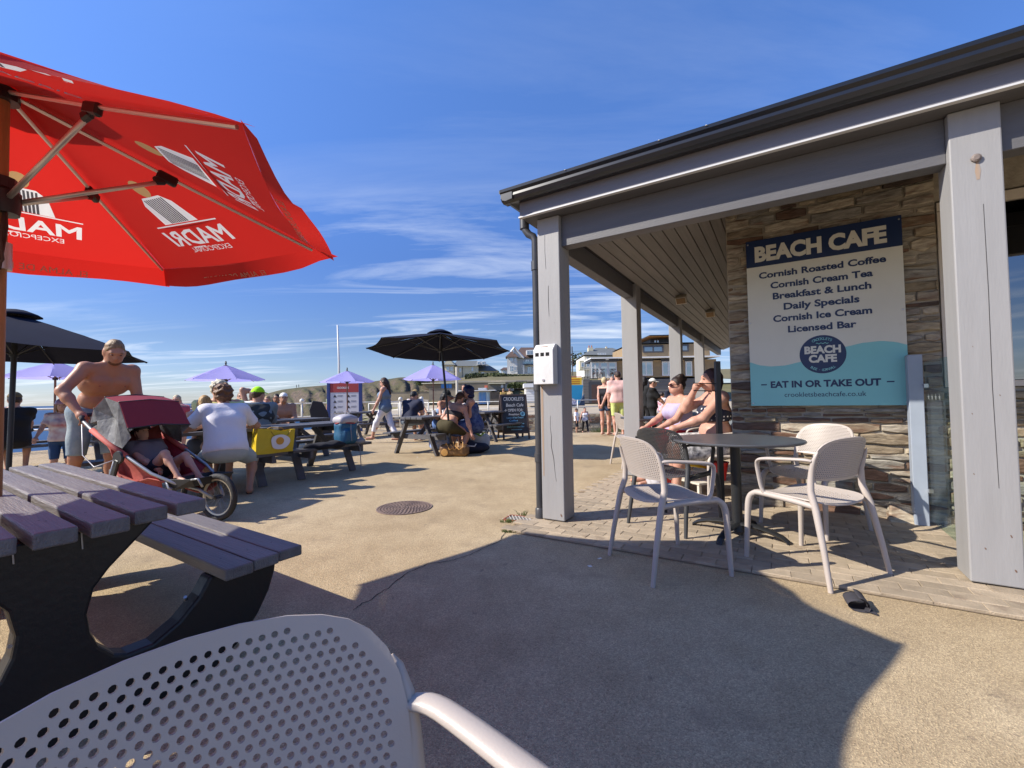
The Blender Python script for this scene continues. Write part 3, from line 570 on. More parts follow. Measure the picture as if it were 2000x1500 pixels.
b.prism([(-SGW / 2, 0), (SGW / 2, 0)] + [((u - .5) * SGW, SGH * (1 - wy(u))) for u in reversed(us)], (0, 0, 0), (1, 0, 0), (0, 0, 1), .0012); b.build('sea_wave', TEAL, sign)
def sline(body, v0, v1, u0, u1, m, bold=.03, name='lettering', dy=-.0022):
    capH = (v1 - v0) * SGH; o = text(body, capH, m, name, sign, ((((u0 + u1) / 2) - .5) * SGW, dy, SGH * (1 - v1)), (D2R(90), 0, 0), bold, (u1 - u0) * SGW); return o
sline('BEACH CAFE', .044, .128, .063, .914, CREAM, .075)
for tx, v0, v1, u0, u1 in (('Cornish Roasted Coffee', .200, .2355, .088, .905), ('Cornish Cream Tea', .267, .303, .168, .826), ('Breakfast & Lunch', .332, .369, .182, .814), ('Daily Specials', .399, .4365, .255, .741), ('Cornish Ice Cream', .467, .504, .179, .812), ('Licensed Bar', .535, .572, .279, .717)):
    sline(tx, v0, v1, u0, u1, NAVY, .045)
b = MB(); b.lathe([(.001, 0), (.1705, 0), (.1705, .0022), (.001, .0022)], 56); o = b.build('roundel', NAVY, sign); o.rotation_euler = (D2R(90), 0, 0); o.location = (0, 0, SGH * (1 - .711))
cz = SGH * (1 - .711)
def arc_text(s, r, a0, a1, size, top=True):
    for i, ch in enumerate(s):
        if ch == ' ': continue
        a = a0 + (a1 - a0) * i / (len(s) - 1); an = math.radians(a)
        x = r * math.sin(an); z = r * math.cos(an)
        text(ch, size, TEAL, 'letter', sign, (x, -.0035, cz + z), (D2R(90), 0 if False else (an if top else an + math.pi), 0), .01)
arc_text('CROOKLETS', .128, -28, 28, .022); arc_text('BUDE · CORNWALL', .150, 216, 144, .021, False)
b = MB(); b.tube([(-.045 + i * .09 / 16, -.003, cz + .098 + .005 * math.sin(i * math.pi / 2.6)) for i in range(17)], .003, 5); b.build('wave_mark', TEAL, sign)
for tx, z in (('BEACH', cz + .012), ('CAFE', cz - .068)):
    text(tx, .062, CREAM, 'lettering', sign, (0, -.0035, z), (D2R(90), 0, 0), .07, .265 if tx == 'BEACH' else .205)
sline('EAT IN OR TAKE OUT', .857, .893, .145, .846, NAVY, .06)
for u0, u1 in ((.077, .118), (.878, .921)): b = MB(); b.box((((u0 + u1) / 2 - .5) * SGW, -.0018, SGH * (1 - .875)), ((u1 - u0) * SGW, .001, .011)); b.build('dash', NAVY, sign)
sline('crookletsbeachcafe.co.uk', .922, .949, .239, .758, NAVY, .0)
for u, v in ((.015, .02), (.985, .02), (.015, .5), (.985, .5), (.015, .985), (.985, .985)):
    b = MB(); b.lathe([(.001, 0), (.008, 0), (.006, .004), (.001, .005)], 10); o = b.build('screw', mat('steel', (.6, .6, .6), .3, metal=1), sign); o.rotation_euler = (D2R(90), 0, 0); o.location = ((u - .5) * SGW, -.002, SGH * (1 - v))

# ------------------------------------------------------------------ ash bin on the corner post
M_tin = mat('scuffed white enamel', (.66, .65, .63), .4, .5, 6, .15, 40, stretch=(1, 1, .5), col2=(.45, .44, .42), dirt=((.42, .30, .18), .66, 11))
bn = thing('ash_bin', 'white rust-edged metal cigarette bin on the corner post', 'bin', W(-.13, -.002, 1.19), CAFE_ROT)
w, dp, h = .19, .085, .345
prof = [(0, 0), (-dp, 0), (-dp, h * .86), (-.035, h), (0, h)]
b = MB(); b.prism(prof, (-w / 2, 0, 0), (0, 1, 0), (0, 0, 1), w); b.build('body', M_tin, bn, bevel=.004)
for k in (-1, 0, 1): b = MB(); b.box((k * .050 - .008, -dp - .0006, h * .74), (.033, .002, .03)); b.build('slot', mat('black hole', (.005, .005, .005), .9), bn)
b = MB(); b.lathe([(.001, 0), (.012, 0), (.012, .004), (.001, .005)], 12); o = b.build('lock', mat('steel', (.6, .6, .6), .3, metal=1), bn); o.rotation_euler = (D2R(90), 0, 0); o.location = (0, -dp - .001, .035)
b = MB(); b.box((.0, -.06, h * .935), (.07, .002, .008), Matrix.Rotation(-.8, 3, 'X')); b.build('rust_mark', mat('rust', (.25, .13, .06), .9, .5, 30), bn)

# ------------------------------------------------------------------ glass wind screen
gs = thing('glass_screen', 'clear glass wind screen on a blue-grey post beside the stone wall', 'screen', W(2.535, 0), CAFE_ROT)
M_bp = mat('blue grey painted post', (.30, .34, .40), .5, .2, 4, dirt=((.25, .13, .07), .72, 8))
b = MB(); b.box((-.035, 1.30, .69), (.09, .09, 1.36)); b.build('post', M_bp, gs, bevel=.004)
b = MB(); b.box((0.02, .74, .69), (.010, 1.02, 1.24)); b.build('pane', glassmat('screen glass', (.86, .93, .91), .985, .03), gs)
for z in (.30, 1.12): b = MB(); b.box((.018, 1.235, z), (.026, .03, .03)); b.build('clamp', mat('steel', (.6, .6, .6), .3, metal=1), gs)
for k in range(4):   # etched starfish motif
    b = MB(); pts = []
    for i in range(10): r = .028 if i % 2 == 0 else .007; a = math.pi / 2 + i * math.pi / 5; pts.append((r * math.cos(a), r * math.sin(a)))
    b.prism(pts, (.0145, 1.16 - k * .09, 1.03), (0, 1, 0), (0, 0, 1), .0005); b.build('etching', mat('etched glass', (.40, .44, .43), .7, trans=.5), gs)
# ================================================================== CHAIRS
def perforated(outline, holes, tomap, step=.02, nh=10):
    """flat outline with real round holes, triangulated and bent onto a curved shell"""
    V = []; Ed = []
    def loop(pts):
        o = len(V); V.extend([Vector(p) for p in pts]); n = len(pts); Ed.extend([(o + i, o + (i + 1) % n) for i in range(n)])
    loop(outline)
    for cx, cy, r in holes: loop([(cx + r * math.cos(2 * math.pi * k / nh), cy + r * math.sin(2 * math.pi * k / nh)) for k in range(nh)])
    xs = [p[0] for p in outline]; ys = [p[1] for p in outline]
    def inside(x, y):
        q = False; n = len(outline)
        for i in range(n):
            (x0, y0), (x1, y1) = outline[i], outline[(i + 1) % n]
            if (y0 > y) != (y1 > y) and x < (x1 - x0) * (y - y0) / (y1 - y0) + x0: q = not q
        return q
    HH = np.array([(h[0], h[1]) for h in holes]) if holes else np.zeros((0, 2)); OL = np.array(outline)
    x = min(xs)
    while x < max(xs):
        y = min(ys)
        while y < max(ys):
            if inside(x, y) and (len(HH) == 0 or np.min(np.hypot(HH[:, 0] - x, HH[:, 1] - y)) > holes[0][2] * 1.9) and np.min(np.hypot(OL[:, 0] - x, OL[:, 1] - y)) > .006: V.append(Vector((x, y)))
            y += step
        x += step
    vs, _, fs, *_ = delaunay_2d_cdt(V, Ed, [], 1, 1e-6)
    cen = np.array([[sum(vs[i].x for i in f) / 3, sum(vs[i].y for i in f) / 3] for f in fs]); keep = np.ones(len(fs), bool)
    for cx, cy, r in holes: keep &= np.hypot(cen[:, 0] - cx, cen[:, 1] - cy) > r * .93
    fs = [f for i, f in enumerate(fs) if keep[i] and inside(cen[i][0], cen[i][1])]
    return [tomap(v.x, v.y) for v in vs], [tuple(f) for f in fs]
def back_map(x, v): return (x, -.205 - .26 * v - .10 * v * v + 1.05 * x * x, .575 + v * .985)
def chair_meshes(m):
    ol = [(-.205, .0), (-.1, -.006), (0, -.008), (.1, -.006), (.205, .0), (.214, .04), (.219, .08), (.220, .12), (.216, .155), (.206, .186), (.189, .210), (.166, .227), (.138, .238), (.10, .246), (.05, .2505), (0, .252)]
    ol += [(-x, y) for x, y in reversed(ol[5:-1])]
    holes = []
    for r in range(21):
        y = .015 + r * .0113
        for k in range(-17, 18):
            x = k * .0131 + (.00655 if r % 2 else 0)
            lim = .198 if y < .15 else .198 - ((y - .15) / .09) ** 2 * .09
            top = .232 - (abs(x) / .22) ** 4 * .05
            if abs(x) < lim and y < top: holes.append((x, y, .0039))
    vs, fs = perforated(ol, holes, back_map, .022, 9); b = MB(); b.add(vs, fs); back = b.mesh('backrest', m, True)
    sl = []
    for k in range(40):
        a = 2 * math.pi * k / 40; ex = 4.2; cx, sx = math.cos(a), math.sin(a)
        sl.append((.232 * math.copysign(abs(cx) ** (2 / ex), cx), .235 * math.copysign(abs(sx) ** (2 / ex), sx)))
    hs = [(k * .019 + (.0095 if r % 2 else 0), -.155 + r * .0175, .0052) for r in range(18) for k in range(-9, 10) if abs(k * .019) < .17]
    vs, fs = perforated(sl, hs, lambda x, y: (x, y + .005, .452 - .018 * (1 - (x / .24) ** 2) + .10 * max(0, -y - .14) ** 1.6 - .35 * max(0, y - .19) ** 1.5 + .02 * (x / .24) ** 2), .03, 8); b = MB(); b.add(vs, fs); seat = b.mesh('seat', m, True)
    rear = []; front = []; arm = []
    for s in (-1, 1):
        b = MB(); ps = [(.262 * s, -.285, 0), (.250 * s, -.25, .20), (.238 * s, -.205, .42), (.228 * s, -.172, .52), (.223 * s, -.172, .58)] + [tuple(np.array(back_map(px_ * s, pv)) + np.array((.002 * s, -.007, 0))) for px_, pv in ((.218, .05), (.221, .09), (.221, .125), (.216, .158), (.211, .172))]
        b.tube(ps, [.0135, .0165, .0195, .019, .0175, .016, .014, .012, .008, .002], 8, flat=1.0); rear.append(b.mesh('rear_leg', m, True, 50))
        b = MB(); ps = [(.258 * s, .245, 0), (.252 * s, .236, .20), (.246 * s, .228, .36), (.240 * s, .216, .415), (.236 * s, .19, .44), (.234 * s, .15, .449), (.234 * s, -.05, .445), (.236 * s, -.20, .435)]
        b.tube(*catmull(ps, 4, [.013, .016, .019, .0195, .019, .018, .0175, .017]), 8, flat=1.1); front.append(b.mesh('front_leg', m, True, 50))
        b = MB(); ps = [(.228 * s, -.185, .690), (.243 * s, -.14, .694), (.262 * s, .0, .684), (.270 * s, .08, .676), (.268 * s, .125, .662), (.262 * s, .140, .632), (.256 * s, .138, .58), (.246 * s, .128, .49), (.239 * s, .11, .452)]
        b.tube(*catmull(ps, 5, [.014, .0165, .0185, .0185, .017, .0155, .015, .014, .013]), 10, flat=.60); arm.append(b.mesh('armrest', m, True, 60))
    return back, seat, rear, front, arm
M_ch = mat('warm pale grey plastic', (.43, .375, .330), .42, .12, 5, .06, 300); M_chd = mat('anthracite plastic', (.045, .045, .046), .45, .2, 5, .06, 300)
CH = {'pale': chair_meshes(M_ch)}
def recol(ms, m):
    def cp(x):
        if isinstance(x, list): return [cp(y) for y in x]
        y = x.copy(); y.materials.clear(); y.materials.append(m); return y
    return tuple(cp(x) for x in ms)
CH['dark'] = recol(CH['pale'], M_chd)
def chair(kind, x, y, fwd, label):
    t = thing('armchair', label, 'chair', (x, y, 0), math.atan2(fwd[1], fwd[0]) - math.pi / 2, 'perforated plastic terrace armchairs')
    bk, st_, re, fr, ar = CH[kind]
    for n, me in (('backrest', bk), ('seat', st_)):
        o = link(n, me, t); md = o.modifiers.new('thick', 'SOLIDIFY'); md.thickness = .0075; md.offset = -1; es = o.modifiers.new('rim', 'EDGE_SPLIT'); es.split_angle = D2R(40)
    for l in (re, fr):
        for me in l: link('leg', me, t)
    for me in ar: link('armrest', me, t)
    return t
chair('pale', -.172, .284, (.69, -.725), 'pale chair back in the near foreground, holes filling the lower left corner')
chair('pale', .984, 2.81, (.966, .25), 'pale chair left of the round table, side on, back towards the picnic tables')
chair('pale', 1.84, 2.74, (-.36, .93), 'pale chair at the right of the round table, its back leaning towards us')
chair('pale', 2.36, 3.485, (-.92, -.39), 'pale chair against the stone wall, right under the menu sign')
chair('dark', 1.33, 3.62, (.80, .60), 'dark grey chair behind the round table beside the second post')
chair('pale', 1.86, 6.75, (.99, .1), 'pale chair farther back, half hidden by the second grey post')
chair('dark', 2.25, 7.55, (.99, -.1), 'dark grey chair back behind the far pale chair near the man in pink')
# round table
rt = thing('round_table', 'round dark table on a single black column, four chairs around', 'table', (1.69, 3.33, 0), .32)
M_top = mat('dark laminate tabletop', (.060, .062, .068), .33, .6, 4, .04, 60, col2=(.11, .11, .115)); M_blk = mat('black powder coat', (.016, .017, .019), .4, .4, 12, .1, 60)
b = MB(); b.lathe([(.001, .722), (.45, .722), (.457, .726), (.458, .734), (.452, .740), (.001, .740)], 64); b.build('tabletop', M_top, rt, smooth=True, ang=40)
b = MB(); b.lathe([(.001, .06), (.037, .06), (.037, .70), (.001, .70)], 20); b.lathe([(.037, .0), (.06, .0), (.05, .05), (.037, .06)], 20, (0, 0, .05)); b.lathe([(.04, .0), (.10, .02), (.10, .022), (.001, .022)], 16, (0, 0, .70)); b.build('column', M_blk, rt, smooth=True, ang=40)
for k in range(4):
    a = k * math.pi / 2 + .42; ca, sa = math.cos(a), math.sin(a)
    b = MB(); b.tube([(ca * r, sa * r, z) for r, z in ((.02, .10), (.12, .10), (.22, .085), (.30, .06), (.335, .035), (.34, .006))], [.034, .033, .029, .026, .024, .02], 6, flat=.6); b.build('foot', M_blk, rt, smooth=True, ang=60)
for q in range(9):
    pass
# ================================================================== PICNIC TABLES
M_brd = mat('grey stained board', (.168, .156, .148), .5, .9, 2.6, .5, 14, stretch=(.8, 13, 8), objvar=.16, col2=(.11, .098, .10), dirt=((.24, .21, .19), .70, 5))
M_blkp = mat('black recycled plastic', (.008, .008, .0095), .42, .3, 5, .15, 40)
M_pic = mat('grey stained picnic timber', (.098, .094, .098), .6, .5, 2.4, .3, 22, stretch=(6, .8, 6), objvar=.14, dirt=((.19, .175, .16), .72, 5))
M_end = mat('sawn board end', (.14, .12, .105), .8, .6, 3, .2, 30, stretch=(3, 3, 20))
nt_ = thing('picnic_table', 'near left picnic table with black sculpted legs and dusky grey boards', 'picnic table', (-2.055, 1.745, 0), math.atan2(-.546, .838))
ZT, ZB = .72, .435
rr = random.Random(3)
bw, gp2 = .094, .028; tot = 6 * bw + 5 * gp2
for i in range(6):
    y = .368 - i * .122; l0, l1 = -1.25 + rr.uniform(-.02, .02), (.792, .80, .866, .868, .865, .86)[i]
    b = MB(); b.span((l0, y - bw / 2, ZT - .048), (l1, y + bw / 2, ZT)); o = b.build('board', M_brd, nt_, bevel=.006, seg=2)
    for x in (l1 - .20, l1 - .17, -.7):
        k = MB(); k.lathe([(.0035, 0), (.0035, .0006), (.0005, .0006)], 7, (x, y + rr.uniform(-.03, .03), ZT)); k.build('screw', M_blk, nt_)
for sd in (1, -1):
    for i in range(3):
        y = .066 + sd * (.678 - i * .110); l1 = .79 + i * .012 * sd
        b = MB(); b.span((-1.2, y - .0505, ZB - .045), (l1, y + .054, ZB)); b.build('bench_board', M_brd, nt_, bevel=.006, seg=2)
        k = MB(); k.lathe([(.0035, 0), (.0035, .0006), (.0005, .0006)], 7, (l1 - .16, y, ZB)); k.build('screw', M_blk, nt_)
def leg_outline():
    right = [(.30, .668), (.228, .591), (.164, .523), (.126, .469), (.110, .391), (.118, .33), (.14, .274), (.18, .228), (.214, .212), (.286, .212), (.364, .256), (.431, .326), (.466, .388), (.732, .388), (.725, .33), (.700, .25), (.655, .17), (.59, .09), (.50, .03), (.44, 0)]
    m = .030; left = [(2 * m - x, z) for x, z in right]; return right + left[::-1]
for x in (.70, -.95):
    b = MB(); b.prism(leg_outline(), (x - .085, 0, 0), (0, 1, 0), (0, 0, 1), .085); b.build('leg_panel', M_blkp, nt_, bevel=.010, seg=2)
b = MB(); b.span((-.86, .0, ZT - .14), (.61, .06, ZT - .052)); b.build('spine', M_blkp, nt_)
for y in (.09, -.06): b = MB(); b.tube([(.706, y, ZT - .05), (.705, y + .004, ZT - .11)], .002, 5); b.build('loose_thread', mat('pale grit', (.5, .48, .45), .8), nt_)
b = MB(); b.lathe([(.006, 0), (.006, .002), (.0005, .002)], 8); o = b.build('bolt', mat('steel', (.6, .6, .6), .3, metal=1), nt_); o.location = (.702, -.06, .37); o.rotation_euler = (0, D2R(90), 0)
b = MB(); b.tube([(.66, .40, .315), (.68, .39, .335)], .006, 8); b.build('bolt', mat('steel', (.6, .6, .6), .3, metal=1), nt_)
def atable(a, s, L, label, zt=.74, rz=None, m=None, proto=[]):
    """A-frame picnic table: its boards run along local y, its near end at local y = 0"""
    p = W(s, a); r = CAFE_ROT if rz is None else rz
    t = thing('picnic_table', label, 'picnic table', p, r, 'timber picnic tables on the terrace'); m = m or M_pic
    for i in range(5): b = MB(); b.span((-.36 + i * .146, 0, zt - .042), (-.36 + i * .146 + .136, L, zt)); b.build('board', m, t, bevel=.004)
    for sd in (-1, 1):
        for i in range(2):
            x = sd * (.49 + i * .125); b = MB(); b.span((x - .058 + .03 * sd, -.02 + .02 * i, .393), (x + .058 + .03 * sd, L + .02, .432)); b.build('bench_board', m, t, bevel=.004)
    for y in (.22, L - .22):
        for sd in (-1, 1):
            b = MB(); b.beam((sd * .545, y, 0), (sd * .225, y, zt - .044), .045, .10, (0, 1, 0)); b.v = [(x, yy, max(z, 0)) for x, yy, z in b.v]; b.build('leg', m, t)
        b = MB(); b.span((-.71, y + .024, .30), (.71, y + .066, .392)); b.build('crossbar', m, t); b = MB(); b.span((-.35, y + .024, zt - .14), (.35, y + .066, zt - .043)); b.build('crossbar', m, t)
        mid = L / 2; b = MB(); b.beam((0, y + (.07 if y < mid else 0), .36), (0, mid + (-.12 if y < mid else .12), zt - .06), .04, .07); b.build('brace', m, t)
    return t
atable(-1.75, -4.62, 1.68, 'grey picnic table under the wetsuits, behind the red buggy')
atable(.02, -4.62, 1.28, 'grey picnic table with the blue rucksack on its bench')
atable(.75, -6.6, 1.5, 'grey picnic table between the neon cap man and the rucksack')
atable(4.6, -9.0, 1.5, 'grey picnic table under the small lilac parasol by the information board')
atable(2.70, -4.52, 1.6, 'grey picnic table seen end on, under the wide navy parasol')
atable(5.2, -6.0, 1.5, 'grey picnic table where the man in navy sits, behind the wide navy parasol')
atable(5.35, -4.95, 1.5, 'grey picnic table beside the chalkboard, right of the woman in the blue dress')
atable(-4.2, -8.6, 1.7, 'grey picnic table at far left under the dark navy parasol')
atable(-2.0, -9.6, 1.7, 'grey picnic table at far left beside the terrace railing')
# dark veranda table of the two seated women
vt = thing('veranda_table', 'square dark table in front of the woman in sunglasses', 'table', (1.98, 6.1, 0), .1)
b = MB(); b.box((0, 0, .76), (.72, .72, .03)); b.build('tabletop', M_top, vt, bevel=.006)
b = MB(); b.lathe([(.035, 0), (.035, .74)], 14); b.lathe([(.25, 0), (.25, .02), (.04, .05)], 20); b.build('column', M_blk, vt)

# ================================================================== PARASOLS
def parasol(label, loc, r, zr, zt, n, rot, m, tilt=(0, 0), pole_m=None, pole_r=.022, rib_m=None, vent=True, finial=False, sag=.03, pole_bottom=0.0, valance=0.0, flare=None, group=None, struts=True, name='parasol', pole_kink=None, canopy=True):
    t = thing(name, label, 'parasol', loc, rot, group); tx, ty = tilt
    Rm = Matrix.Rotation(tx, 3, 'X') @ Matrix.Rotation(ty, 3, 'Y'); piv = Vector((0, 0, zr)); T = lambda p: piv + Rm @ (Vector(p) - piv)
    b = MB(); NR, NS = 7, 8
    for i in range(n):
        a0, a1 = 2 * math.pi * i / n, 2 * math.pi * (i + 1) / n; o = len(b.v)
        for j in range(NR + 1):
            q = .06 + .94 * j / NR
            for k in range(NS + 1):
                f = k / NS; x = r * q * ((1 - f) * math.cos(a0) + f * math.cos(a1)); y = r * q * ((1 - f) * math.sin(a0) + f * math.sin(a1))
                bow = math.sin(math.pi * f) * sag * (q ** 1.5); ed = 1 - .035 * math.sin(math.pi * f) * q
                b.v.append(tuple(T((x * ed, y * ed, zt - (zt - zr) * q ** 1.08 - bow + .006 * mnoise.noise(Vector((x * 4, y * 4, i)))))))
        b.f += [(o + j * (NS + 1) + k, o + j * (NS + 1) + k + 1, o + (j + 1) * (NS + 1) + k + 1, o + (j + 1) * (NS + 1) + k) for j in range(NR) for k in range(NS)]
    if canopy:
      cv = b.build('canopy', m, t, smooth=False)
      for p in cv.data.polygons: p.use_smooth = True
      bm = bmesh.new(); bm.from_mesh(cv.data); bmesh.ops.remove_doubles(bm, verts=bm.verts, dist=.0008); bm.to_mesh(cv.data); bm.free()
    if valance:
        for i in range(n):
            a0, a1 = 2 * math.pi * i / n, 2 * math.pi * (i + 1) / n; q = MB(); wa = rnd.uniform(0, 6)
            for k in range(13):
                f = -.012 + 1.024 * k / 12; x = r * ((1 - f) * math.cos(a0) + f * math.cos(a1)); y = r * ((1 - f) * math.sin(a0) + f * math.sin(a1)); ed = 1 - .035 * math.sin(math.pi * f); bow = math.sin(math.pi * f) * sag; nn = Vector((x, y, 0)).normalized()
                p = Vector((x * ed, y * ed, zr - bow)); vl = valance * (.38 if flare is not None and i == 5 else 1); fl = (.5 if flare is None else flare[i][0] + (flare[i][1] - flare[i][0]) * min(1, f * 2.2)) + .13 * math.sin(wa + f * 5.0)
                for w in (0, .5, 1):
                    q.v.append(tuple(T(p + nn * (vl * fl * w) + Vector((0, 0, -vl * math.sqrt(max(.02, 1 - min(fl, 1) ** 2)) * w - .012 * w * math.sin(f * 9 + wa))))))
            q.f = [(k * 3 + w, (k + 1) * 3 + w, (k + 1) * 3 + w + 1, k * 3 + w + 1) for k in range(12) for w in (0, 1)]
            q.build('valance', m, t, smooth=True)
    if vent:
        b = MB(); b.lathe([(.02, zt + .07), (.10, zt + .055), (.20, zt + .012), (.25, zt - .022), (.235, zt - .024), (.10, zt + .03), (.02, zt + .045)], n * 2); b.v = [tuple(T(p)) for p in b.v]; b.build('vent', m, t, smooth=True)
    pm_ = pole_m or M_blk; b = MB(); top = T((0, 0, zt + .02)); bot = Vector((0, 0, pole_bottom)) if pole_kink is None else Vector(pole_kink)
    b.tube([bot, bot.lerp(top, .5), top], pole_r, 14); b.build('pole', pm_, t, smooth=True, ang=50)
    if finial: b = MB(); b.lathe([(.001, 0), (.012, 0), (.012, .03), (.028, .045), (.028, .06), (.012, .07), (.02, .09), (.001, .105)], 10, tuple(T((0, 0, zt + .0)))); b.build('finial', M_blk, t, smooth=True)
    zrun = zt - (zt - zr) * 1.05
    for i in range(n):
        a = 2 * math.pi * i / n; u = Vector((math.cos(a), math.sin(a), 0)); p0 = Vector((0, 0, zt - .03)) + u * .04; p1 = u * (r * .985) + Vector((0, 0, zr - .012)); mid = p0.lerp(p1, .5) + Vector((0, 0, .0))
        b = MB(); b.tube([T(p0), T(p0.lerp(p1, .5) - Vector((0, 0, .005))), T(p1)], .0085 if r > 1.2 else .007, 6); b.build('rib', rib_m or M_blk, t)
        if struts:
            b = MB(); j = p0.lerp(p1, .42) - Vector((0, 0, .014)); b.tube([T(u * .035 + Vector((0, 0, zrun))), T(j)], .008, 6); b.build('strut', rib_m or M_blk, t)
    b = MB(); b.lathe([(.03, -.03), (.045, -.03), (.045, .03), (.03, .03)], 12, tuple(T((0, 0, zrun)))); b.build('hub', M_blk, t); b = MB(); b.lathe([(.02, -.03), (.05, -.03), (.05, .02), (.02, .02)], 12, tuple(T((0, 0, zt - .03)))); b.build('crown', M_blk, t)
    return t
M_navy = mat('navy canvas', (.010, .012, .028), .8, .3, 5, .1, 200, spec=.15)
M_lil = mat('lilac canvas', (.42, .40, .86), .8, .3, 2.5, .1, 120, col2=(.55, .53, .90), trans=.5)
M_lil2 = M_lil
M_wood = mat('orange brown wood pole', (.36, .155, .055), .55, .5, 4, .2, 20, stretch=(8, 8, .7)); M_wood2 = mat('brown wood pole', (.22, .11, .06), .6, .4, 4, stretch=(8, 8, .7))
parasol('wide navy parasol over the end-on picnic table, open from below', (-1.36, 8.25, 0), 1.36, 2.02, 2.34, 8, D2R(10), M_navy, tilt=(D2R(-4.5), D2R(1.0)), sag=.02, pole_kink=(.20, -.05, 0), rib_m=mat('grey rib', (.05, .05, .055), .4), group='navy parasols')
parasol('dark navy parasol at far left behind the shirtless man', (-6.42, 5.6, 0), 1.44, 1.77, 2.27, 6, D2R(2), M_navy, tilt=(D2R(-1.5), 0), sag=.02, pole_bottom=0, group='navy parasols', pole_r=.028, pole_kink=(.06, -.1, 0))
for lb, px, yr, yt, w, d, ang, zb in (('lilac parasol above the curly-haired pair, seen against the sea sky', 441, 742, 713, 160, 11.0, 0.3, 0), ('small lilac parasol beside the information board', 678, 746, 724, 111, 13.6, .12, 0), ('lilac parasol behind the pole of the wide navy one', 846, 741, 712, 122, 14.4, .5, 0), ('pale lilac parasol at far left under the dark one', 108, 738, 706, 215, 9.5, .2, 0)):
    pr = D(px, yr, d); pt = D(px, yt, d); dx = abs((px - 1000) / FPX); r = w / 2 / FPX * d / (1 + .35 * dx * dx)
    parasol(lb, (pr.x, pr.y, 0), r, pr.z, pt.z, 6, ang, M_lil, pole_m=M_wood2, pole_r=.02, rib_m=M_wood2, vent=False, finial=True, sag=.02, group='lilac parasols', struts=True)
# red parasol over the near table
M_red = mat('red parasol canvas', (.60, .020, .014), .7, .16, 1.5, .08, 120, col2=(.46, .015, .012), trans=.50)
M_alu = mat('brushed aluminium', (.62, .58, .54), .35, .15, 6, metal=.7)
RP = Vector((-2.084, 1.759, 0)); RR, RZR, RZT = 1.25, 2.008, 2.40
red = parasol('big red parasol with cream lettering, its pole through the near picnic table', RP, RR, RZR, RZT, 6, D2R(-16), M_red, pole_m=M_wood, pole_r=.021, rib_m=M_alu, vent=True, sag=.035, valance=.115, flare=((.75, .97), (.97, .35), (.30, .3), (.3, .3), (.3, .3), (.9, .75)), tilt=(0, 0), struts=False, canopy=False)
M_blkj = mat('black plastic joint', (.012, .011, .012), .4)
zrun = 1.93
for i in range(6):
    a = i * math.pi / 3; u = Vector((math.cos(a), math.sin(a), 0)); p0 = Vector((0, 0, RZT - .03)) + u * .04; p1 = u * RR + Vector((0, 0, RZR - .012)); j = p0.lerp(p1, .41) - Vector((0, 0, .03))
    b = MB(); b.tube([u * .05 + Vector((0, 0, zrun)), j], .0105, 8); b.build('strut', M_alu, red, smooth=True)
    b = MB(); b.box(j + Vector((0, 0, .012)), (.085, .03, .05), Matrix.Rotation(a, 3, 'Z') @ Matrix.Rotation(.30, 3, 'Y')); b.box(j - u * .03 - Vector((0, 0, .008)), (.05, .026, .04), Matrix.Rotation(a, 3, 'Z') @ Matrix.Rotation(-.3, 3, 'Y')); b.build('joint', M_blkj, red, bevel=.008)
b = MB(); b.lathe([(.03, -.06), (.055, -.06), (.06, -.02), (.06, .03), (.04, .05), (.03, .05)], 14, (0, 0, zrun)); b.build('runner', M_blkj, red, smooth=True, ang=40)
for k in range(5):
    b = MB(); x = .035 + .014 * k; ph = k * 1.3; b.tube([(x * .9, -.03 - .006 * k, zrun - .03 + .01 * k), (x + .01 * math.sin(ph), -.04, 1.78), (x - .01 * math.sin(ph), -.035, 1.66), (x * .7 + .01, -.03, 1.57 + .02 * k), (x * .5, -.02, 1.63), (x * .6 + .01, -.01, 1.8), (.03, .0, zrun - .02)], .005, 6); b.build('cord', mat('brown cord', (.06, .025, .018), .8), red, smooth=True)
b = MB(); b.lathe([(.028, 0), (.036, 0), (.036, .11), (.028, .11)], 14, (0, 0, 1.64)); b.build('collar', M_alu, red, smooth=True, ang=40)
# canopy cloth: the printing is woven into the same sheet, so it shows reversed from below
M_print = mat('cream print', (.74, .70, .62), .8, .1, 5, trans=.5); M_vest = mat('grey stripe print', (.10, .095, .10), .8, .15, 60, trans=.3); M_tan = mat('tan print', (.50, .30, .12), .8, .1, trans=.4); M_gold = mat('dull gold print', (.36, .12, .05), .8, .1, trans=.4)
M_dull = mat('dull cream print', (.62, .42, .34), .8, .1, 5, trans=.5)
apo = RR * math.cos(math.pi / 6)
def text_outline(body, capH, width, bold, X, Y):
    cu = bpy.data.curves.new('t', 'FONT'); cu.body = body; cu.size = capH / .7; cu.offset = bold * capH; cu.resolution_u = 2; cu.align_x = 'CENTER'
    t = bpy.data.objects.new('t', cu); COL.objects.link(t); bpy.context.view_layer.update()
    me = bpy.data.meshes.new_from_object(t.evaluated_get(bpy.context.evaluated_depsgraph_get())); bpy.data.objects.remove(t); bpy.data.curves.remove(cu)
    bm = bmesh.new(); bm.from_mesh(me); bmesh.ops.remove_doubles(bm, verts=bm.verts, dist=1e-5); bpy.data.meshes.remove(me)
    xs = [v.co.x for v in bm.verts]; k = width / (max(xs) - min(xs)); mid = (max(xs) + min(xs)) / 2
    ed = [tuple(((v.co.x - mid) * k + X, Y - v.co.y) for v in e.verts) for e in bm.edges if len(e.link_faces) == 1]
    bm.free(); return ed
def poly_edges(pts): return [(pts[i], pts[(i + 1) % len(pts)]) for i in range(len(pts))]
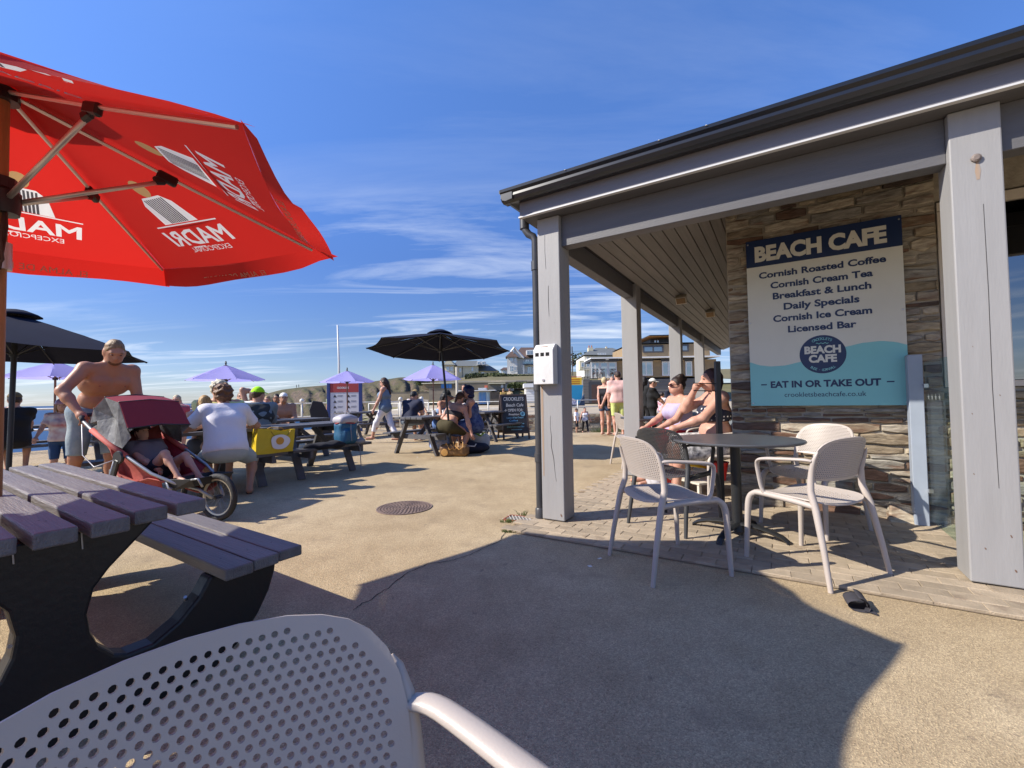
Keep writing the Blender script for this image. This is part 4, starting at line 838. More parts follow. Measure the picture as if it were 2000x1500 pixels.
layers = [(M_print, text_outline('MADRI', .105, .46, .03, 0, .905) + text_outline('EXCEPCIONAL', .036, .31, 0, 0, .962) + poly_edges([(-.235, .762), (.215, .762), (.215, .770), (-.235, .770)]) + poly_edges([(.12, .922), (.02, .922), (.02, .932), (.12, .932)])),
          (M_print, poly_edges([(-.125, .752), (-.10, .62), (-.06, .575), (.06, .575), (.10, .62), (.125, .752)])),
          (M_tan, poly_edges([(.04 * math.cos(k * math.pi / 8), .525 + .052 * math.sin(k * math.pi / 8)) for k in range(16)]))]
for k in range(9): xk = (k - 4) * .015; layers.append((M_vest, poly_edges([(xk - .0055, .748), (xk - .0045, .588), (xk + .0045, .588), (xk + .0055, .748)])))
hw = RR * math.sin(math.pi / 6); V = []; Ed = []
def addv(p): V.append(Vector(p)); return len(V) - 1
ring = [(-hw * .06, apo * .06), (hw * .06, apo * .06)] + [(hw * q / 12 * .999, apo * q / 12) for q in range(1, 13)] + [(hw * q / 12, apo) for q in range(11, -12, -1)] + [(-hw * q / 12, apo * q / 12) for q in range(12, 0, -1)]
o = [addv(p) for p in ring]; Ed += [(o[i], o[(i + 1) % len(o)]) for i in range(len(o))]
for _, es in layers:
    for a, b2 in es: Ed.append((addv(a), addv(b2)))
for i in range(-15, 16):
    for j in range(2, 25):
        y = apo * j / 25; x = i * .045
        if abs(x) < hw * y / apo * .96: addv((x, y))
vs, _, fs, *_ = delaunay_2d_cdt(V, Ed, [], 1, 1e-5)
cen = np.array([[sum(vs[i].x for i in f) / 3, sum(vs[i].y for i in f) / 3] for f in fs]); slot = np.zeros(len(fs), int)
mats_ = [M_red]
for mm, es in layers:
    if mm not in mats_: mats_.append(mm)
    E_ = np.array(es); x0, y0, x1, y1 = E_[:, 0, 0], E_[:, 0, 1], E_[:, 1, 0], E_[:, 1, 1]
    cy = cen[:, 1][:, None]; cx = cen[:, 0][:, None]; cr = ((y0 > cy) != (y1 > cy)) & (cx < (x1 - x0) * (cy - y0) / np.where(y1 == y0, 1e-9, y1 - y0) + x0)
    slot[(cr.sum(1) % 2) == 1] = mats_.index(mm)
b = MB(); sl = []
for i in range(6):
    am = (i + .5) * math.pi / 3; u = Vector((math.cos(am), math.sin(am), 0)); v = Vector((-math.sin(am), math.cos(am), 0)); pv = []
    for p in vs:
        q = max(p.y / apo, .001); f = min(max(.5 + p.x / (2 * hw * q), 0), 1); ed = 1 - .035 * math.sin(math.pi * f) * q; bow = math.sin(math.pi * f) * .035 * q ** 1.5
        w = (u * p.y + v * p.x) * ed; pv.append((w.x, w.y, RZT - (RZT - RZR) * q ** 1.08 - bow + math.sin(math.pi * f) * .010 * mnoise.noise(Vector((w.x * 3.5, w.y * 3.5, i * 3.0)))))
    b.add(pv, fs); sl += slot.tolist()
cv = b.build('canopy', M_red, red, smooth=True)
for mm in mats_[1:]: cv.data.materials.append(mm)
cv.data.polygons.foreach_set('material_index', sl)
bm = bmesh.new(); bm.from_mesh(cv.data); bmesh.ops.remove_doubles(bm, verts=bm.verts, dist=.0005); bm.to_mesh(cv.data); bm.free()
for i in range(6):
    am = (i + .5) * math.pi / 3; u = Vector((math.cos(am), math.sin(am), 0)); v = Vector((-math.sin(am), math.cos(am), 0))
    o = text('EL ALMA DE MADRID', .036, M_dull, 'lettering', red, width=.50, ext=.0003)
    fl_ = (.92, .72, .30, .3, .3, .85)[i]; y_ax = (-u * fl_ + Vector((0, 0, math.sqrt(max(.02, 1 - fl_ ** 2))))).normalized(); Mx = Matrix((v, y_ax, v.cross(y_ax))).transposed().to_4x4(); Mx.translation = u * (apo * .962) + Vector((0, 0, RZR - .040)) - y_ax * .092 - v.cross(y_ax) * .026 * (-1 if v.cross(y_ax).z < 0 else 1); o.matrix_local = Mx
# ================================================================== PEOPLE
def nrm(v): v = np.array(v, float); return v / (np.linalg.norm(v) + 1e-12)
def ik(a, t, l1, l2, pole):
    d = t - a; L = np.linalg.norm(d)
    if L > (l1 + l2) * .995: t = a + d * ((l1 + l2) * .995 / L); d = t - a; L = np.linalg.norm(d)
    u = d / L; x = (l1 * l1 - l2 * l2 + L * L) / (2 * L); h = math.sqrt(max(l1 * l1 - x * x, 0)); p = np.array(pole, float); p = p - u * (p @ u); return a + u * x + nrm(p) * h, t
SK = {'fair': (.50, .29, .205), 'pink': (.50, .28, .205), 'tan': (.42, .235, .15), 'ruddy': (.40, .195, .115), 'brown': (.30, .16, .10)}
def skin(kind):
    m = mat('skin ' + kind, SK[kind], .48, .6, 7, .12, 70, col2=(SK[kind][0] * .84, SK[kind][1] * .68, SK[kind][2] * .62), spec=.35, detail=6); b = m.node_tree.nodes['Principled BSDF']; b.inputs['Subsurface Weight'].default_value = .10; b.inputs['Subsurface Scale'].default_value = .012; return m
def hairm(col): return mat('hair ' + col, col, .55, .75, 30, .5, 60, stretch=(2, 2, .5))
def cloth(col, print_=None, sc=9):
    if print_: return mat('cloth %s %s' % (col, print_), col, .85, 1.0, sc, .15, 60, col2=print_, detail=2)
    return mat('cloth ' + col, col, .85, .2, 6, .2, 50)
def spots_mat():
    if 'polka' in _mats: return _mats['polka']
    m = mat('polka', (.01, .012, .03), .8); nt = m.node_tree; N = nt.nodes; L = nt.links
    v = N.new('ShaderNodeTexVoronoi'); v.inputs['Scale'].default_value = 26; v.inputs['Randomness'].default_value = .25; tc = N.new('ShaderNodeTexCoord'); L.new(tc.outputs['Object'], v.inputs['Vector'])
    r = N.new('ShaderNodeMath'); r.operation = 'LESS_THAN'; r.inputs[1].default_value = .27; L.new(v.outputs['Distance'], r.inputs[0])
    mx = N.new('ShaderNodeMix'); mx.data_type = 'RGBA'; L.new(r.outputs[0], mx.inputs[0]); mx.inputs[6].default_value = (.01, .012, .03, 1); mx.inputs[7].default_value = (.75, .73, .70, 1); L.new(mx.outputs[2], N['Principled BSDF'].inputs['Base Color']); return m
def person(label, x, y, fwd, z=0.0, ht=1.7, pose='stand', sex='f', sk='fair', hair=('short', '#3a2a1c'), wear=(), lean=0, side=0, yaw=0, pitch=0, hands=None, feet=None, elbow=(None, None), vox=.017, fat=1.0, seat=.45, fine=False, hat=None, glasses=False, beard=None, reclined=None, group=None, shoes=None, world_hands=None, twist=0):
    rz = math.atan2(fwd[1], fwd[0]) - math.pi / 2; k = ht / 1.7
    T = thing('person', label, 'person', (x, y, z), rz, group); g_ = sex == 'f'
    A = np.array
    pz = .92 if pose == 'stand' else (seat / k + .10)
    if pose == 'walk': pz = .90
    P = A((0, 0, pz)); le, si = math.radians(lean), math.radians(side)
    S = nrm((math.sin(si), math.sin(le), math.cos(le) * math.cos(si))); X = nrm(np.cross((0, 1, .0), S)) if abs(S[1]) < .99 else A((1., 0, 0)); X = nrm(A((1., 0, 0)) - S * S[0]); Fw = np.cross(S, X) ; Fw = -np.cross(X, S) if np.cross(S, X) @ A((0, 1, 0)) < 0 else np.cross(S, X)
    if twist: c_, s_ = math.cos(math.radians(twist)), math.sin(math.radians(twist)); X, Fw = X * c_ + Fw * s_, Fw * c_ - X * s_
    neck = P + S * .52; hu = nrm(S * .45 + A((0, 0, .75)) + Fw * .08)
    ya, pi_ = math.radians(yaw), math.radians(pitch); F0 = nrm(A((Fw[0], Fw[1], 0)) if abs(Fw[2]) < .95 else A((0, 1, 0))); R0 = A((F0[1], -F0[0], 0)); hf = F0 * math.cos(ya) + R0 * math.sin(ya); hf = nrm(hf * math.cos(pi_) - A((0, 0, 1)) * math.sin(pi_)); hr = nrm(np.cross(hf, (0, 0, 1))); hu2 = np.cross(hr, hf); Hc = neck + hu * .135 + hf * .02; HR = np.stack([hr, hf, hu2], 1)
    sw = (.165 if g_ else .195); hw_ = .095
    sh = [neck - S * .055 + X * sw * s for s in (-1, 1)]; hip = [P + A((hw_ * s, 0, -.01)) for s in (-1, 1)]
    # default limbs
    if hands is None:
        if pose == 'sit': hands = [(-.13, .40, pz + .12), (.13, .40, pz + .12)]
        else: hands = [(-.24, .06, .80), (.24, .06, .80)]
    if world_hands is not None:
        hands = []
        for w in world_hands:
            dx, dy = w[0] - x, w[1] - y; hands.append(((dx * math.cos(rz) + dy * math.sin(rz)) / k, (-dx * math.sin(rz) + dy * math.cos(rz)) / k, (w[2] - z) / k))
    if feet is None:
        feet = [(-.10, .0, .07), (.10, .0, .07)] if pose == 'stand' else ([(-.07, .36, .08), (.07, -.34, .12)] if pose == 'walk' else [(-.10, .46, .08), (.10, .44, .08)])
    pr = []; add = pr.append; f = fat
    add(cap(P - A((.065, 0, 0)), P + A((.065, 0, 0)), .118 * f, tag='pelvis'))
    add(cap(P + S * .13 - X * .045, P + S * .13 + X * .045, (.098 if g_ else .108) * f, tag='belly'))
    if f > 1.1: add(ell(P + S * .12 + Fw * .07, (.12 * f, .09 * f, .11), tag='belly'))
    add(cap(P + S * .31 - X * (.065 if g_ else .09), P + S * .31 + X * (.065 if g_ else .09), (.100 if g_ else .112) * f, tag='chest'))
    add(cap(P + S * .42 - X * (.08 if g_ else .115), P + S * .42 + X * (.08 if g_ else .115), .078 * f, tag='uchest'))
    if g_: [add(ell(P + S * .31 + Fw * .095 + X * .068 * s, (.062 * f, .058 * f, .062 * f), tag='bust')) for s in (-1, 1)]
    else:
        for s in (-1, 1): add(ell(P + S * .375 + Fw * .075 + X * .085 * s, (.085, .045, .055), tag='chest'))
    add(cap(neck - S * .04, Hc - hu2 * .05 - hf * .02, .056 if g_ else .064, .052 if g_ else .060, tag='neck')); add(cap(neck - S * .015 - X * .02, neck - S * .045 - X * (sw - .03), .045, .04, tag='trap')); add(cap(neck - S * .015 + X * .02, neck - S * .045 + X * (sw - .03), .045, .04, tag='trap'))
    limb = {}
    for i, s in enumerate((-1, 1)):
        t = A(hands[i], float); pole = elbow[i] if elbow[i] is not None else (.5 * s, -.7, -.5)
        e, w = ik(sh[i], t, .285, .25, A(pole, float)); limb['arm', i] = (sh[i], e, w)
        add(ell(sh[i], (.060 * f,) * 3, tag='shoulder')); r0 = (.043 if g_ else .053) * f
        add(cap(sh[i], e, r0 * 1.08, r0 * .84, tag='uarm%d' % i)); add(cap(e, e + (w - e) * .35, r0 * .84, r0 * .82, tag='farm%d' % i)); add(cap(e + (w - e) * .35, w, r0 * .82, r0 * .56, tag='farm%d' % i))
        d = nrm(w - e); add(ell(w + d * .045, (.026, .026, .026), tag='hand')); add(ell(w + d * .06, (.036, .036, .036), tag='hand'))
        ft = A(feet[i], float); kp = A((.15 * s, 1.0, .25)) if pose != 'sit' else A((.1 * s, .6, 1.0))
        kn, an = ik(hip[i], ft, .425, .405, kp); limb['leg', i] = (hip[i], kn, an)
        add(cap(hip[i], kn, .082 * f, .056 * f, tag='thigh%d' % i)); add(cap(kn, an, .051 * f, .034, tag='shin%d' % i)); add(ell(kn + (an - kn) * .3 - nrm(np.cross(np.cross(an - kn, (0, 1, 0)), an - kn)) * .018, (.046 * f, .05 * f, .075), tag='shin%d' % i))
        fd = nrm(A((.15 * s, 1, 0)) if pose != 'sit' else A((.12 * s, 1, 0))); toe = an + fd * .15 - A((0, 0, .035)) if an[2] < .3 else an + fd * .14 - A((0, 0, .05)); add(cap(an - A((0, 0, .03)) - fd * .03, toe, .036, .024, tag='foot%d' % i)); limb['foot', i] = (an, toe)
    head = [ell(Hc, (.073, .092, .108), HR, tag='head'), ell(Hc + hf * .034 - hu2 * .062, (.054, .058, .056), HR, tag='head'), cap(Hc + hf * .088 + hu2 * .008, Hc + hf * .106 - hu2 * .026, .009, .0135, tag='head'), ell(Hc + hf * .070 - hu2 * .062, (.030, .022, .014), HR, tag='head'), ell(Hc + hf * .083 + hu2 * .028, (.050, .014, .010), HR, tag='head')]
    for s in (-1, 1): head.append(ell(Hc + hr * .074 * s - hf * .008 - hu2 * .012, (.011, .022, .032), HR, tag='head'))
    for p in head: add(p)
    cl = lambda n: [p for p in pr if p[-1] in n]
    eyes_sub = [ell(Hc + hf * .092 + hr * .031 * s + hu2 * .006, (.017, .012, .010), HR) for s in (-1, 1)] if fine else []
    v, fc = sdf_mesh(pr, vox, k=.030, sub=eyes_sub); b = MB(); b.v = [tuple(q) for q in v]; b.f = [tuple(q) for q in fc]
    # fingers rooted in each palm
    for i, s in enumerate((-1, 1)):
        sh_, e, w = limb['arm', i]; d = nrm(w - e); upv = A((0, 0, 1.)) if abs(d[2]) < .8 else A((0, 1., 0)); lat = nrm(np.cross(d, upv)); pn = np.cross(lat, d); pn = -pn if pn[2] > 0 else pn
        for q in range(4):
            o = (q - 1.5) * .017; L = (.066, .076, .072, .058)[q]; b0 = w + d * .065 + lat * o
            b.tube([b0, b0 + d * L * .5 + pn * .008, b0 + d * L * .82 + pn * .030, b0 + d * L * .90 + pn * .050], [.0095, .0088, .0078, .0062], 5)
        tb = w + d * .03 + lat * (-s) * .022; b.tube([tb, tb + lat * (-s) * .028 + d * .028, tb + lat * (-s) * .030 + d * .058 + pn * .015], [.011, .0098, .0075], 5)
    def fin(b, name, m):
        b.v = [(q[0] * k, q[1] * k, q[2] * k) for q in b.v]; return b.build(name, m, T, smooth=True)
    fin(b, 'body', skin(sk))
    def garm(name, m, prims, inflate=.013, clips=(), noise=(.0042, 19), kk=.035, sub=()):
        v, fc = sdf_mesh(prims, vox, k=kk, inflate=inflate, clips=clips, noise=noise, sub=sub)
        if len(v): q = MB(); q.v = [tuple(a) for a in v]; q.f = [tuple(a) for a in fc]; return fin(q, name, m)
    def sect(i, part, fr):
        a, m_, c2 = limb[part, i]; r0, r1, r2 = ((.043 if g_ else .053) * f * 1.08, (.043 if g_ else .053) * f * .84, .03) if part == 'arm' else (.082 * f, .056 * f, .036)
        out = []
        if fr <= 1: e = a + (m_ - a) * fr; out.append(cap(a, e, r0, r0 + (r1 - r0) * fr, True))
        else: g2 = fr - 1; out += [cap(a, m_, r0, r1), cap(m_, m_ + (c2 - m_) * g2, r1 * .98, r1 + (r2 - r1) * g2 + .006, True)]
        return out
    for w in wear:
        kind, m = w[0], w[1]; m = m if isinstance(m, bpy.types.Material) else cloth(m); fr = w[2] if len(w) > 2 else .5
        if kind in ('tshirt', 'shirt'):
            q = cl(('pelvis', 'belly', 'chest', 'uchest', 'bust', 'trap', 'shoulder')) + [cap(P + S * .02 - X * .05, P + S * .30 - X * .055, .108 * f), cap(P + S * .02 + X * .05, P + S * .30 + X * .055, .108 * f)] + [p for i in (0, 1) for p in sect(i, 'arm', fr)]
            garm(kind, m, q, .024, [(P - S * .05, -S), (neck - S * .005 + Fw * .0, S + Fw * .25)])
        elif kind == 'tank':
            q = cl(('pelvis', 'belly', 'chest', 'bust', 'uchest')); garm('top', m, q, .021, [(P - S * (.06 if fr < .9 else .16), -S), (P + S * .435, S + Fw * .12)], sub=[cap(sh[i] - X * 0, sh[i] + S * .2, .07) for i in (0, 1)])
            bb = MB()
            for s in (-1, 1): bb.tube([P + S * .40 + Fw * .085 + X * .075 * s, neck - S * .03 + X * .085 * s + Fw * .01, P + S * .42 - Fw * .088 + X * .075 * s], .012, 5)
            fin(bb, 'strap', m)
        elif kind == 'bikini':
            garm('bikini_top', m, cl(('chest', 'bust', 'belly')), .010, [(P + S * .225, -S), (P + S * .372 + Fw * .06, S - Fw * .35)])
            bb = MB()
            for s in (-1, 1): bb.tube([P + S * .34 + Fw * .14 + X * .07 * s, P + S * .43 + Fw * .07 + X * .06 * s, neck - S * .0 + X * .055 * s - Fw * .02, neck + S * .01 - Fw * .06], .006, 5)
            fin(bb, 'strap', m)
        elif kind in ('shorts', 'trousers'):
            garm(kind, m, cl(('pelvis',)) + [p for i in (0, 1) for p in sect(i, 'leg', fr)], .013 if kind == 'trousers' else .016, [(P + S * .085, S)])
        elif kind in ('skirt', 'dress'):
            q = list(cl(('pelvis',)))
            for i in (0, 1):
                a, m_, c2 = limb['leg', i]; e = a + (m_ - a) * min(fr, 1); q.append(cap(a, e, .10 * f, .10 + .03 * fr, True))
                if fr > 1: q.append(cap(m_, m_ + (c2 - m_) * (fr - 1), .11, .13, True))
            cl_ = [(P + S * .10, S)]
            if kind == 'dress': q += cl(('belly', 'chest', 'bust', 'uchest')); cl_ = [(P + S * .42, S + Fw * .1)]
            garm(kind, m, q, .018, cl_, (.005, 20), .06)
            if kind == 'dress':
                bb = MB()
                for s in (-1, 1): bb.tube([P + S * .38 + Fw * .09 + X * .075 * s, neck - S * .03 + X * .085 * s, P + S * .40 - Fw * .09 + X * .075 * s], .012, 5)
                fin(bb, 'strap', m)
        elif kind == 'gilet':
            garm('gilet', m, cl(('pelvis', 'belly', 'chest', 'uchest', 'bust', 'trap')), .032, [(P - S * .06, -S), (neck - S * .02, S)], noise=(.006, 38))
    if fine and not g_:
        q = MB()
        for s in (-1, 1): c0 = P + S * .345 + Fw * .118 + X * .105 * s; q.tube([c0 - Fw * .02, c0 + Fw * .006], [.013, .007], 8)
        fin(q, 'nipples', mat('areola', (.26, .10, .07), .5))
    if shoes:
        for i in (0, 1):
            a, t = limb['foot', i]; q = MB(); v, fc = sdf_mesh([cap(a - A((0, 0, .035)), t - A((0, 0, .006)), .040, .030)], .014, inflate=.004, clips=[(a - A((0, 0, .0)) if shoes[1] == 'trainer' else a - A((0, 0, .045)), (0, 0, 1))]); q.v = [tuple(p) for p in v]; q.f = [tuple(p) for p in fc]; fin(q, 'shoe', cloth(shoes[0]))
    # hair, hat, face
    st_, hc = hair; hm = hairm(hc); base = ell(Hc + hu2 * .016 - hf * .012, (.083, .099, .107), HR)
    facecut = ell(Hc + hf * .085 - hu2 * .045, (.088, .085, .108), HR); hp = [base]; nz = (.003, 70)
    if st_ == 'crop': hp = [ell(Hc + hu2 * .014 - hf * .010, (.0775, .0955, .110), HR)]; nz = (.0035, 110); facecut = ell(Hc + hf * .085 - hu2 * .035, (.078, .075, .105), HR)
    if st_ == 'curly': hp = [ell(Hc + hu2 * .030 - hf * .015, (.097, .110, .105), HR), ell(Hc - hf * .045 - hu2 * .02, (.085, .07, .085), HR)]; nz = (.010, 75)
    if st_ in ('bob', 'long'): hp += [ell(Hc - hf * .030 - hu2 * .05, (.085, .075, .10), HR), cap(Hc + hr * .074 - hf * .01, Hc + hr * .072 - hu2 * .10 - hf * .02, .024), cap(Hc - hr * .074 - hf * .01, Hc - hr * .072 - hu2 * .10 - hf * .02, .024)]
    if st_ == 'long': hp += [cap(Hc - hf * .065 - hu2 * .05, neck - S * .16 - Fw * .12, .065, .04)]
    if st_ == 'bun': hp += [ell(Hc + hu2 * .115 - hf * .05, (.05, .05, .04), HR), ell(Hc + hu2 * .085 - hf * .095, (.04, .04, .035), HR)]
    if st_ == 'pony': hp += [cap(Hc - hf * .10 + hu2 * .03, Hc - hf * .13 - hu2 * .16, .035, .02)]
    if st_ == 'big': hp += [ell(Hc + hu2 * .05 - hf * .02, (.105, .115, .10), HR), ell(Hc - hf * .05 - hu2 * .06, (.09, .08, .09), HR)]; nz = (.006, 60)
    if st_ != 'none':
        v, fc = sdf_mesh(hp, min(vox, .013), k=.03, noise=nz, sub=[facecut])
        if len(v): q = MB(); q.v = [tuple(p) for p in v]; q.f = [tuple(p) for p in fc]; fin(q, 'hair', hm)
    if hat:
        hk, hcol = hat; m = cloth(hcol) if isinstance(hcol, str) else hcol
        if hk in ('cap', 'bucket', 'wrap'):
            v, fc = sdf_mesh([ell(Hc + hu2 * .022 - hf * .006, (.090, .106, .108), HR)], min(vox, .014), clips=[(Hc + hu2 * .030, -hu2)]); q = MB(); q.v = [tuple(p) for p in v]; q.f = [tuple(p) for p in fc]
            if hk == 'cap':
                o = len(q.v); n = 11
                for zz in (.030, .036):
                    for i in range(n): an = math.radians(-62 + 124 * i / (n - 1)); q.v.append(tuple(Hc + hf * .098 * math.cos(an) + hr * .088 * math.sin(an) + hu2 * zz))
                    for i in range(n): an = math.radians(-62 + 124 * i / (n - 1)); q.v.append(tuple(Hc + hf * (.098 * math.cos(an) + .075 * math.cos(an) ** .6) + hr * .085 * math.sin(an) + hu2 * (zz - .014)))
                for l in (0, 2 * n): q.f += [(o + l + i, o + l + i + 1, o + l + n + i + 1, o + l + n + i) for i in range(n - 1)]
                q.f += [(o + n + i, o + n + i + 1, o + 3 * n + i + 1, o + 3 * n + i) for i in range(n - 1)]
            if hk == 'bucket':
                o = len(q.v); n = 20
                for r_, zz in ((.092, .04), (.135, .010), (.135, .006), (.09, .03)):
                    for i in range(n): an = 2 * math.pi * i / n; q.v.append(tuple(Hc + hf * r_ * 1.1 * math.cos(an) + hr * r_ * math.sin(an) + hu2 * zz))
                q.f += [(o + l * n + i, o + l * n + (i + 1) % n, o + (l + 1) * n + (i + 1) % n, o + (l + 1) * n + i) for l in range(3) for i in range(n)]
            fin(q, 'hat', m)
        if hk == 'helmet':
            v, fc = sdf_mesh([ell(Hc + hu2 * .035 - hf * .006, (.112, .128, .122), HR)], .013, clips=[(Hc + hu2 * .02 + hf * .0, -hu2 + hf * .12)]); q = MB(); q.v = [tuple(p) for p in v]; q.f = [tuple(p) for p in fc]; q.lathe([(0, 0)] * 1, 3) if False else None; fin(q, 'helmet', m)
            q = MB(); q.tube([Hc + hr * .09 + hu2 * .03, Hc + hr * .07 - hu2 * .09 + hf * .02, Hc - hu2 * .13 + hf * .05, Hc - hr * .07 - hu2 * .09 + hf * .02, Hc - hr * .09 + hu2 * .03], .006, 5); fin(q, 'chin_strap', cloth('#551820'))
    if beard:
        v, fc = sdf_mesh([ell(Hc + hf * .040 - hu2 * .072, (.058, .060, .052), HR)], .010, noise=(.0015, 90), clips=[(Hc - hu2 * .040, hu2 - hf * .25)], sub=[ell(Hc + hf * .10 - hu2 * .066, (.024, .03, .010), HR)]); q = MB(); q.v = [tuple(p) for p in v]; q.f = [tuple(p) for p in fc]; fin(q, 'beard', hairm(beard))
    if vox < .03:
        q = MB()
        for s in (-1, 1):
            c0 = Hc + hf * (.0835 if fine else .090) + hr * .031 * s + hu2 * .006; v_, f_ = [], []
            q.lathe([(.001, -.009), (.010, -.004), (.012, 0), (.010, .004), (.001, .009)], 8, (0, 0, 0)); n0 = len(q.v) - 40
            for i in range(n0, len(q.v)): u = A(q.v[i]); q.v[i] = tuple(c0 + hr * u[0] * 1.05 + hf * u[1] * .8 + hu2 * u[2] * (.8 if fine else .6))
        fin(q, 'eyes', mat('eye dark', (.05, .038, .03), .25) if not fine else mat('eye white', (.22, .17, .14), .3))
        if fine:
            q = MB()
            for s in (-1, 1):
                c0 = Hc + hf * .0915 + hr * .031 * s + hu2 * .006; q.add([c0 + hr * .0052 * math.cos(a) + hu2 * .0052 * math.sin(a) + hf * .002 for a in [i * math.pi / 4 for i in range(8)]], [tuple(range(8))]); 
            fin(q, 'iris', mat('eye dark', (.05, .038, .03), .25))
        q = MB()
        for s in (-1, 1): q.tube([Hc + hf * .093 + hr * .014 * s + hu2 * .026, Hc + hf * .094 + hr * .034 * s + hu2 * .031, Hc + hf * .083 + hr * .052 * s + hu2 * .025], [.0035, .004, .002], 5)
        fin(q, 'eyebrows', hm)
        q = MB(); q.tube([Hc + hf * .083 - hr * .026 - hu2 * .060, Hc + hf * .094 - hr * .010 - hu2 * .0625, Hc + hf * .094 + hr * .010 - hu2 * .0625, Hc + hf * .083 + hr * .026 - hu2 * .060], [.002, .006, .006, .002], 6); fin(q, 'mouth', mat('lips', (.36, .10, .085), .4))
    if glasses:
        q = MB()
        for s in (-1, 1):
            cx = Hc + hf * .104 + hr * .032 * s + hu2 * .006; q.add([cx + hr * .027 * math.cos(a) + hu2 * .021 * math.sin(a) - hf * .012 * max(0, math.cos(a) * s) + hf * t for t in (0, .004) for a in [i * math.pi / 6 for i in range(12)]], [tuple(range(12)), tuple(range(23, 11, -1))] + [(i, (i + 1) % 12, 12 + (i + 1) % 12, 12 + i) for i in range(12)])
            q.tube([cx + hr * .024 * s, Hc + hr * .082 * s + hf * .05 + hu2 * .012, Hc + hr * .08 * s - hf * .02 + hu2 * .008], .0035, 5)
        q.tube([Hc + hf * .106 - hr * .008 + hu2 * .010, Hc + hf * .106 + hr * .008 + hu2 * .010], .003, 5); fin(q, 'sunglasses', mat('sunglass lens', (.035, .008, .008), .08))
    return T
def PX(px, d): return (px - 1000) / FPX * d
def at(px, d): return PX(px, d), d
# --- the red buggy and its people
BD = Vector((.966, -.26, 0)); BS = Vector((.26, .966, 0)); BW = Vector((-2.72, 4.03, 0))       # heading, far side, wheel contact
bug = thing('buggy', 'red three-wheel running buggy with a child lying inside', 'buggy', BW, math.atan2(BD.y, BD.x))
M_bred = mat('faded red nylon', (.24, .014, .022), .7, .35, 6, .25, 30, col2=(.20, .012, .022)); M_bpink = mat('sun bleached red nylon', (.40, .085, .065), .75, .35, 7, .25, 30, col2=(.30, .05, .045)); M_bgrey = mat('grey nylon', (.085, .085, .085), .6, .8, 9, 1.0, 14, col2=(.24, .24, .235)); M_tyre = mat('tyre rubber', (.018, .018, .019), .75, .4, 20, .5, 60); M_rim = mat('dull alloy rim', (.50, .46, .36), .4, .2, 10, metal=.6); M_frame = mat('grey tube frame', (.30, .31, .32), .35, .15, 10, metal=.6)
def wheel(cx, cy, r, par):
    b = MB(); n = 40; m_ = 10; tr = .026
    for i in range(n):
        a = 2 * math.pi * i / n
        for j in range(m_):
            q = 2 * math.pi * j / m_; rr_ = r - tr + tr * math.cos(q) * (1 + (.05 if (i % 2 and math.cos(q) > .4) else 0)); b.v.append((cx + rr_ * math.cos(a), cy + tr * .95 * math.sin(q), r + rr_ * math.sin(a)))
    b.f = [(i * m_ + j, ((i + 1) % n) * m_ + j, ((i + 1) % n) * m_ + (j + 1) % m_, i * m_ + (j + 1) % m_) for i in range(n) for j in range(m_)]
    w = b.build('wheel', M_tyre, par, smooth=True)
    b = MB(); n2 = 36; R0, R1 = r - .046, r - .062
    b.v = [(cx + q * math.cos(2 * math.pi * i / n2), cy + y, r + q * math.sin(2 * math.pi * i / n2)) for i in range(n2) for q, y in ((R0, -.012), (R0, .012), (R1, .008), (R1, -.008))]
    b.f = [(i * 4 + j, ((i + 1) % n2) * 4 + j, ((i + 1) % n2) * 4 + (j + 1) % 4, i * 4 + (j + 1) % 4) for i in range(n2) for j in range(4)]; b.build('rim', M_rim, w)
    b = MB()
    for i in range(20): a = 2 * math.pi * i / 20 + .1; s = .02 if i % 2 else -.02; b.tube([(cx + .018 * math.cos(a + .6), cy + s, r + .018 * math.sin(a + .6)), (cx + R1 * math.cos(a), cy, r + R1 * math.sin(a))], .0011, 3)
    b.build('spokes', M_frame, w)
    b = MB(); b.lathe([(.018, -.035), (.018, .035)], 10); o = b.build('wheel_hub', M_blk, w); o.rotation_euler = (D2R(90), 0, 0); o.location = (cx, cy, r)
wheel(0, 0, .215, bug); wheel(-.98, -.31, .215, bug); wheel(-.98, .31, .215, bug)
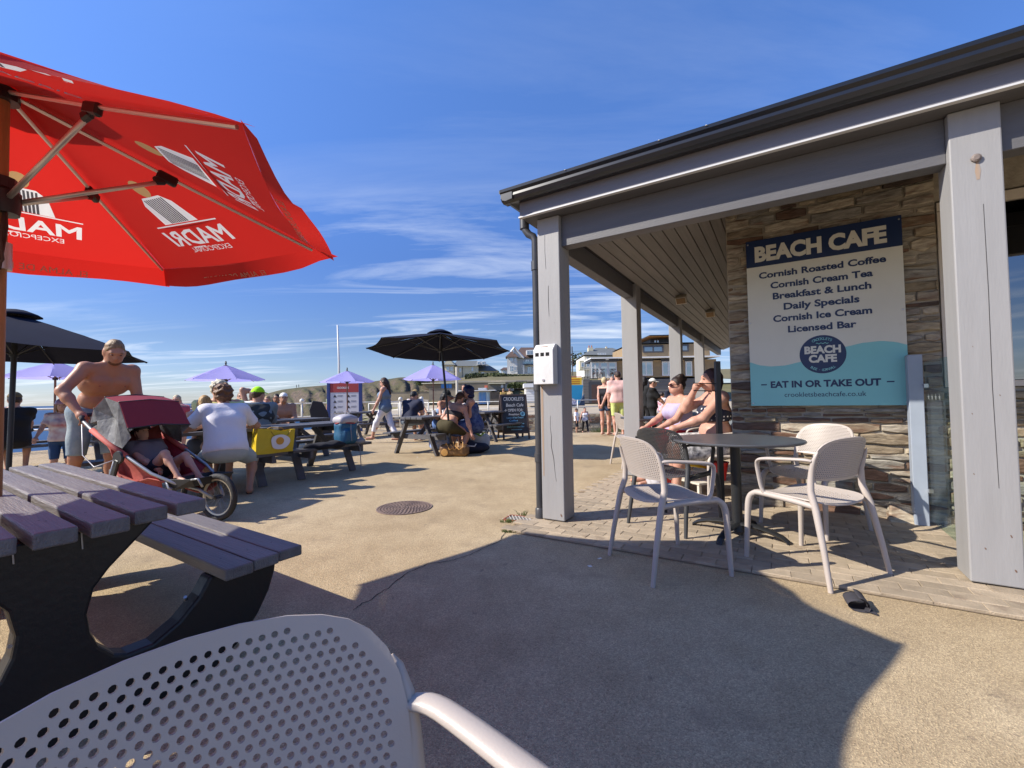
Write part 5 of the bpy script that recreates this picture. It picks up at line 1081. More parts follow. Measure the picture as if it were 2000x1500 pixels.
for s in (-1, 1):
    b = MB(); b.tube([(-1.30, s * .27, .93), (-1.12, s * .27, .80), (-.72, s * .27, .60), (-.45, s * .26, .46), (-.26, s * .20, .37), (-.10, s * .10, .30), (0, s * .055, .215)], .014, 8); b.tube([(-.98, s * .30, .215), (-.84, s * .28, .64)], .013, 8); b.build('frame_tube', M_frame, bug, smooth=True)
    b = MB(); b.tube([(-1.18, s * .272, .845), (-.95, s * .272, .715), (-.74, s * .272, .612)], .024, 10); b.build('sleeve', M_bpink, bug, smooth=True)
    b = MB(); b.lathe([(.001, -.014), (.055, -.014), (.062, 0), (.055, .014), (.001, .014)], 20); o = b.build('hinge', M_blk, bug, smooth=True, ang=40); o.rotation_euler = (D2R(90), 0, 0); o.location = (-.80, s * .295, .60)
    b = MB(); b.beam((-.80, s * .30, .58), (-.92, s * .30, .26), .03, .05); b.build('side_link', M_blk, bug, bevel=.008)
    # side cloth of the seat tub
    b = MB(); rows = []
    for (x0, z0, x1, z1) in ((-1.16, .83, -1.02, .45), (-1.0, .74, -.90, .36), (-.80, .62, -.78, .28), (-.62, .53, -.62, .26), (-.45, .455, -.44, .27)):
        rows.append([(x0 + (x1 - x0) * f, s * (.262 - .05 * math.sin(math.pi * f) - .07 * f), z0 + (z1 - z0) * f) for f in (0, .25, .5, .75, 1)])
    b.v = [p for r_ in rows for p in r_]; b.f = [(i * 5 + j, i * 5 + j + 1, (i + 1) * 5 + j + 1, (i + 1) * 5 + j) for i in range(4) for j in range(4)]
    o = b.build('side_panel', M_bpink if s < 0 else M_bred, bug, smooth=True); md = o.modifiers.new('t', 'SOLIDIFY'); md.thickness = .004
b = MB(); b.tube([(-1.30, -.27, .93), (-1.345, -.26, .965), (-1.37, -.20, .985), (-1.37, .20, .985), (-1.345, .26, .965), (-1.30, .27, .93)], .019, 10); b.build('handlebar', mat('black foam grip', (.03, .03, .032), .85, .3, 40, .4, 120), bug, smooth=True)
# seat cloth and leg well
b = MB(); cs = [(-1.06, .86, .24), (-.98, .62, .24), (-.90, .44, .23), (-.72, .36, .23), (-.52, .41, .24), (-.34, .37, .20), (-.16, .30, .14)]
b.v = [(x, y * w, z - .05 * (1 - y * y)) for x, z, w in cs for y in (-1, -.5, 0, .5, 1)]; b.f = [(i * 5 + j, i * 5 + j + 1, (i + 1) * 5 + j + 1, (i + 1) * 5 + j) for i in range(6) for j in range(4)]
o = b.build('seat_cloth', M_bpink, bug, smooth=True); md = o.modifiers.new('t', 'SOLIDIFY'); md.thickness = .006
b = MB(); b.add([(-.34, -.21, .40), (-.34, .21, .40), (-.05, .21, .41), (-.05, -.21, .41), (-.30, -.19, .30), (-.30, .19, .30), (-.07, .17, .34), (-.07, -.17, .34)], [(0, 1, 5, 4), (2, 3, 7, 6), (3, 0, 4, 7), (1, 2, 6, 5), (4, 5, 6, 7)]); o = b.build('footwell', mat('black nylon', (.012, .012, .013), .6, .3, 10), bug, smooth=False); md = o.modifiers.new('t', 'SOLIDIFY'); md.thickness = .006
b = MB(); b.tube([(-.34, -.215, .40), (-.31, -.215, .33), (-.27, -.215, .32)], .012, 6); b.build('foot_rail', M_frame, bug, smooth=True); b = MB(); b.tube([(-.05, -.215, .41), (.02, -.21, .42), (.06, -.2, .35)], .010, 6); b.build('foot_rail', M_frame, bug, smooth=True)
# hood: faceted canopy with grey side gussets
hp_ = [[(-1.17, z_) for z_ in ()]]
rows = [(-1.20, .93, .27), (-1.16, 1.06, .27), (-1.03, 1.165, .262), (-.84, 1.115, .27), (-.70, .875, .29)]
rows2 = [(-1.20, .86), (-1.10, .80), (-.98, .755), (-.88, .71), (-.79, .68)]
b = MB(); b.v = [(x, y * w, z - .018 * y * y) for x, z, w in rows for y in (-1, -.5, 0, .5, 1)]; b.f = [(i * 5 + j, i * 5 + j + 1, (i + 1) * 5 + j + 1, (i + 1) * 5 + j) for i in range(4) for j in range(4)]
o = b.build('hood', M_bred, bug); md = o.modifiers.new('t', 'SOLIDIFY'); md.thickness = .006
for s in (-1, 1):
    b = MB(); b.v = [(x, s * w, z - .018) for x, z, w in rows] + [((x + x2) / 2 + .01, s * (w - .055 + .05 * (i % 2)), (z + z2) / 2) for i, ((x, z, w), (x2, z2)) in enumerate(zip(rows, rows2))] + [(x, s * .27, z) for x, z in rows2]
    b.f = [(l * 5 + i, l * 5 + i + 1, (l + 1) * 5 + i + 1, (l + 1) * 5 + i) for l in (0, 1) for i in range(4)]; o = b.build('hood_gusset', M_bgrey, bug, smooth=False); md = o.modifiers.new('t', 'SOLIDIFY'); md.thickness = .004
for (x, z, w) in rows[1:]:
    b = MB(); b.tube([(x, -w - .004, z - .014), (x, 0, z + .008), (x, w + .004, z - .014)], .007, 6); b.build('hood_hoop', M_blk, bug, smooth=True)
b = MB(); b.tube([(-1.30, -.28, .90), (-1.2, -.33, .62), (-1.0, -.36, .52), (-.82, -.32, .58)], .004, 5); b.build('brake_cable', mat('white cable', (.6, .6, .6), .4), bug, smooth=True)
hb = lambda lx, ly, z: (BW + BD * lx + BS * ly + Vector((0, 0, z)))[:]
person('shirtless man with cropped fair hair and beard pushing the red buggy', -4.50, 4.68, (.97, -.30), ht=1.86, sex='m', sk='ruddy', hair=('crop', '#8a6c48'), beard='#6a4630', lean=29, yaw=20, pitch=30, world_hands=(hb(-1.40, .22, 1.02), hb(-1.42, -.24, 1.02)), elbow=((-.6, -.6, .1), (.9, -.75, .15)), vox=.0115, fine=True, fat=1.0, wear=(('shorts', mat('faded denim', (.16, .22, .27), .9, .6, 7, .3, 40, col2=(.42, .45, .42)), .92),), feet=((-.12, .05, .07), (.12, -.15, .07)))
ch = person('child lying in the red buggy with bare legs and a black helmet', BW.x - BD.x * .74, BW.y - BD.y * .74, (BD.x, BD.y), z=.02, ht=1.12, pose='sit', sex='m', sk='fair', hair=('short', '#3a2a1c'), lean=-38, hat=('helmet', mat('black helmet shell', (.02, .02, .022), .25)), seat=.36, wear=(('tshirt', '#6a6468', .5), ('shorts', '#20202c', .5)), hands=((-.13, .2, .66), (.13, .2, .66)), feet=((-.10, .66, .56), (.16, .60, .60)), vox=.014, pitch=-10)
person('small girl in a purple cycle helmet and bright printed white top', *at(122, 6.0), (.80, -.95), ht=1.16, sk='fair', hair=('long', '#8a6a40'), hat=('helmet', mat('purple helmet shell', (.18, .06, .16), .3, .9, 14, col2=(.40, .30, .40))), wear=(('tshirt', cloth('#d8d4d0', '#a03048', 7), .7), ('shorts', '#26466e', .9)), hands=((-.16, .3, .78), (.36, .42, .86)), vox=.014)
person('person in a dark top at far left, seated back to us under the dark parasol', *at(28, 6.9), (-.7, .72), ht=1.66, pose='sit', hair=('short', '#2a1c12'), hat=('cap', '#6a5a38'), wear=(('tshirt', '#0c0e16', .5), ('shorts', '#14141c', .8)), sk='pink')
person('woman in a white T-shirt with short brown hair, seated back to us', -3.27, 4.98, (-.66, .75), ht=1.72, pose='sit', hair=('curly', '#6a4526'), wear=(('tshirt', mat('white jersey', (.72, .70, .74), .9, .08, 6, .25, 40), .72), ('shorts', '#a8b2b4', .95)), lean=20, pitch=10, hands=((-.16, .40, .80), (.16, .42, .80)), elbow=((-.9, -.2, -.5), (.9, -.2, -.5)), vox=.0125, sk='tan', fat=1.16, feet=((-.12, .22, .08), (.24, .06, .07)), shoes=('#1c2030', 'flip'))
person('white-haired person in a pale yellow shirt facing us across the table', *at(428, 6.1), (.55, -.83), ht=1.84, pose='sit', hair=('curly', '#c8c0a8'), wear=(('shirt', '#d8d48c', .7), ('shorts', '#808070', .9)), lean=6, sex='m')
person('long-haired blonde child seated left of the white T-shirt woman', *at(396, 5.75), (-.4, .9), ht=1.45, pose='sit', hair=('long', '#b08a50'), wear=(('bikini', '#d8c8c0'), ('shorts', '#606878', .5)), sk='pink', lean=10)
person('woman in a rose pink top sitting by the terrace railing at far left', *at(345, 9.8), (.6, -.7), ht=1.62, pose='sit', hair=('short', '#b8a888'), wear=(('tshirt', '#b04858', .3), ('shorts', '#2a2840', .9)), yaw=20, sk='pink', lean=10)
person('dark-haired child crouching beside the woman in the rose pink top', *at(371, 10.2), (.9, -.1), ht=1.4, pose='sit', hair=('bob', '#2a1812'), wear=(('tshirt', '#c8ccd4', .5), ('shorts', '#3a3a48', .6)), lean=15)
person('person in a grey dress bending down beside the railing at far left', *at(392, 10.8), (-.8, -.4), ht=1.5, hair=('short', '#8a6440'), wear=(('dress', '#93a2a4', .9),), lean=62, hands=((-.2, .55, .42), (.2, .55, .40)), pitch=40)
person('brown-haired man in a white top raising a drink to his face', *at(489, 8.2), (.3, .9), ht=1.76, pose='sit', sex='m', hair=('bob', '#5a3c30'), wear=(('tshirt', '#d4d8e2', .5), ('shorts', '#30384a', .8)), lean=8, hands=((-.08, .22, 1.22), (.2, .35, .75)))
person('grey-haired person facing us behind the man in the white top', *at(472, 9.0), (.4, -.9), ht=1.68, pose='sit', hair=('short', '#7a6a58'), wear=(('tshirt', '#b8c4cc', .5), ('shorts', '#404040', .8)))
person('person in a neon yellow cap and dark grey padded gilet, back to us', -3.93, 6.72, (-.55, .83), ht=1.70, pose='sit', sex='m', hair=('short', '#4a3420'), hat=('cap', '#a8f010'), yaw=48, wear=(('tshirt', '#78848a', .9), ('gilet', '#34383a'), ('shorts', '#505050', .8)), lean=8)
person('bare-chested man in a white cap sitting by the white railing', *at(553, 9.6), (.5, -.85), ht=1.62, pose='sit', sex='m', sk='tan', hair=('short', '#6a5a4a'), hat=('wrap', '#e4e2dc'), wear=(('shorts', '#4a2a24', .8),), lean=12, fat=1.15)
person('dark-haired person sitting just left of the man in the white cap', *at(540, 10.4), (.4, -.9), ht=1.6, pose='sit', hair=('short', '#2a1a12'), wear=(('tshirt', '#5a6068', .5), ('shorts', '#222', .8)) if False else (('tshirt', '#5a6068', .5), ('shorts', '#222222', .8)), sk='brown')
person('fair-haired child sitting between the neon cap and the white cap', *at(522, 9.9), (.3, -.95), ht=1.5, pose='sit', hair=('short', '#a08458'), wear=(('tshirt', '#b0a8a0', .5), ('shorts', '#33415a', .8)))
person('short-haired boy in pale green beside the information board', *at(650, 15.6), (-.4, .9), ht=1.36, sex='m', hair=('short', '#6a4428'), wear=(('tshirt', '#8a987c', .5), ('shorts', '#24342c', .8)), sk='tan')
person('woman in a blue vest top and white cropped trousers walking left', PX(752, 10.95), 10.95, (-1, .05), ht=1.68, pose='walk', hair=('long', '#3c2216'), sk='pink', wear=(('tank', mat('washed blue viscose', (.15, .21, .29), .85, .3, 5, .25, 30), 1.0), ('trousers', '#d8d8e2', 1.6)), pitch=16, hands=((-.20, .22, .86), (.24, -.02, .82)), vox=.0135, fat=1.08, feet=((.07, .40, .07), (-.07, -.36, .10)), shoes=('#6a3a28', 'flip'))
person('man in a navy T-shirt seated back to us behind the walking woman', *at(797, 10.9), (.35, .93), ht=1.74, pose='sit', sex='m', hair=('short', '#14100e'), wear=(('tshirt', '#191f38', .6), ('shorts', '#6a7680', .9)), lean=22, pitch=20, hands=((-.1, .45, .80), (.1, .48, .80)))
person('person in a tan bucket hat behind the man in navy', *at(810, 12.6), (.6, -.6), ht=1.78, pose='sit', hair=('bob', '#3a2a1c'), hat=('bucket', '#8a744a'), wear=(('tshirt', '#c8c0c0', .5), ('shorts', '#444444', .8)), sk='tan')
person('person in a dark cap with bare sunburnt shoulders, head in hand', *at(858, 9.5), (.75, -.35), ht=1.66, pose='sit', hair=('long', '#181412'), hat=('cap', '#23282a'), sk='pink', wear=(('bikini', '#8098b8'), ('shorts', '#5878b0', .8)), lean=16, pitch=22, hands=((-.05, .26, 1.10), (.14, .42, .80)))
person('woman in khaki shorts and halter top stooping towards a bag, back to us', PX(872, 8.35), 8.35, (.38, .92), ht=1.70, pose='sit', hair=('pony', '#4a301c'), sk='pink', wear=(('bikini', '#26242c'), ('shorts', '#3c3418', .75)), lean=34, side=10, pitch=30, hands=((-.1, .42, .74), (.52, .12, .22)), fat=1.14, vox=.0135, feet=((-.18, .22, .07), (.22, .15, .07)), shoes=('#3a2418', 'flip'))
person('dark-haired girl in a black top standing behind the parasol table', *at(908, 11.0), (-.5, -.85), ht=1.46, hair=('long', '#22140f'), wear=(('tank', '#101016'), ('shorts', '#c8c8d0', .5)), yaw=-10)
person('woman with big dark blue hair and a blue dress seated under the parasol', PX(928, 8.75), 8.75, (-.98, -.18), ht=1.72, pose='sit', hair=('big', '#10184a'), glasses=True, sk='pink', wear=(('dress', cloth('#28386a', '#5a6c94', 14), 1.25),), hands=((-.02, .30, .86), (.10, .34, .83)), lean=12, fat=1.14, vox=.0135)
person('pale small dark-haired child between the two women under the parasol', *at(898, 9.9), (-.6, -.6), ht=1.18, pose='sit', hair=('bob', '#1c1614'), wear=(('tshirt', '#d0ccd0', .5), ('shorts', '#30304a', .6)), seat=.55)
person('figure in a mustard top on the promenade, left of the chalkboard', *at(983, 30), (-.2, 1), z=.08, ht=1.66, hair=('short', '#8a6a48'), wear=(('tshirt', '#a88a4a', .6), ('trousers', '#8a7a58', 1.7)), vox=.03)
person('figure in cream on the promenade just beside the chalkboard top', *at(995, 31), (.2, 1), z=.1, ht=1.66, hair=('short', '#6a4a38'), wear=(('tshirt', '#b8a078', .6), ('trousers', '#8a7460', 1.7)), vox=.03)
person('boy in a white T-shirt and dark shorts on the lower path', *at(1124, 26.2), (.9, -.3), z=-1.18, ht=1.58, sex='m', hair=('short', '#4a3020'), wear=(('tshirt', '#dcdce6', .6), ('shorts', '#16161e', .95)), vox=.022, pitch=15, sk='tan')
person('woman in a patterned white top and black trousers on the lower path', *at(1141, 26.6), (.15, -1), z=-1.18, ht=1.62, pose='walk', hair=('short', '#3a1f16'), wear=(('tank', cloth('#dcdae0', '#6a6a80', 16), 1.0), ('trousers', '#0e0c12', 1.85)), vox=.022, sk='pink', hands=((-.36, .05, .86), (.36, .05, .86)))
person('blonde woman in a dark vest and denim shorts, hands behind her back', PX(1180, 12.05), 12.05, (.62, .70), ht=1.62, hair=('short', '#c8b488'), sk='pink', wear=(('tank', '#120f18'), ('shorts', mat('blue denim', (.035, .06, .13), .9, .5, 12, .3, 50), .42)), hands=((-.05, -.22, .86), (.05, -.24, .88)), elbow=((-.8, -.8, 0), (.8, -.8, 0)), vox=.0135, yaw=20)
person('man in a pale pink T-shirt and lime shorts, back to us', PX(1207, 11.75), 11.75, (.10, .99), ht=1.76, sex='m', hair=('short', '#3a281c'), sk='pink', wear=(('tshirt', mat('pale pink jersey', (.66, .42, .38), .9, .12, 5, .3, 30), .85), ('shorts', '#c0c878', .85)), fat=1.12, vox=.0135, yaw=-12)
person('ruddy face between the blonde woman and the man in pink', *at(1196, 12.7), (-.3, -.95), ht=1.66, sex='m', hair=('crop', '#a08878'), sk='pink', wear=(('tshirt', '#d8c4c8', .6), ('shorts', '#5a6490', .95)), vox=.02)
person('waiter in black with a white cap beyond the second post', *at(1273, 10.6), (.9, -.2), ht=1.50, sex='m', hair=('short', '#2a1a14'), hat=('cap', '#e0ddd0'), wear=(('tshirt', '#08090c', .9), ('trousers', '#08090c', 1.8)), hands=((-.16, .34, .98), (.16, .34, .96)))
person('dark long-haired person in black beside the white-capped waiter', *at(1258, 10.9), (.6, .5), ht=1.56, hair=('long', '#17100d'), wear=(('tshirt', '#07080c', .8), ('trousers', '#0a0a10', 1.8)))
person('child in white and red print beyond the veranda table', *at(1292, 12.9), (.5, .4), ht=1.18, hair=('short', '#2a1a14'), wear=(('tshirt', cloth('#d8d8e0', '#a8304a', 8), .6), ('shorts', cloth('#d8d8e0', '#3a50a0', 9), .8)), vox=.02, hands=((-.1, .3, .95), (.3, .3, .95)))
person('person in navy and teal at the foot of the third post', *at(1311, 13.2), (-.2, .98), ht=1.44, hair=('short', '#1c1410'), wear=(('tshirt', '#10162c', .9), ('skirt', '#0e4a4c', 1.2)), vox=.02)
chair('pale', 2.12, 5.40, (-.97, -.2), 'pale armchair under the woman in sunglasses')
chair('pale', 2.22, 4.66, (-.99, .06), 'pale armchair under the woman in the spotted bikini')
person('woman in sunglasses and a lilac swimsuit with red skirt, seated', 2.04, 5.40, (-.96, -.22), ht=1.66, pose='sit', hair=('bun', '#25140f'), glasses=True, sk='pink', wear=(('tank', mat('lilac swimsuit', (.38, .34, .50), .8, .2, 4)), ('skirt', '#b81420', .95)), hands=((-.14, .36, .70), (.15, .36, .70)), vox=.0125, fat=1.1, lean=-4, yaw=6, seat=.46)
person('woman in a spotted bikini top eating, cut off by the stone wall', 2.20, 4.68, (-.98, .10), ht=1.76, pose='sit', hair=('bob', '#3c1c12'), sk='pink', wear=(('bikini', spots_mat()), ('skirt', cloth('#d0ccc8', '#14141e', 26), 1.0)), hands=((-.16, .44, .72), (.035, .215, 1.085)), elbow=((-.7, -.4, -.6), (.9, .3, -1.2)), vox=.0125, fat=1.22, seat=.46, lean=2)
# swimmers and sunbathers on the sand far below the railing
r2 = random.Random(21)
for i in range(26):
    px = 545 + r2.random() * 190; py = r2.uniform(806, 834); p = G(px, py, -3.45); kind = r2.random()
    hn, hue = r2.choice([('red', '#c84a40'), ('blue', '#2a4a90'), ('white', '#d8d4c8'), ('black', '#202430'), ('turquoise', '#58a0b0'), ('mustard', '#c8a850')])
    where = 'left of the information board' if px < 636 else ('behind the information board' if px < 700 else 'behind the walking woman'); po = 'sitting' if kind < .4 else 'standing'; ga = 'shorts' if kind > .5 else 'top'
    person('tiny far bather in %s %s, %s on the sand %s' % (hn, ga, po, where), p.x, p.y, (r2.uniform(-1, 1), r2.uniform(-1, 1)), z=p.z, ht=r2.uniform(1.3, 1.8), pose='sit' if kind < .4 else 'stand', sk=r2.choice(['pink', 'tan', 'fair']), hair=('short', r2.choice(['#2a1a12', '#8a6a40', '#4a3020'])), wear=(('shorts', hue, .6),) if kind > .5 else (('tshirt', hue, .5), ('shorts', '#22262e', .6)), vox=.05, seat=.1, group='tiny bathers on the far sand')
for px, lb in ((579, 'tiny walker standing on the headland skyline, left of a pair'), (583.5, 'tiny walker standing on the headland skyline, right of a pair')):
    u = (px - 430) / 590; q = D(px, ridge_y(px), 240 - 60 * u); person(lb, q.x, q.y, (1, 0), z=q.z - .1, ht=1.75, hair=('short', '#2a1a12'), wear=(('tshirt', '#20242c', .8), ('trousers', '#20242c', 1.8)), vox=.05)
# ================================================================== THINGS ON THE TERRACE
# manhole cover with its raised pattern
mh = thing('manhole_cover', 'round rusty patterned manhole cover set in the sunlit terrace', 'manhole cover', tuple(G(790, 992)), .3)
M_iron = mat('worn cast iron', (.21, .15, .125), .7, .5, 14, .4, 80, col2=(.12, .085, .07)); M_irond = mat('dark iron recess', (.085, .06, .05), .85, .4, 14)
b = MB(); b.lathe([(.001, .001), (.272, .001), (.272, .003), (.001, .003)], 40); b.build('plate', M_irond, mh)
b = MB(); b.lathe([(.258, .002), (.272, .002), (.272, .008), (.258, .008), (.258, .002)], 40); b.build('rim', M_iron, mh)
b = MB()
for ri in range(1, 9):
    r_ = ri * .030; n = max(6, int(2 * math.pi * r_ / .036))
    for k in range(n): a = 2 * math.pi * (k + .5 * (ri % 2)) / n; b.box((r_ * math.cos(a), r_ * math.sin(a), .005), (.019, .023, .006), Matrix.Rotation(a + .5, 3, 'Z'))
stuff(b.build('tread_stud', M_iron, mh)); b = MB(); b.box((0, 0, .0045), (.05, .018, .0035)); b.build('key_slot', M_irond, mh)
# drain grate and weeds by the downpipe
dg = thing('drain_grate', 'small drain grate with a white lattice beside the downpipe foot', 'drain', tuple(W(-.42, -.03)), CAFE_ROT + .1)
b = MB(); b.box((0, 0, .003), (.24, .15, .006)); b.build('sump', mat('drain hole', (.02, .018, .015), .9), dg)
b = MB()
for x, y, sx, sy in ((0, .075, .25, .012), (0, -.075, .25, .012), (.125, 0, .012, .15), (-.125, 0, .012, .15)): b.box((x, y, .007), (sx, sy, .012))
b.build('frame', mat('rusty red frame', (.28, .09, .05), .8, .5, 30), dg)
for k in range(-3, 4):
    for sgn_ in (-1, 1): b = MB(); b.box((k * .033, 0, .0105 + .001 * sgn_), (.007, .155, .002), Matrix.Rotation(sgn_ * .6, 3, 'Z')); b.build('lattice_bar', mat('chalky lattice', (.52, .48, .42), .85, .3, 30), dg)
M_weed = mat('weed green', (.085, .13, .03), .7, .6, 20, trans=.2, col2=(.20, .19, .07))
def weed(label, p, n, h, spread, rr):
    t = thing('weed', label, 'weed', tuple(p)); b = MB()
    for k in range(n):
        a = rr.uniform(0, 6.28); r0 = rr.uniform(0, spread); x, y = r0 * math.cos(a), r0 * math.sin(a) * .5; l = h * rr.uniform(.4, 1); dx, dy = math.cos(a) * l * rr.uniform(.2, .9), math.sin(a) * l * rr.uniform(.2, .9); w = .0035
        b.add([(x - w, y, 0), (x + w, y, 0), (x + dx * .5 + w * .8, y + dy * .5, l * .65), (x + dx * .5 - w * .8, y + dy * .5, l * .65), (x + dx, y + dy, l * .9)], [(0, 1, 2, 3), (3, 2, 4)])
    stuff(b.build('grass_blade', M_weed, t))
weed('tuft of weeds on the near edge of the drain grate', W(-.47, -.16), 50, .035, .06, rnd); weed('low clump of weeds where the crack meets the pavers', W(-.30, -.375), 90, .028, .07, rnd); weed('thin dry weed stalks behind the drain grate', W(-.47, .08), 12, .07, .05, rnd)
# dropped paper napkin roll
nk = thing('napkin_roll', 'crumpled dark paper napkin roll dropped on the terrace', 'napkin', tuple(G(1672, 1186)), -.45)
b = MB(); n = 22
for i in range(n + 1):
    a = 2 * math.pi * 1.25 * i / n; r_ = .030 + .0025 * math.sin(i * .9) + .0007 * i
    for j in range(5): y = -.055 + .11 * j / 4 + .003 * math.sin(i * .8 + j); b.v.append((r_ * math.cos(a) * 1.15, y, .030 + r_ * math.sin(a) * .85 + .0015 * math.sin(j * 2 + i * .6)))
b.f = [(i * 5 + j, i * 5 + j + 1, (i + 1) * 5 + j + 1, (i + 1) * 5 + j) for i in range(n) for j in range(4)]; b.v = [(x, y, max(z, .002)) for x, y, z in b.v]
o = b.build('paper', mat('dark paper', (.035, .033, .040), .9, .3, 20), nk, smooth=True); md = o.modifiers.new('t', 'SOLIDIFY'); md.thickness = .0012
b = MB(); b.add([(.02, -.05, .01), (.07, -.07, .004), (.075, -.055, .006), (.035, -.02, .02)], [(0, 1, 2, 3)]); o = b.build('torn_corner', mat('dark paper', (.035, .033, .040)), nk); md = o.modifiers.new('t', 'SOLIDIFY'); md.thickness = .0012
# litter flecks and a fallen scrap
for i, (px, py) in enumerate(((815, 893), (843, 894), (975, 879), (1172, 1091), (1152, 1106))):
    b = MB(); b.prism([(-.016, -.008), (.012, -.012), (.02, .006), (-.006, .012)], (0, 0, .0015), (1, 0, 0), (0, 1, .1), .001); o = b.build('paper_scrap', mat('pale scrap', (.62, .60, .56), .8)); o.location = G(px, py); o.rotation_euler = (0, 0, i * 1.3)
    tag(o, ('white paper scrap left of the brown handbag, nearest the table leg', 'white paper scrap between the table leg and the brown handbag', 'pale scrap lying in the navy parasol shadow near the chalkboard', 'tiny pale scrap in the big parasol shade, nearer the chairs', 'tiny pale scrap in the big parasol shade, farther from the chairs')[i], 'litter')
# yellow shopper bag on the bench
def wquad(P0, e_, up, u, v): return P0 + e_ * u + up * v
M_yel = mat('yellow woven plastic', (.62, .44, .012), .45, .35, 6, .3, 20, col2=(.40, .27, .01))
yb = thing('shopping_bag', 'yellow shopper bag with a fried egg print on the bench', 'bag', tuple(W(-3.97, -.23, .432)), CAFE_ROT + math.pi / 2 - .1)
yb.scale = (.86, .86, .84)
fr = [(-.27, 0), (-.10, -.004), (.10, .0), (.27, .0), (.285, .17), (.31, .345), (.12, .325), (-.06, .365), (-.24, .385), (-.262, .2)]
b = MB(); nF = len(fr); b.v = [(x * .97, -.085 - .012 * math.sin(i * 2), z) for i, (x, z) in enumerate(fr)] + [(x * .95, .085, z * .97) for x, z in fr]; b.v += [(0, -.115, .17), (0, .10, .17)]
b.f = [(i, (i + 1) % nF, 2 * nF) for i in range(nF)] + [((i + 1) % nF + nF, i + nF, 2 * nF + 1) for i in range(nF)] + [(i, i + nF, (i + 1) % nF + nF, (i + 1) % nF) for i in range(nF) if i not in (5, 6, 7)]
yo = b.build('body', M_yel, yb, smooth=False); sb = yo.modifiers.new('s', 'SUBSURF'); sb.levels = 2; sb.render_levels = 2; sb.subdivision_type = 'SIMPLE'
b = MB(); eg = [(.135 * math.cos(a) * (1 + .08 * math.sin(3 * a + 1)), .118 * math.sin(a) * (1 + .07 * math.cos(2 * a))) for a in [i * math.pi / 18 for i in range(36)]]
b.prism(eg, (.06, -.1225, .165), (1, 0, 0), (0, 0, 1), .003); b.build('egg_white', mat('egg white print', (.70, .68, .68), .5), yb)
b = MB(); b.prism([(.057 * math.cos(i * math.pi / 16), .057 * math.sin(i * math.pi / 16)) for i in range(32)], (.055, -.126, .18), (1, 0, 0), (0, 0, 1), .002); b.build('egg_yolk', mat('egg yolk print', (.58, .27, .03), .5), yb)
for i, tx in enumerate(('VERY', 'SPECIAL', 'BAG')): text(('NOT', 'TOO', 'SHABBY')[i] if False else ('THIS', 'GOOD', 'EGG')[i] if False else '~~~', .012, mat('egg white print', (.70, .68, .68), .5), 'lettering', yb, (.055, -.129, .197 - i * .02), (D2R(90), 0, 0)) if False else None
for s, xx in ((0, .04), (1, .02)):
    b = MB(); yy = -.09 if s == 0 else .075; b.tube([(xx - .10, yy - .01, .33), (xx - .07, yy - .02, .36 if s else .27), (xx - .02, yy - .02, .385 if s else .225), (xx + .06, yy - .018, .37 if s else .215), (xx + .15, yy - .012, .36 if s else .27), (xx + .18, yy - .008, .325)], .011, 6, flat=.4); b.build('handle', mat('tan webbing handle', (.40, .24, .03), .7), yb)
# blue rucksack
rk_ = thing('rucksack', 'blue rucksack with a grey lid and red trim on the bench', 'rucksack', tuple(W(-3.98, .88, .432)), CAFE_ROT + math.pi / 2)
blob('body', mat('blue ripstop', (.012, .10, .20), .6, .4, 10, .3, 60), [rbox((0, 0, .17), (.15, .105, .17), .06), rbox((-.03, -.10, .13), (.09, .04, .10), .04)], .012, rk_, k=.03, noise=(.004, 30))
blob('lid', mat('grey nylon lid', (.42, .40, .43), .6, .2, 8), [rbox((0, 0, .36), (.16, .12, .055), .05), ell((0, 0, .40), (.13, .10, .05))], .012, rk_, k=.03)
b = MB(); b.tube([(.155 * math.cos(a), .117 * math.sin(a), .315 + .01 * math.sin(2 * a)) for a in [i * math.pi / 12 for i in range(25)]], .008, 6); b.build('trim', mat('red trim', (.38, .03, .035), .6), rk_)
b = MB(); b.tube([(-.02, -.02, .44), (-.01, -.02, .50), (.03, -.02, .50), (.04, -.02, .44)], .008, 6); b.build('grab_handle', mat('grey nylon lid', (.42, .40, .43)), rk_)
b = MB(); b.tube([(-.02, -.15, .30), (-.025, -.155, .2), (.0, -.14, .05)], .010, 6, flat=.4); b.tube([(.16, -.02, .33), (.20, -.03, .18), (.17, -.04, .01), (.18, -.10, -.06), (.185, -.12, -.40)], .010, 6, flat=.35); stuff(b.build('strap', mat('grey strap', (.30, .29, .30), .8), rk_))
o = blob('jacket', mat('black fleece', (.012, .012, .018), .95, .4, 20), [ell((0, 0, .02), (.26, .12, .05)), ell((-.2, .03, .02), (.14, .09, .045)), ell((.16, -.02, .02), (.13, .10, .05))], .012, None, noise=(.007, 26)); o.location = W(-3.96, .55, .43); o.rotation_euler = (0, 0, CAFE_ROT + 1.57); tag(o, 'black jacket laid along the bench left of the blue rucksack', 'jacket')
o = blob('jacket', mat('grey fleece', (.30, .29, .29), .95, .4, 20), [ell((0, 0, .02), (.12, .09, .035)), ell((.08, .02, .03), (.07, .07, .04))], .012, None, noise=(.006, 30)); o.location = W(-3.99, 1.06, .43); tag(o, 'grey jacket bunched at the foot of the blue rucksack', 'jacket')
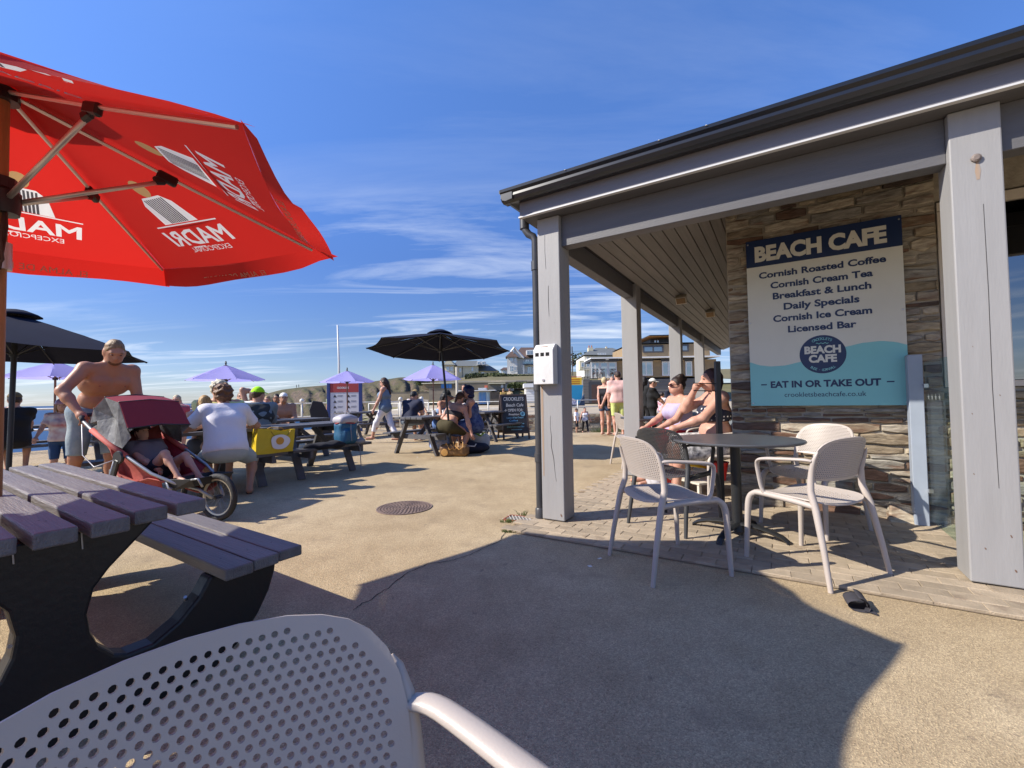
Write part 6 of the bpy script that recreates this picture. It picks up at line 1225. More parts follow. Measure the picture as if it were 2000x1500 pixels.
# wetsuits heaped on the first table
for i, (s_, t_, zz, cl_, lb) in enumerate(((-4.62, -1.35, .755, (.36, .34, .29), 'pale grey wetsuit on the table, under the curved one'), (-4.55, -1.0, .765, (.025, .025, .03), 'black wetsuit on the table behind the buggy hood'), (-4.75, -1.1, .80, (.50, .48, .42), 'cream wetsuit on top of the heap by the buggy hood'), (-4.45, -1.45, .76, (.20, .19, .17), 'mid grey wetsuit nearest the buggy on the table'))):
    o = blob('wetsuit', mat('neoprene %d' % i, cl_, .55, .4, 5, .2, 20), [ell((0, 0, .02), (.34, .14, .045)), cap((-.25, .05, .02), (.30, .12, .02), .05, .035), cap((-.1, -.08, .03), (.36, -.10, .02), .045, .03)], .014, None, k=.03, noise=(.010, 15)); o.location = W(s_, t_, zz - .0); o.rotation_euler = (0, 0, CAFE_ROT + 1.2 + i * .5); tag(o, lb, 'wetsuit')
# bags under the parasol table
hb_ = thing('handbag', 'brown checked handbag with tan handles on the ground', 'handbag', tuple(G(888, 891)), -.1)
blob('body', mat('brown checked canvas', (.10, .05, .022), .5, .9, 11, .1, col2=(.32, .17, .05)), [rbox((0, 0, .11), (.27, .12, .11), .07), ell((0, 0, .16), (.24, .10, .09))], .014, hb_, noise=(.005, 18))
o = MB(); o.lathe([(.001, 0), (.065, 0), (.06, .006), (.001, .008)], 14); q = o.build('round_end', mat('tan leather', (.52, .28, .08), .4), hb_); q.rotation_euler = (D2R(90), 0, 0); q.location = (-.16, -.125, .085)
for k in range(3): b = MB(); x0 = -.16 + k * .09; b.tube([(x0, -.06, .20), (x0 + .03, -.12, .26 - .03 * k), (x0 + .10, -.15, .14), (x0 + .17, -.12, .18), (x0 + .15, -.04, .27)], .010, 6); b.build('handle', mat('tan leather', (.52, .28, .08), .4), hb_)
tb_ = thing('beach_bag', 'white and green beach bag on the ground under the blue dress', 'bag', tuple(G(938, 880)), .2)
blob('body', mat('white canvas bag', (.55, .56, .56), .8, .4, 8, .2, 20, col2=(.22, .30, .40)), [rbox((0, 0, .18), (.19, .12, .17), .08)], .016, tb_, noise=(.009, 16)); b = MB(); b.tube([(.10, -.06, .33), (.16, -.08, .45), (.22, -.05, .40), (.20, -.03, .28)], .012, 6); b.build('handle', mat('white rope', (.7, .68, .64), .8), tb_); b = MB(); b.tube([(-.1, -.05, .36), (0, -.12, .32), (.08, -.09, .38)], .02, 6); b.build('towel_edge', mat('lime towel', (.25, .42, .06), .9), tb_)
nb_ = thing('duffel_bag', 'dark navy duffel bag slumped beside the white beach bag', 'bag', tuple(G(925, 885)), .1); blob('body', mat('navy duffel', (.010, .013, .03), .8, .3, 10), [ell((0, 0, .10), (.32, .17, .11)), ell((-.12, 0, .16), (.16, .13, .10))], .018, nb_, noise=(.010, 14)); b = MB(); b.tube([(-.15, -.1, .18), (-.08, -.17, .16), (.02, -.15, .15), (.05, -.1, .19)], .011, 6); b.build('handle', mat('white rope', (.7, .68, .64), .8), nb_)
cp = thing('cup', 'white takeaway cup on the parasol table beside the pole', 'cup', tuple(W(-4.4, 3.3, .742))); b = MB(); b.lathe([(.028, 0), (.04, .11), (.042, .112), (.030, .114), (.001, .114)], 14); b.build('body', mat('white card', (.75, .75, .75), .5), cp)
cp2 = copy_thing(cp, W(-4.3, 3.5, .742), 0, 'second white takeaway cup, farther along the parasol table')
bl = thing('cool_box', 'blue and white striped cool bag under the parasol table', 'bag', tuple(W(-4.2, 3.25, 0)), .3); blob('body', mat('blue stripe bag', (.10, .22, .55), .7, 1.0, 9, col2=(.6, .62, .7)), [rbox((0, 0, .26), (.20, .14, .16), .05)], .016, bl, noise=(.006, 20))
# bag with sand toys under the women's table
tg_ = thing('toy_bag', 'white plastic bag of beach toys under the veranda table', 'bag', (1.72, 4.95, .0), .2); blob('body', mat('white carrier', (.66, .65, .68), .5, .4, 9, .4, 14, trans=.2), [rbox((0, 0, .20), (.20, .13, .17), .07), ell((.02, 0, .33), (.20, .12, .08))], .014, tg_, noise=(.012, 22)); b = MB(); b.lathe([(.001, -.004), (.09, -.004), (.09, .004), (.001, .004)], 20); o = b.build('print_disc', mat('red print', (.55, .04, .035), .5), tg_); o.rotation_euler = (D2R(90), 0, 0); o.location = (0, -.138, .16)
sp = thing('toy_spade', 'yellow and blue toy spade poking out of the beach toys', 'toy', (2.0, 4.72, .30), .3); b = MB(); b.tube([(-.28, 0, .06), (.05, 0, .0), (.18, .02, -.03)], .016, 8); b.build('shaft', mat('yellow toy plastic', (.72, .50, .03), .35), sp, smooth=True); b = MB(); b.box((.24, .03, -.04), (.16, .10, .02)); b.build('blade', mat('blue toy plastic', (.04, .25, .55), .35), sp, bevel=.008)
bk_ = thing('toy_bucket', 'red toy bucket beside the yellow toy spade', 'toy', (2.16, 4.62, .18)); b = MB(); b.lathe([(.07, 0), (.10, .18), (.108, .18), (.108, .19), (.095, .19), (.068, .01)], 18); b.build('body', mat('red toy plastic', (.60, .03, .03), .35), bk_, smooth=True, ang=40)
st2 = thing('low_stool', 'low pale slatted stool under the beach toys', 'stool', (2.1, 4.72, 0), .3); b = MB(); b.box((0, 0, .165), (.55, .36, .02)); b.build('top', mat('pale slat', (.55, .50, .42), .6), st2)
for x in (-.25, .25):
    for y in (-.15, .15): b = MB(); b.box((x, y, .077), (.03, .03, .154)); b.build('leg', mat('pale slat', (.55, .50, .42), .6), st2)
# black metal banner post by the wall corner
bp_ = thing('banner_post', 'black metal post with two thin arms at the stone wall corner', 'post', (1.93, 4.08, 0), 0); b = MB(); b.box((0, 0, .70), (.045, .045, 1.38)); b.build('upright', M_blk, bp_, bevel=.004)
for z in (1.11, 1.18): b = MB(); b.tube([(-.02, .0, z), (-.21, .05, z + .01)], .005, 6); b.build('arm', M_blk, bp_)
b = MB(); b.box((0, 0, .01), (.16, .16, .015)); b.build('base', M_blk, bp_)
# chalkboard
cb = thing('chalkboard', 'A-frame chalkboard with white hand lettering facing the sun', 'chalkboard', tuple(G(1003, 856)), .28)
M_cb = mat('slate chalkboard', (.030, .032, .037), .55, .3, 5, col2=(.055, .056, .06)); M_cf = mat('dark stained frame', (.09, .06, .05), .6, .4, 6); M_chk = mat('white chalk', (.62, .62, .60), .9, .3, 40); M_chb = mat('blue chalk', (.22, .50, .66), .9)
for s in (-1, 1):
    R = Matrix.Rotation(-s * .20, 4, 'X'); par = bpy.data.objects.new('tmp', None)
    def X_(b): b.v = [tuple(Matrix.Translation((0, s * .30 * -1, 0)) @ (Matrix.Rotation(s * -.235, 4, 'X') @ Vector(p))) for p in b.v]; return b
    b = MB(); b.box((0, 0, .68), (.66, .018, .98)); X_(b).build('board', M_cb, cb)
    for x in (-.345, .345): b = MB(); b.box((x, 0, .60), (.045, .035, 1.2)); X_(b).build('frame_rail', M_cf, cb)
    for z in (.17, 1.185): b = MB(); b.box((0, 0, z), (.645, .034, .045)); X_(b).build('frame_rail', M_cf, cb)
ang = .235
def chalk(tx, z, size, m, wd=None, x=0, sh=.15):
    o = text(tx, size, m, 'lettering', cb, width=wd, ext=.0004, shear=sh, bold=.02); o.matrix_local = Matrix.Translation((0, -.30, 0)) .inverted() @ Matrix.Identity(4) if False else Matrix.Translation((0, -.30, 0)) @ Matrix.Rotation(-ang, 4, 'X') @ Matrix.Translation((x, -.0115, z)) @ Matrix.Rotation(D2R(90), 4, 'X')
# (the front board leans back towards the apex)
for tx, z, size, m, wd, x in (('CROOKLETS', 1.03, .10, M_chk, .56, 0), ('Beach Cafe', .87, .085, M_chk, .48, .02), ('→ OPEN FOR:', .735, .075, M_chk, .52, -.02), ('Breakfast', .635, .05, M_chk, .30, -.02), ('Lunch & Ice Cream', .55, .045, M_chb, .46, 0), ('Coffee', .47, .05, M_chb, .24, -.05), ('Milkshakes & Tea', .39, .045, M_chb, .48, 0), ('Daily Licensed Bar', .31, .045, M_chb, .48, 0), ('takeaway', .24, .035, M_chb, .30, .02)):
    chalk(tx, z, size, m, wd, x)
b = MB(); b.lathe([(.045, -.002), (.062, -.002), (.062, .002), (.045, .002), (.045, -.002)], 20); o = b.build('badge', M_chb, cb); o.matrix_local = Matrix.Translation((0, -.30, 0)) @ Matrix.Rotation(-ang, 4, 'X') @ Matrix.Translation((.22, -.0125, .665)) @ Matrix.Rotation(D2R(90), 4, 'X')
# beach information board and flagpole
ib = thing('information_board', 'beach information board with red head and blue side posts', 'sign', (PX(673, 15.2), 15.2, 0), .08)
for s in (-1, 1): b = MB(); b.box((s * .54, 0, .92), (.11, .09, 1.84)); b.build('post', mat('royal blue post', (.018, .04, .17), .5), ib, bevel=.01)
b = MB(); b.box((0, 0, 1.05), (.96, .05, 1.42)); b.build('panel', mat('white sign panel', (.60, .61, .64), .5), ib)
b = MB(); b.box((0, -.028, 1.57), (.96, .008, .40)); b.build('header', mat('sign red', (.36, .045, .045), .6), ib)
text('CROOKLETS', .065, mat('white print', (.75, .75, .75), .5), 'lettering', ib, (-.05, -.034, 1.50), (D2R(90), 0, 0), .03, .40)
for i in range(5):
    for j in range(2):
        b = MB(); x0 = -.38 + j * .46; z0 = 1.20 - i * .19; b.prism([(0, 0), (.11, 0), (.055, .095)], (x0, -.0262, z0), (1, 0, 0), (0, 0, 1), .003); b.build('pictogram', mat('sign black', (.03, .03, .035), .5), ib)
        b = MB(); b.box((x0 + .23, -.027, z0 + .065), (.18, .003, .018)); b.box((x0 + .22, -.027, z0 + .03), (.16, .003, .014)); stuff(b.build('print_line', mat('sign grey print', (.22, .23, .25), .5), ib))
fp = thing('flagpole', 'tall bare white flagpole rising behind the information board', 'flagpole', (PX(662, 17), 17, 0)); b = MB(); b.tube([(0, 0, 0), (0, 0, 2.6), (-.05, 0, 4.05)], [.045, .04, .028], 10); b.build('pole', mat('white pole paint', (.66, .66, .64), .4), fp, smooth=True)
bb_ = thing('bodyboard_bag', 'black and blue bodyboard bag leaning beside the boy in green', 'bag', (PX(632, 14.2), 14.2, 0), .4); b = MB(); b.prism([(-.28, 0), (.28, 0), (.30, .7), (.2, 1.05), (-.1, 1.1), (-.27, .8)], (0, 0, .0), (.95, 0, .0), (-.22, 0, 1), .09); b.build('body', mat('black nylon bag', (.012, .012, .016), .6), bb_, bevel=.03, seg=3); b = MB(); b.prism([(-.22, .05), (-.05, .05), (-.05, .75), (-.2, .8)], (0, -.004, 0), (.95, 0, 0), (-.22, 0, 1), .003); b.build('flash', mat('bright blue flash', (.02, .14, .60), .5), bb_)
# railings
M_rail = mat('white painted railing', (.68, .66, .60), .45, .2, 6, dirt=((.35, .22, .12), .74, 6))
def railing(label, pts, h, n, knob=False, base=0):
    t = thing('railing', label, 'railing', tuple(pts[0])); p0 = Vector(pts[0])
    for z in (h, h * .5): b = MB(); b.tube([Vector(p) - p0 + Vector((0, 0, z)) for p in pts], .024, 8); b.build('rail', M_rail, t, smooth=True)
    for i in range(n + 1):
        f = i / n * (len(pts) - 1); k = min(int(f), len(pts) - 2); p = Vector(pts[k]).lerp(Vector(pts[k + 1]), f - k) - p0; b = MB(); b.tube([p, p + Vector((0, 0, h + .02))], .035, 8)
        if knob: b.lathe([(.001, -.09), (.06, -.06), (.085, 0), (.06, .06), (.001, .09)], 10, tuple(p + Vector((0, 0, h + .10))))
        b.build('post', M_rail, t, smooth=True)
railing('white railing with ball-topped posts along the seaward terrace edge', [(-13.0, 7.7, 0), (-7.2, 17.3, 0), (-3.4, 16.3, 0), (1.0, 13.0, 0)][:3], 1.0, 9, True)
railing('white two-bar railing on top of the far stone wall', [(-9.2, 27.9, 0), (8, 27.9, 0)], .86, 9)
# far stone wall, every stone laid
sw = thing('stone_wall', 'low rubble stone wall beyond the terrace below the white railing', 'wall', (-9, 27.65, -1.3)); b = MB(); b.span((0, .0, 0), (20, .09, 1.27)); b.build('core', M_mort, sw)
lay_stones(sw, 0, 18.5, 0, 1.27, lambda u, v, d: (u, -d, v), (.13, .24), (.30, .75), .05, stone_mat('rubble stone', 1.0), 300, random.Random(5))
for i, (px, y_, w_) in enumerate(((1172, 840, .7), (1190, 846, .9), (1205, 838, .6))):
    p = D(px, y_, 27.2); weed(('bushy green weed on the far stone wall, left', 'bushy green weed on the far stone wall, middle', 'bushy green weed on the far stone wall, right')[i], (p.x, p.y, p.z - .2), 240, w_ * .7, w_ * .8, random.Random(i))
# ================================================================== BUILDINGS AROUND THE BAY
M_wwhite = mat('white render', (.66, .65, .61), .85, .15, 2); M_wcream = mat('cream render', (.62, .57, .40), .85, .15, 2); M_roofb = mat('brown tile roof', (.10, .062, .048), .8, .5, 2.5, .3, 8); M_roofg = mat('grey slate roof', (.135, .145, .14), .7, .4, 2.5, .3, 8); M_win = glassmat('far window glass', (.05, .06, .08), .45); M_fr = mat('white window frame', (.68, .68, .67), .5); M_brick = mat('tan brick', (.30, .215, .12), .85, .6, 3.0, .4, 14, col2=(.20, .14, .08)); M_clad = mat('silvered timber cladding', (.175, .165, .155), .8, .6, 1.5, .4, 14, stretch=(.3, 1, 12)); M_white = mat('white fascia', (.74, .74, .73), .5); M_dgrey = mat('dark grey metal', (.05, .052, .06), .5)
class Bld:
    """a building whose front stands at depth d facing the terrace; helper measures are read off the picture and turned into metres on that front"""
    def __init__(s, label, cat, d, px0, base_y, name='building'):
        s.d = d; s.o = D(px0, base_y, d); s.t = thing(name, label, cat, tuple(s.o))
    def p(s, px, py, dd=0.0): q = D(px, py, s.d); return Vector((q.x, q.y + dd, q.z)) - s.o
    def slab(s, name, x0, y0, x1, y1, m, near=0.0, far=.3, par=None, bevel=0):
        a = s.p(x0, y1); b2 = s.p(x1, y0); b = MB(); b.span((a.x, near, a.z), (b2.x, far, b2.z)); return b.build(name, m, par or s.t, bevel=bevel)
    def window(s, x0, y0, x1, y1, near=0.0, nx=1, ny=1, m=None, fw=.09):
        a = s.p(x0, y1); b2 = s.p(x1, y0); b = MB(); w = fw
        for q in ((a.x, a.z, b2.x, a.z + w), (a.x, b2.z - w, b2.x, b2.z), (a.x, a.z + w, a.x + w, b2.z - w), (b2.x - w, a.z + w, b2.x, b2.z - w)): b.span((q[0], near - .05, q[1]), (q[2], near + .02, q[3]))
        for i in range(1, nx): xx = a.x + (b2.x - a.x) * i / nx; b.span((xx - w / 2, near - .045, a.z + w), (xx + w / 2, near + .02, b2.z - w))
        for i in range(1, ny): zz = a.z + (b2.z - a.z) * i / ny; b.span((a.x + w, near - .04, zz - w / 2), (b2.x - w, near + .02, zz + w / 2))
        f = b.build('window', m or M_fr, s.t); b = MB(); b.span((a.x + w * .5, near - .012, a.z + w * .5), (b2.x - w * .5, near - .004, b2.z - w * .5)); b.build('pane', M_win, f); b = MB(); b.span((a.x + w * .5, near - .003, a.z + w * .5), (b2.x - w * .5, near + .0, b2.z - w * .5)); b.build('blind_wall', M_dark, f); return f
    def gable(s, name, pts, m, near, far, par=None, th=None):
        q = [s.p(*k) for k in pts]; n = len(q); b = MB(); b.v = [(v.x, near, v.z) for v in q] + [(v.x, far, v.z) for v in q]; b.f = [tuple(range(n)), tuple(range(2 * n - 1, n - 1, -1))] + [(i, n + i, n + (i + 1) % n, (i + 1) % n) for i in range(n)]; return b.build(name, m, par or s.t)
    def hip(s, name, x0, x1, y_e, r0, r1, y_r, m, near=-.4, far=9, par=None):
        a, b2 = s.p(x0, y_e), s.p(x1, y_e); c0, c1 = s.p(r0, y_r), s.p(r1, y_r); md = (near + far) / 2; q = MB()
        q.add([(a.x, near, a.z), (b2.x, near, b2.z), (b2.x, far, b2.z), (a.x, far, a.z), (c0.x, md, c0.z), (c1.x, md, c1.z)], [(0, 1, 5, 4), (1, 2, 5), (2, 3, 4, 5), (3, 0, 4), (3, 2, 1, 0)]); return q.build(name, m, par or s.t)
    def chimney(s, x0, y0, x1, y1, m, near, far):
        s.slab('chimney', x0, y0, x1, y1, m, near, far); a = s.p((x0 + x1) / 2, y0); w = (s.p(x1, y0).x - s.p(x0, y0).x)
        for k in (-.28, .28): b = MB(); b.lathe([(w * .14, 0), (w * .11, w * .5), (.01, w * .5)], 8, (a.x + k * w, (near + far) / 2, a.z)); b.build('chimney_pot', mat('terracotta', (.35, .13, .06), .8), s.t)
# white gabled house
h = Bld('white gabled seaside house with a brown tiled roof left of the corner post', 'house', 112, 990, 731)
h.slab('wall', 1010, 699, 1064, 731, M_wwhite, 0, 9); h.slab('wall', 991, 699, 1010, 731, M_wwhite, -2.2, 4); h.gable('wall', [(1000, 699), (1021, 699), (1004.5, 681)], M_wwhite, -1.2, 5)
h.hip('roof', 1001, 1075, 699, 1018, 1062, 674.5, M_roofb, -.6, 10); h.hip('roof', 987.5, 1012, 699, 1000, 1000.5, 684.5, M_roofb, -2.8, 3.2)
b = MB(); a1, a2, a3 = h.p(1004.5, 679.5), h.p(1023, 700), h.p(998, 688); b.tube([(a1.x, -1.4, a1.z), (a2.x, -1.4, a2.z)], .22, 4); b.tube([(a1.x, -1.4, a1.z), (a3.x, -1.4, a3.z)], .22, 4); b.build('bargeboard', M_fr, h.t)
h.slab('dormer', 1028, 684, 1048, 694, M_fr, -.9, 4); h.window(1029, 685, 1047, 693.5, -.92, 3)
h.window(996, 700.5, 1002, 708, -2.25, 2); h.window(996, 716, 1003, 727, -2.25, 2, 2); h.window(1005, 701, 1007.5, 708, -2.25); h.window(1005, 717, 1008, 725, -2.25)
h.slab('balcony', 1021, 711.5, 1064, 713.5, M_dgrey, -1.6, 0); h.window(1026, 702, 1034, 711, -.03, 2); h.window(1036, 702, 1046, 711, -.03, 2); h.slab('balcony_glass', 1022, 706.5, 1064, 711.4, glassmat('balcony glass', (.6, .72, .72), .7), -1.6, -1.55)
h.window(1030, 716, 1038, 729, -.03, 2); h.window(1040, 716, 1050, 729, -.03, 2); h.slab('pillar', 1021, 713, 1023.5, 731, M_wwhite, -1.6, -1.1); h.slab('plinth', 986, 731, 1070, 734, M_wcream, -3.5, 8)
# cream long house
h = Bld('long cream house with a slate roof behind the wide navy parasol', 'house', 126, 868, 744)
h.slab('wall', 872, 714, 934, 744, M_wcream, 0, 9); h.slab('wall', 933, 722, 972, 742, M_wcream, 1.5, 8); h.gable('wall', [(868, 744), (888, 744), (888, 712), (883, 707), (878, 703), (872, 708), (868, 714)], M_wcream, -1.4, 8)
h.hip('roof', 884, 942, 715, 889, 930, 702, M_roofg, -.6, 9); h.hip('roof', 926, 974, 724, 935, 940, 703, M_roofg, .8, 10); h.hip('roof', 864, 892, 714, 874, 876, 699, M_roofg, -2, 6)
for x in (932, 941): h.slab('dormer', x, 706, x + 7, 713, M_fr, -.9, 3); h.window(x + .8, 707, x + 6.2, 712.5, -.93)
for x0, y0, x1, y1 in ((897, 719, 901, 727), (921, 717, 925, 725), (939, 726, 945, 734), (873, 717, 879, 725), (881, 717, 886, 725), (872, 731, 886, 741), (957, 727, 971, 736)): h.window(x0, y0, x1, y1, (-1.43 if x1 < 888 else (-.03 if x1 < 932 else 1.47)), 2)
h.slab('drainpipe', 903, 716, 903.6, 743, M_dgrey, -.1, 0); h.slab('porch', 916, 733, 926, 744, M_fr, -3, 0); h.hip('roof', 915, 927, 733, 919, 923, 728, M_roofg, -3.3, .2); h.window(918, 735, 924, 743, -3.03, 2)
h = Bld('small brown-roofed house between the cream and white houses', 'house', 150, 978, 731); h.slab('wall', 979, 722, 995, 731, M_wwhite, 0, 6); h.hip('roof', 977, 997, 722, 983, 990, 716.5, M_roofb, -.5, 6); h.window(982, 724, 986, 729, -.03, 2)
# grey roofed house and modern cafe building on the right
h = Bld('grey slate hip-roofed house behind the flat-roofed building', 'house', 72, 1140, 722)
h.slab('wall', 1142, 694, 1232, 735, M_wwhite, 0, 9); h.hip('roof', 1139, 1240, 694, 1174, 1208, 673.5, M_roofg, -.6, 9.5); h.hip('roof', 1139, 1166, 694, 1158, 1160, 680, M_roofg, -.9, 6); h.chimney(1153.5, 676, 1163, 686, M_wcream, 2, 3); h.chimney(1193.5, 672, 1196.5, 677, M_wcream, 4, 4.6)
h.window(1166, 690, 1182, 694, -.65, 3); h.window(1204, 689, 1220, 694, -.65, 3); h.window(1146, 697, 1150, 704, -.03); h.window(1152, 697, 1158, 704, -.03)
h.slab('bay', 1128.5, 706, 1152, 724, M_wcream, -2.2, 0); h.window(1131, 710, 1137, 719, -2.24); h.window(1141, 710, 1152, 719, -2.24, 2)
h = Bld('flat-roofed brick and timber beach building behind the veranda posts', 'building', 41, 1138, 787)
W_ = 41
h.slab('wall', 1139.5, 738, 1400, 788, M_clad, 0, 9); h.slab('wall', 1205, 701, 1400, 738, M_brick, .15, 9)
for k in range(9): h.slab('cladding_board', 1139.5, 738.6 + k * 5.5, 1152, 743.4 + k * 5.5, M_clad, -.035, -.002); h.slab('cladding_board', 1185, 738.6 + k * 5.5, 1400, 743.4 + k * 5.5, M_clad, -.035, -.002)
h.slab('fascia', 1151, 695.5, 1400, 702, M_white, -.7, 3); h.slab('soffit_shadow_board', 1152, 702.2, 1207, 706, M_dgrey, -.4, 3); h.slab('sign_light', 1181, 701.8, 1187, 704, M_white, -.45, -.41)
h.slab('door_recess', 1150, 745, 1180, 787, M_dgrey, -.04, .1); h.slab('garage_door', 1156, 751, 1178, 787, mat('brown garage door', (.085, .045, .035), .6, .3, 3), -.06, .05)
h.slab('glazing_frame', 1154, 706, 1205, 739, M_dark, .3, .35); h.window(1154, 706.5, 1171.5, 738.5, 0, 2, fw=.12); h.window(1172, 706.5, 1187.5, 738.5, 0, 1, fw=.12); h.window(1188, 706.5, 1204, 738.5, 0, 1, fw=.12)
for x0, x1 in ((1250, 1275), (1294, 1318), (1340, 1352)): h.slab('lintel', x0 - 2, 700.5, x1 + 2, 705.5, M_dgrey, .10, .14); h.window(x0, 703 + 2.5, x1, 734, .1, 2 if x1 - x0 > 15 else 1, fw=.10)
h.slab('upper_wall', 1240, 667, 1400, 695.3, M_brick, 1.5, 9); h.window(1265, 671, 1306, 686, 1.46, 2, m=M_dgrey, fw=.14); h.window(1335, 669, 1357, 684, 1.46, 1, m=M_dgrey, fw=.14); h.slab('parapet', 1238, 664.5, 1400, 667, M_dgrey, 1.3, 9)
h.slab('penthouse', 1290, 653, 1330, 664, M_dgrey, 3, 8); h.slab('penthouse_roof', 1276.5, 649.5, 1345, 652, M_dgrey, 1.2, 9); h.slab('penthouse_soffit', 1277, 652.1, 1340, 653, mat('warm timber soffit', (.50, .22, .05), .6), 1.3, 8.8); h.window(1296, 653.5, 1309, 663, 2.96, 2, m=M_dgrey)
# cafe terrace furniture on the balcony of that building
br = thing('balcony_rail', 'thin balcony railing with a timber post on the flat-roofed building', 'railing', tuple(D(1140, 739, 40.2)))
for px in range(1140, 1158, 3): b = MB(); q0 = D(px, 739, 40.2) - D(1140, 739, 40.2); b.tube([q0, q0 + Vector((0, 0, 1.0))], .015, 5); b.build('baluster', M_rail, br)
b = MB(); b.tube([(0, 0, 1.0), (.9, 0, 1.0)], .02, 6); b.build('handrail', M_rail, br)
ft = thing('terrace_chair', 'brown lattice-backed chair behind the far balcony glass, leftmost', 'chair', tuple(D(1163, 739, 40.6)))
b = MB(); b.span((-.22, -.2, .42), (.22, .2, .46)); b.build('seat', mat('dark brown wood', (.07, .035, .025), .6), ft)
b = MB()
for z in (.55, .85): b.box((0, -.2, z), (.46, .03, .05))
for s in (-1, 1): b.beam((-.2, -.2, .56), (.2, -.2, .84) if s > 0 else (-.2, -.2, .84), .03, .03) if s > 0 else b.beam((.2, -.2, .56), (-.2, -.2, .84), .03, .03)
stuff(b.build('lattice_back', mat('dark brown wood', (.07, .035, .025), .6), ft))
for x in (-.2, .2):
    for y in (-.18, .18): b = MB(); b.box((x, y, .21), (.04, .04, .42)); b.build('leg', mat('dark brown wood', (.07, .035, .025), .6), ft)
copy_thing(ft, D(1176, 739, 40.6), 0, 'brown lattice-backed chair behind the far balcony glass, second from left'); copy_thing(ft, D(1198, 739, 40.6), 0, 'brown lattice-backed chair behind the far balcony glass, nearest the brick')
# blue hoarding, banner, kiosk, huts
ho = Bld('bright blue hoarding panel beside the timber building', 'hoarding', 36, 1100, 792, 'hoarding'); ho.gable('panel', [(1100, 792), (1135, 792), (1139, 752), (1100, 752)], mat('blue hoarding', (.015, .24, .44), .6, .2, 2), 0, .1); ho.gable('brace', [(1128, 792), (1140, 792), (1139, 770)], mat('navy tarpaulin', (.012, .03, .07), .7), -.6, -.05)
bn_ = Bld('yellow banner with a red border above the blue hoarding', 'banner', 36.6, 1100, 752, 'banner'); bn_.slab('cloth', 1100, 737, 1136, 752, mat('yellow banner', (.75, .47, .03), .7), 0, .04); bn_.slab('border', 1100, 735, 1136, 736.9, mat('red banner edge', (.45, .05, .02), .7), -.01, .04); bn_.slab('border', 1100, 752.1, 1136, 754, mat('red banner edge', (.45, .05, .02), .7), -.01, .04)
for k in range(3): bn_.slab('print_line', 1112, 740 + k * 4, 1132, 741.5 + k * 4, mat('red banner print', (.55, .12, .02), .7), -.012, -.001)
dc = Bld('folded blue striped deckchair against the hoarding', 'deckchair', 35, 1118, 793, 'deckchair'); dc.gable('cloth', [(1110, 792), (1127, 792), (1124, 781), (1112, 775)], mat('navy striped cloth', (.05, .07, .25), .8, 1, 6, col2=(.6, .6, .65)), -.2, .1); dc.slab('frame', 1108, 790, 1130, 792.5, M_dgrey, -.25, -.21)
ks = Bld('white beach kiosk with a flat overhanging top near the chalkboard', 'kiosk', 37, 1023, 787, 'kiosk'); ks.slab('wall', 1026.5, 757, 1066, 787, M_wwhite, 0, 2.6); ks.slab('roof', 1023, 748.5, 1070, 757, M_white, -.3, 3)
for k in range(5): ks.slab('shutter_slat', 1028, 760 + k * 5, 1060, 764.4 + k * 5, M_white, -.04, -.003)
pillar = Bld('square grey stone hut with a flat pale roof above the beach huts', 'hut', 52, 954, 764, 'hut'); pillar.slab('wall', 955, 750, 984, 763, mat('grey stone hut', (.22, .20, .17), .9, .5, 1.5), 0, 3); pillar.slab('roof', 953.5, 747.5, 987, 750, M_wcream, -.3, 3.3); pillar.slab('notice', 978.5, 751, 983, 757, M_white, -.03, -.002); pillar.gable('wing', [(985, 750), (1003, 752), (1004, 763), (985, 763)], mat('grey render', (.38, .37, .35), .9), .2, 3)
M_blue = mat('beach hut blue', (.10, .25, .52), .6, .2, 3)
bh = Bld('row of blue-doored beach huts under a flat white roof', 'beach hut', 43, 895, 790, 'beach_hut'); bh.slab('wall', 896, 764, 960, 790, mat('pale hut wall', (.50, .49, .45), .85), .1, 3); bh.slab('roof', 893, 761.5, 968, 764.2, M_white, -.5, 3.2)
for x0, x1, m in ((899, 906, M_dgrey), (908, 915, M_wcream), (936, 941, M_blue), (942, 949, M_blue), (950, 956, mat('pale blue door', (.35, .50, .62), .6)), (920, 933, M_wcream)): f = bh.slab('door', x0, 766, x1, 789, m, .05, .095); bh.slab('door_panel', x0 + 1.2, 769, x1 - 1.2, 786, m, .02, .048, f) if x1 - x0 > 6 else None
bh.gable('stone_end', [(958, 790), (958, 766), (974, 764), (983, 775), (984, 790)], mat('dark rubble', (.10, .085, .068), .9, .7, 2, .6, 6), -.3, 3)
up = Bld('stone beach hut with bright blue shutters above the sea wall', 'beach hut', 49, 826, 762, 'beach_hut'); up.slab('wall', 826, 750, 888, 761, M_brick, 0, 3); up.slab('roof', 824, 747, 888, 750, M_wcream, -.2, 3.1)
for x0 in (862, 869, 876): up.slab('shutter', x0, 749.5, x0 + 6.2, 759, mat('bright blue shutter', (.10, .28, .58), .6), -.06, -.003)
pl = thing('lamp_post', 'plain pale post standing in front of the beach huts', 'post', tuple(D(893, 797, 34))); b = MB(); b.tube([(0, 0, 0), (0, 0, 3.2)], .10, 8); b.build('shaft', mat('pale post', (.52, .48, .40), .7), pl)
M_rw = stone_mat('sea wall stone', .95)
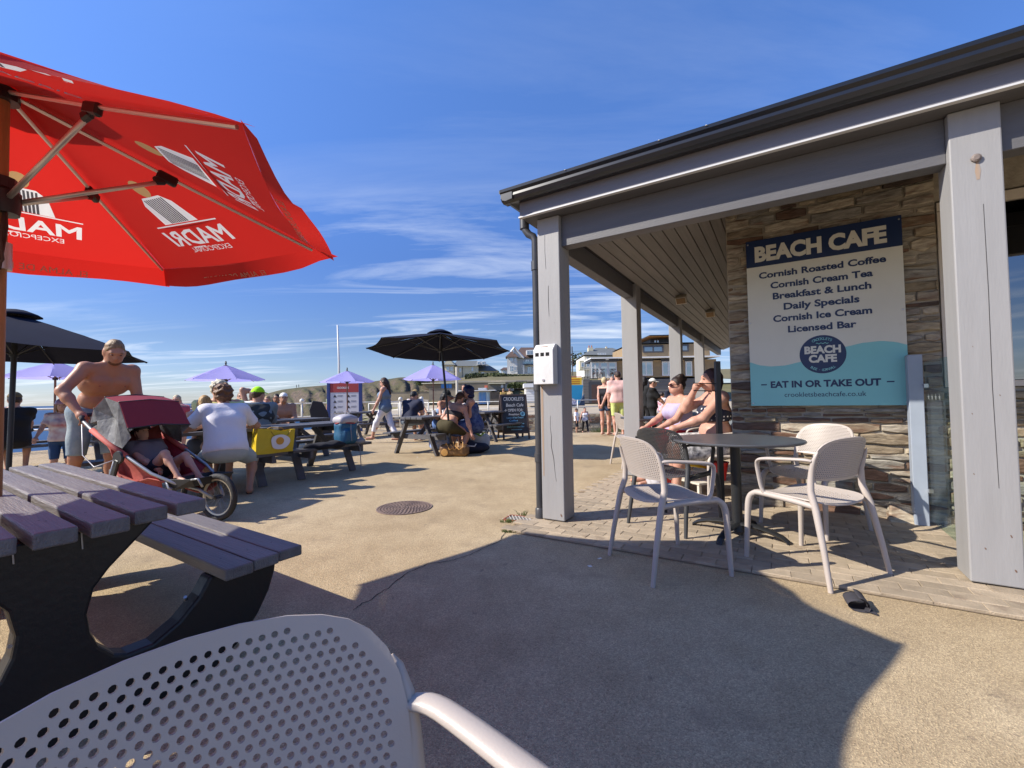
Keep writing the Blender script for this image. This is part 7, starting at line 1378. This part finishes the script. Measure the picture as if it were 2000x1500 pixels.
for lb, d, x0, y0, x1, y1, m, dep in (('long stone retaining wall behind the beach huts', 54, 858, 745, 1110, 762, mat('retaining stone', (.24, .20, .145), .9, .7, 1.1, .8, 3.5, stretch=(1, 1, 2.2), col2=(.12, .10, .075)), 1), ('weathered stone sea wall below the lilac parasol', 45, 838, 759, 897, 783, mat('sea wall face', (.25, .215, .16), .9, .7, 1.0, .7, 4, stretch=(1, 1, 2), col2=(.15, .125, .095)), 1), ('sandy concrete sea wall behind the walking woman', 47, 758, 765, 838, 785, mat('sandy sea wall', (.36, .29, .19), .9, .5, .8, .5, 4), 1)):
    w_ = Bld(lb, 'wall', d, x0, y1, 'retaining_wall'); w_.slab('face', x0, y0, x1, y1, m, 0, dep); w_.slab('coping', x0, y0 - 1.2, x1, y0, mat('pale coping', (.45, .40, .31), .9, .3), -.06, dep + .05)
sw_ = Bld('white stained spray patch of old render on the sea wall foot', 'wall', 44, 765, 795, 'render_patch'); sw_.gable('face', [(765, 795), (838, 795), (836, 781), (815, 779), (800, 783), (780, 781), (768, 785)], mat('chalky render', (.55, .50, .42), .9, .8, 1.5, col2=(.30, .25, .18)), 0, .3)
cv_ = Bld('white van roof showing above the beach hut roof', 'van', 47, 933, 762, 'van'); cv_.slab('body', 934, 757.5, 950, 762, M_white, 0, 1.6); cv_.slab('red_marker', 946, 752.5, 952, 757, mat('coral red', (.60, .15, .08), .6), .2, 1)
gt = Bld('dark iron gate in the garden wall above the kiosk', 'gate', 53, 1008, 760, 'gate')
for k in range(9): gt.slab('bar', 1008.5 + k * 2.4, 744, 1009.1 + k * 2.4, 760, M_dgrey, -.15, -.1)
gt.slab('rail', 1008, 744, 1029, 744.8, M_dgrey, -.16, -.09); gt.slab('rail', 1008, 754, 1029, 754.8, M_dgrey, -.16, -.09)
dp_ = thing('terrace_bush_row', 'clipped dark hedge in front of the white house', 'hedge', tuple(D(974, 737, 106)))
def bush(par, name, w, h, d, n, m, rr, sz=.25, loc=(0, 0, 0)):
    b = MB()
    for _ in range(n):
        p = Vector((rr.uniform(-1, 1), rr.uniform(-1, 1), rr.uniform(0, 1))); p = Vector((p.x * w, p.y * d, p.z * h * (1 - .35 * abs(p.x) ** 3))) + Vector(loc); a = Vector((rr.gauss(0, 1), rr.gauss(0, 1), rr.gauss(0, .6))).normalized(); c2 = a.orthogonal().normalized(); e_ = a.cross(c2); s = sz * rr.uniform(.6, 1.3); b.add([p + c2 * s, p + e_ * s * .6, p - c2 * s, p - e_ * s * .6], [(0, 1, 2, 3)])
    return stuff(b.build(name, m, par))
M_leaf = mat('coastal shrub leaf', (.060, .085, .025), .8, .8, 1.5, trans=.15, col2=(.12, .12, .04)); M_leafd = mat('dark hedge leaf', (.035, .05, .016), .85, .7, 2, col2=(.07, .08, .03))
bush(dp_, 'leaves', 9, .75, .8, 1500, M_leafd, random.Random(4), .26, (8, 0, -.2))
for i, (px, py, d, w, hh, m, lb) in enumerate(((967, 741, 108, 3.0, 1.6, M_leaf, 'rounded green bush right of the cream house'), (983, 739, 104, 2.4, 1.0, M_leafd, 'dark bush between the cream and white houses'), (826, 752, 60, .9, 1.9, M_leaf, 'tall grey-green shrub left of the blue-shuttered hut'), (1014, 757, 50, 1.3, .55, M_leaf, 'ragged hedge patch just above the kiosk'), (1120, 712, 200, 14, 5, M_leafd, 'dark trees behind the corner post gap'), (930, 742, 100, 2.5, 1.6, M_leafd, 'dark shrub by the porch of the cream house'))):
    t = thing('bush', lb, 'bush', tuple(D(px, py, d))); bush(t, 'leaves', w, hh, w * .6, 900, m, random.Random(i + 30), .10 * w ** .6 + .05); b = MB(); b.tube([(0, 0, -.8), (0, 0, hh * .6)], .08 * w / 2, 6); b.build('stem', mat('bush stem', (.07, .05, .035), .9), t)
tp = thing('telegraph_pole', 'thin telegraph pole with wires right of the corner post', 'pole', tuple(D(1118, 716, 95))); b = MB(); b.tube([(0, 0, -2), (0, 0, 4.4)], .12, 7); b.build('shaft', mat('pole timber', (.08, .07, .06), .9), tp); b = MB(); b.tube([(0, 0, 3.3), (9, -6, 3.0), (18, -12, 4.6)], .03, 4); b.build('wire', M_dgrey, tp)
# an assumed second red parasol, unseen off to the left, added to shade the near chair
copy_thing(red, (-2.83, -.03, 0), D2R(-10), 'assumed second red parasol, added unseen to the left to shade the near chair')
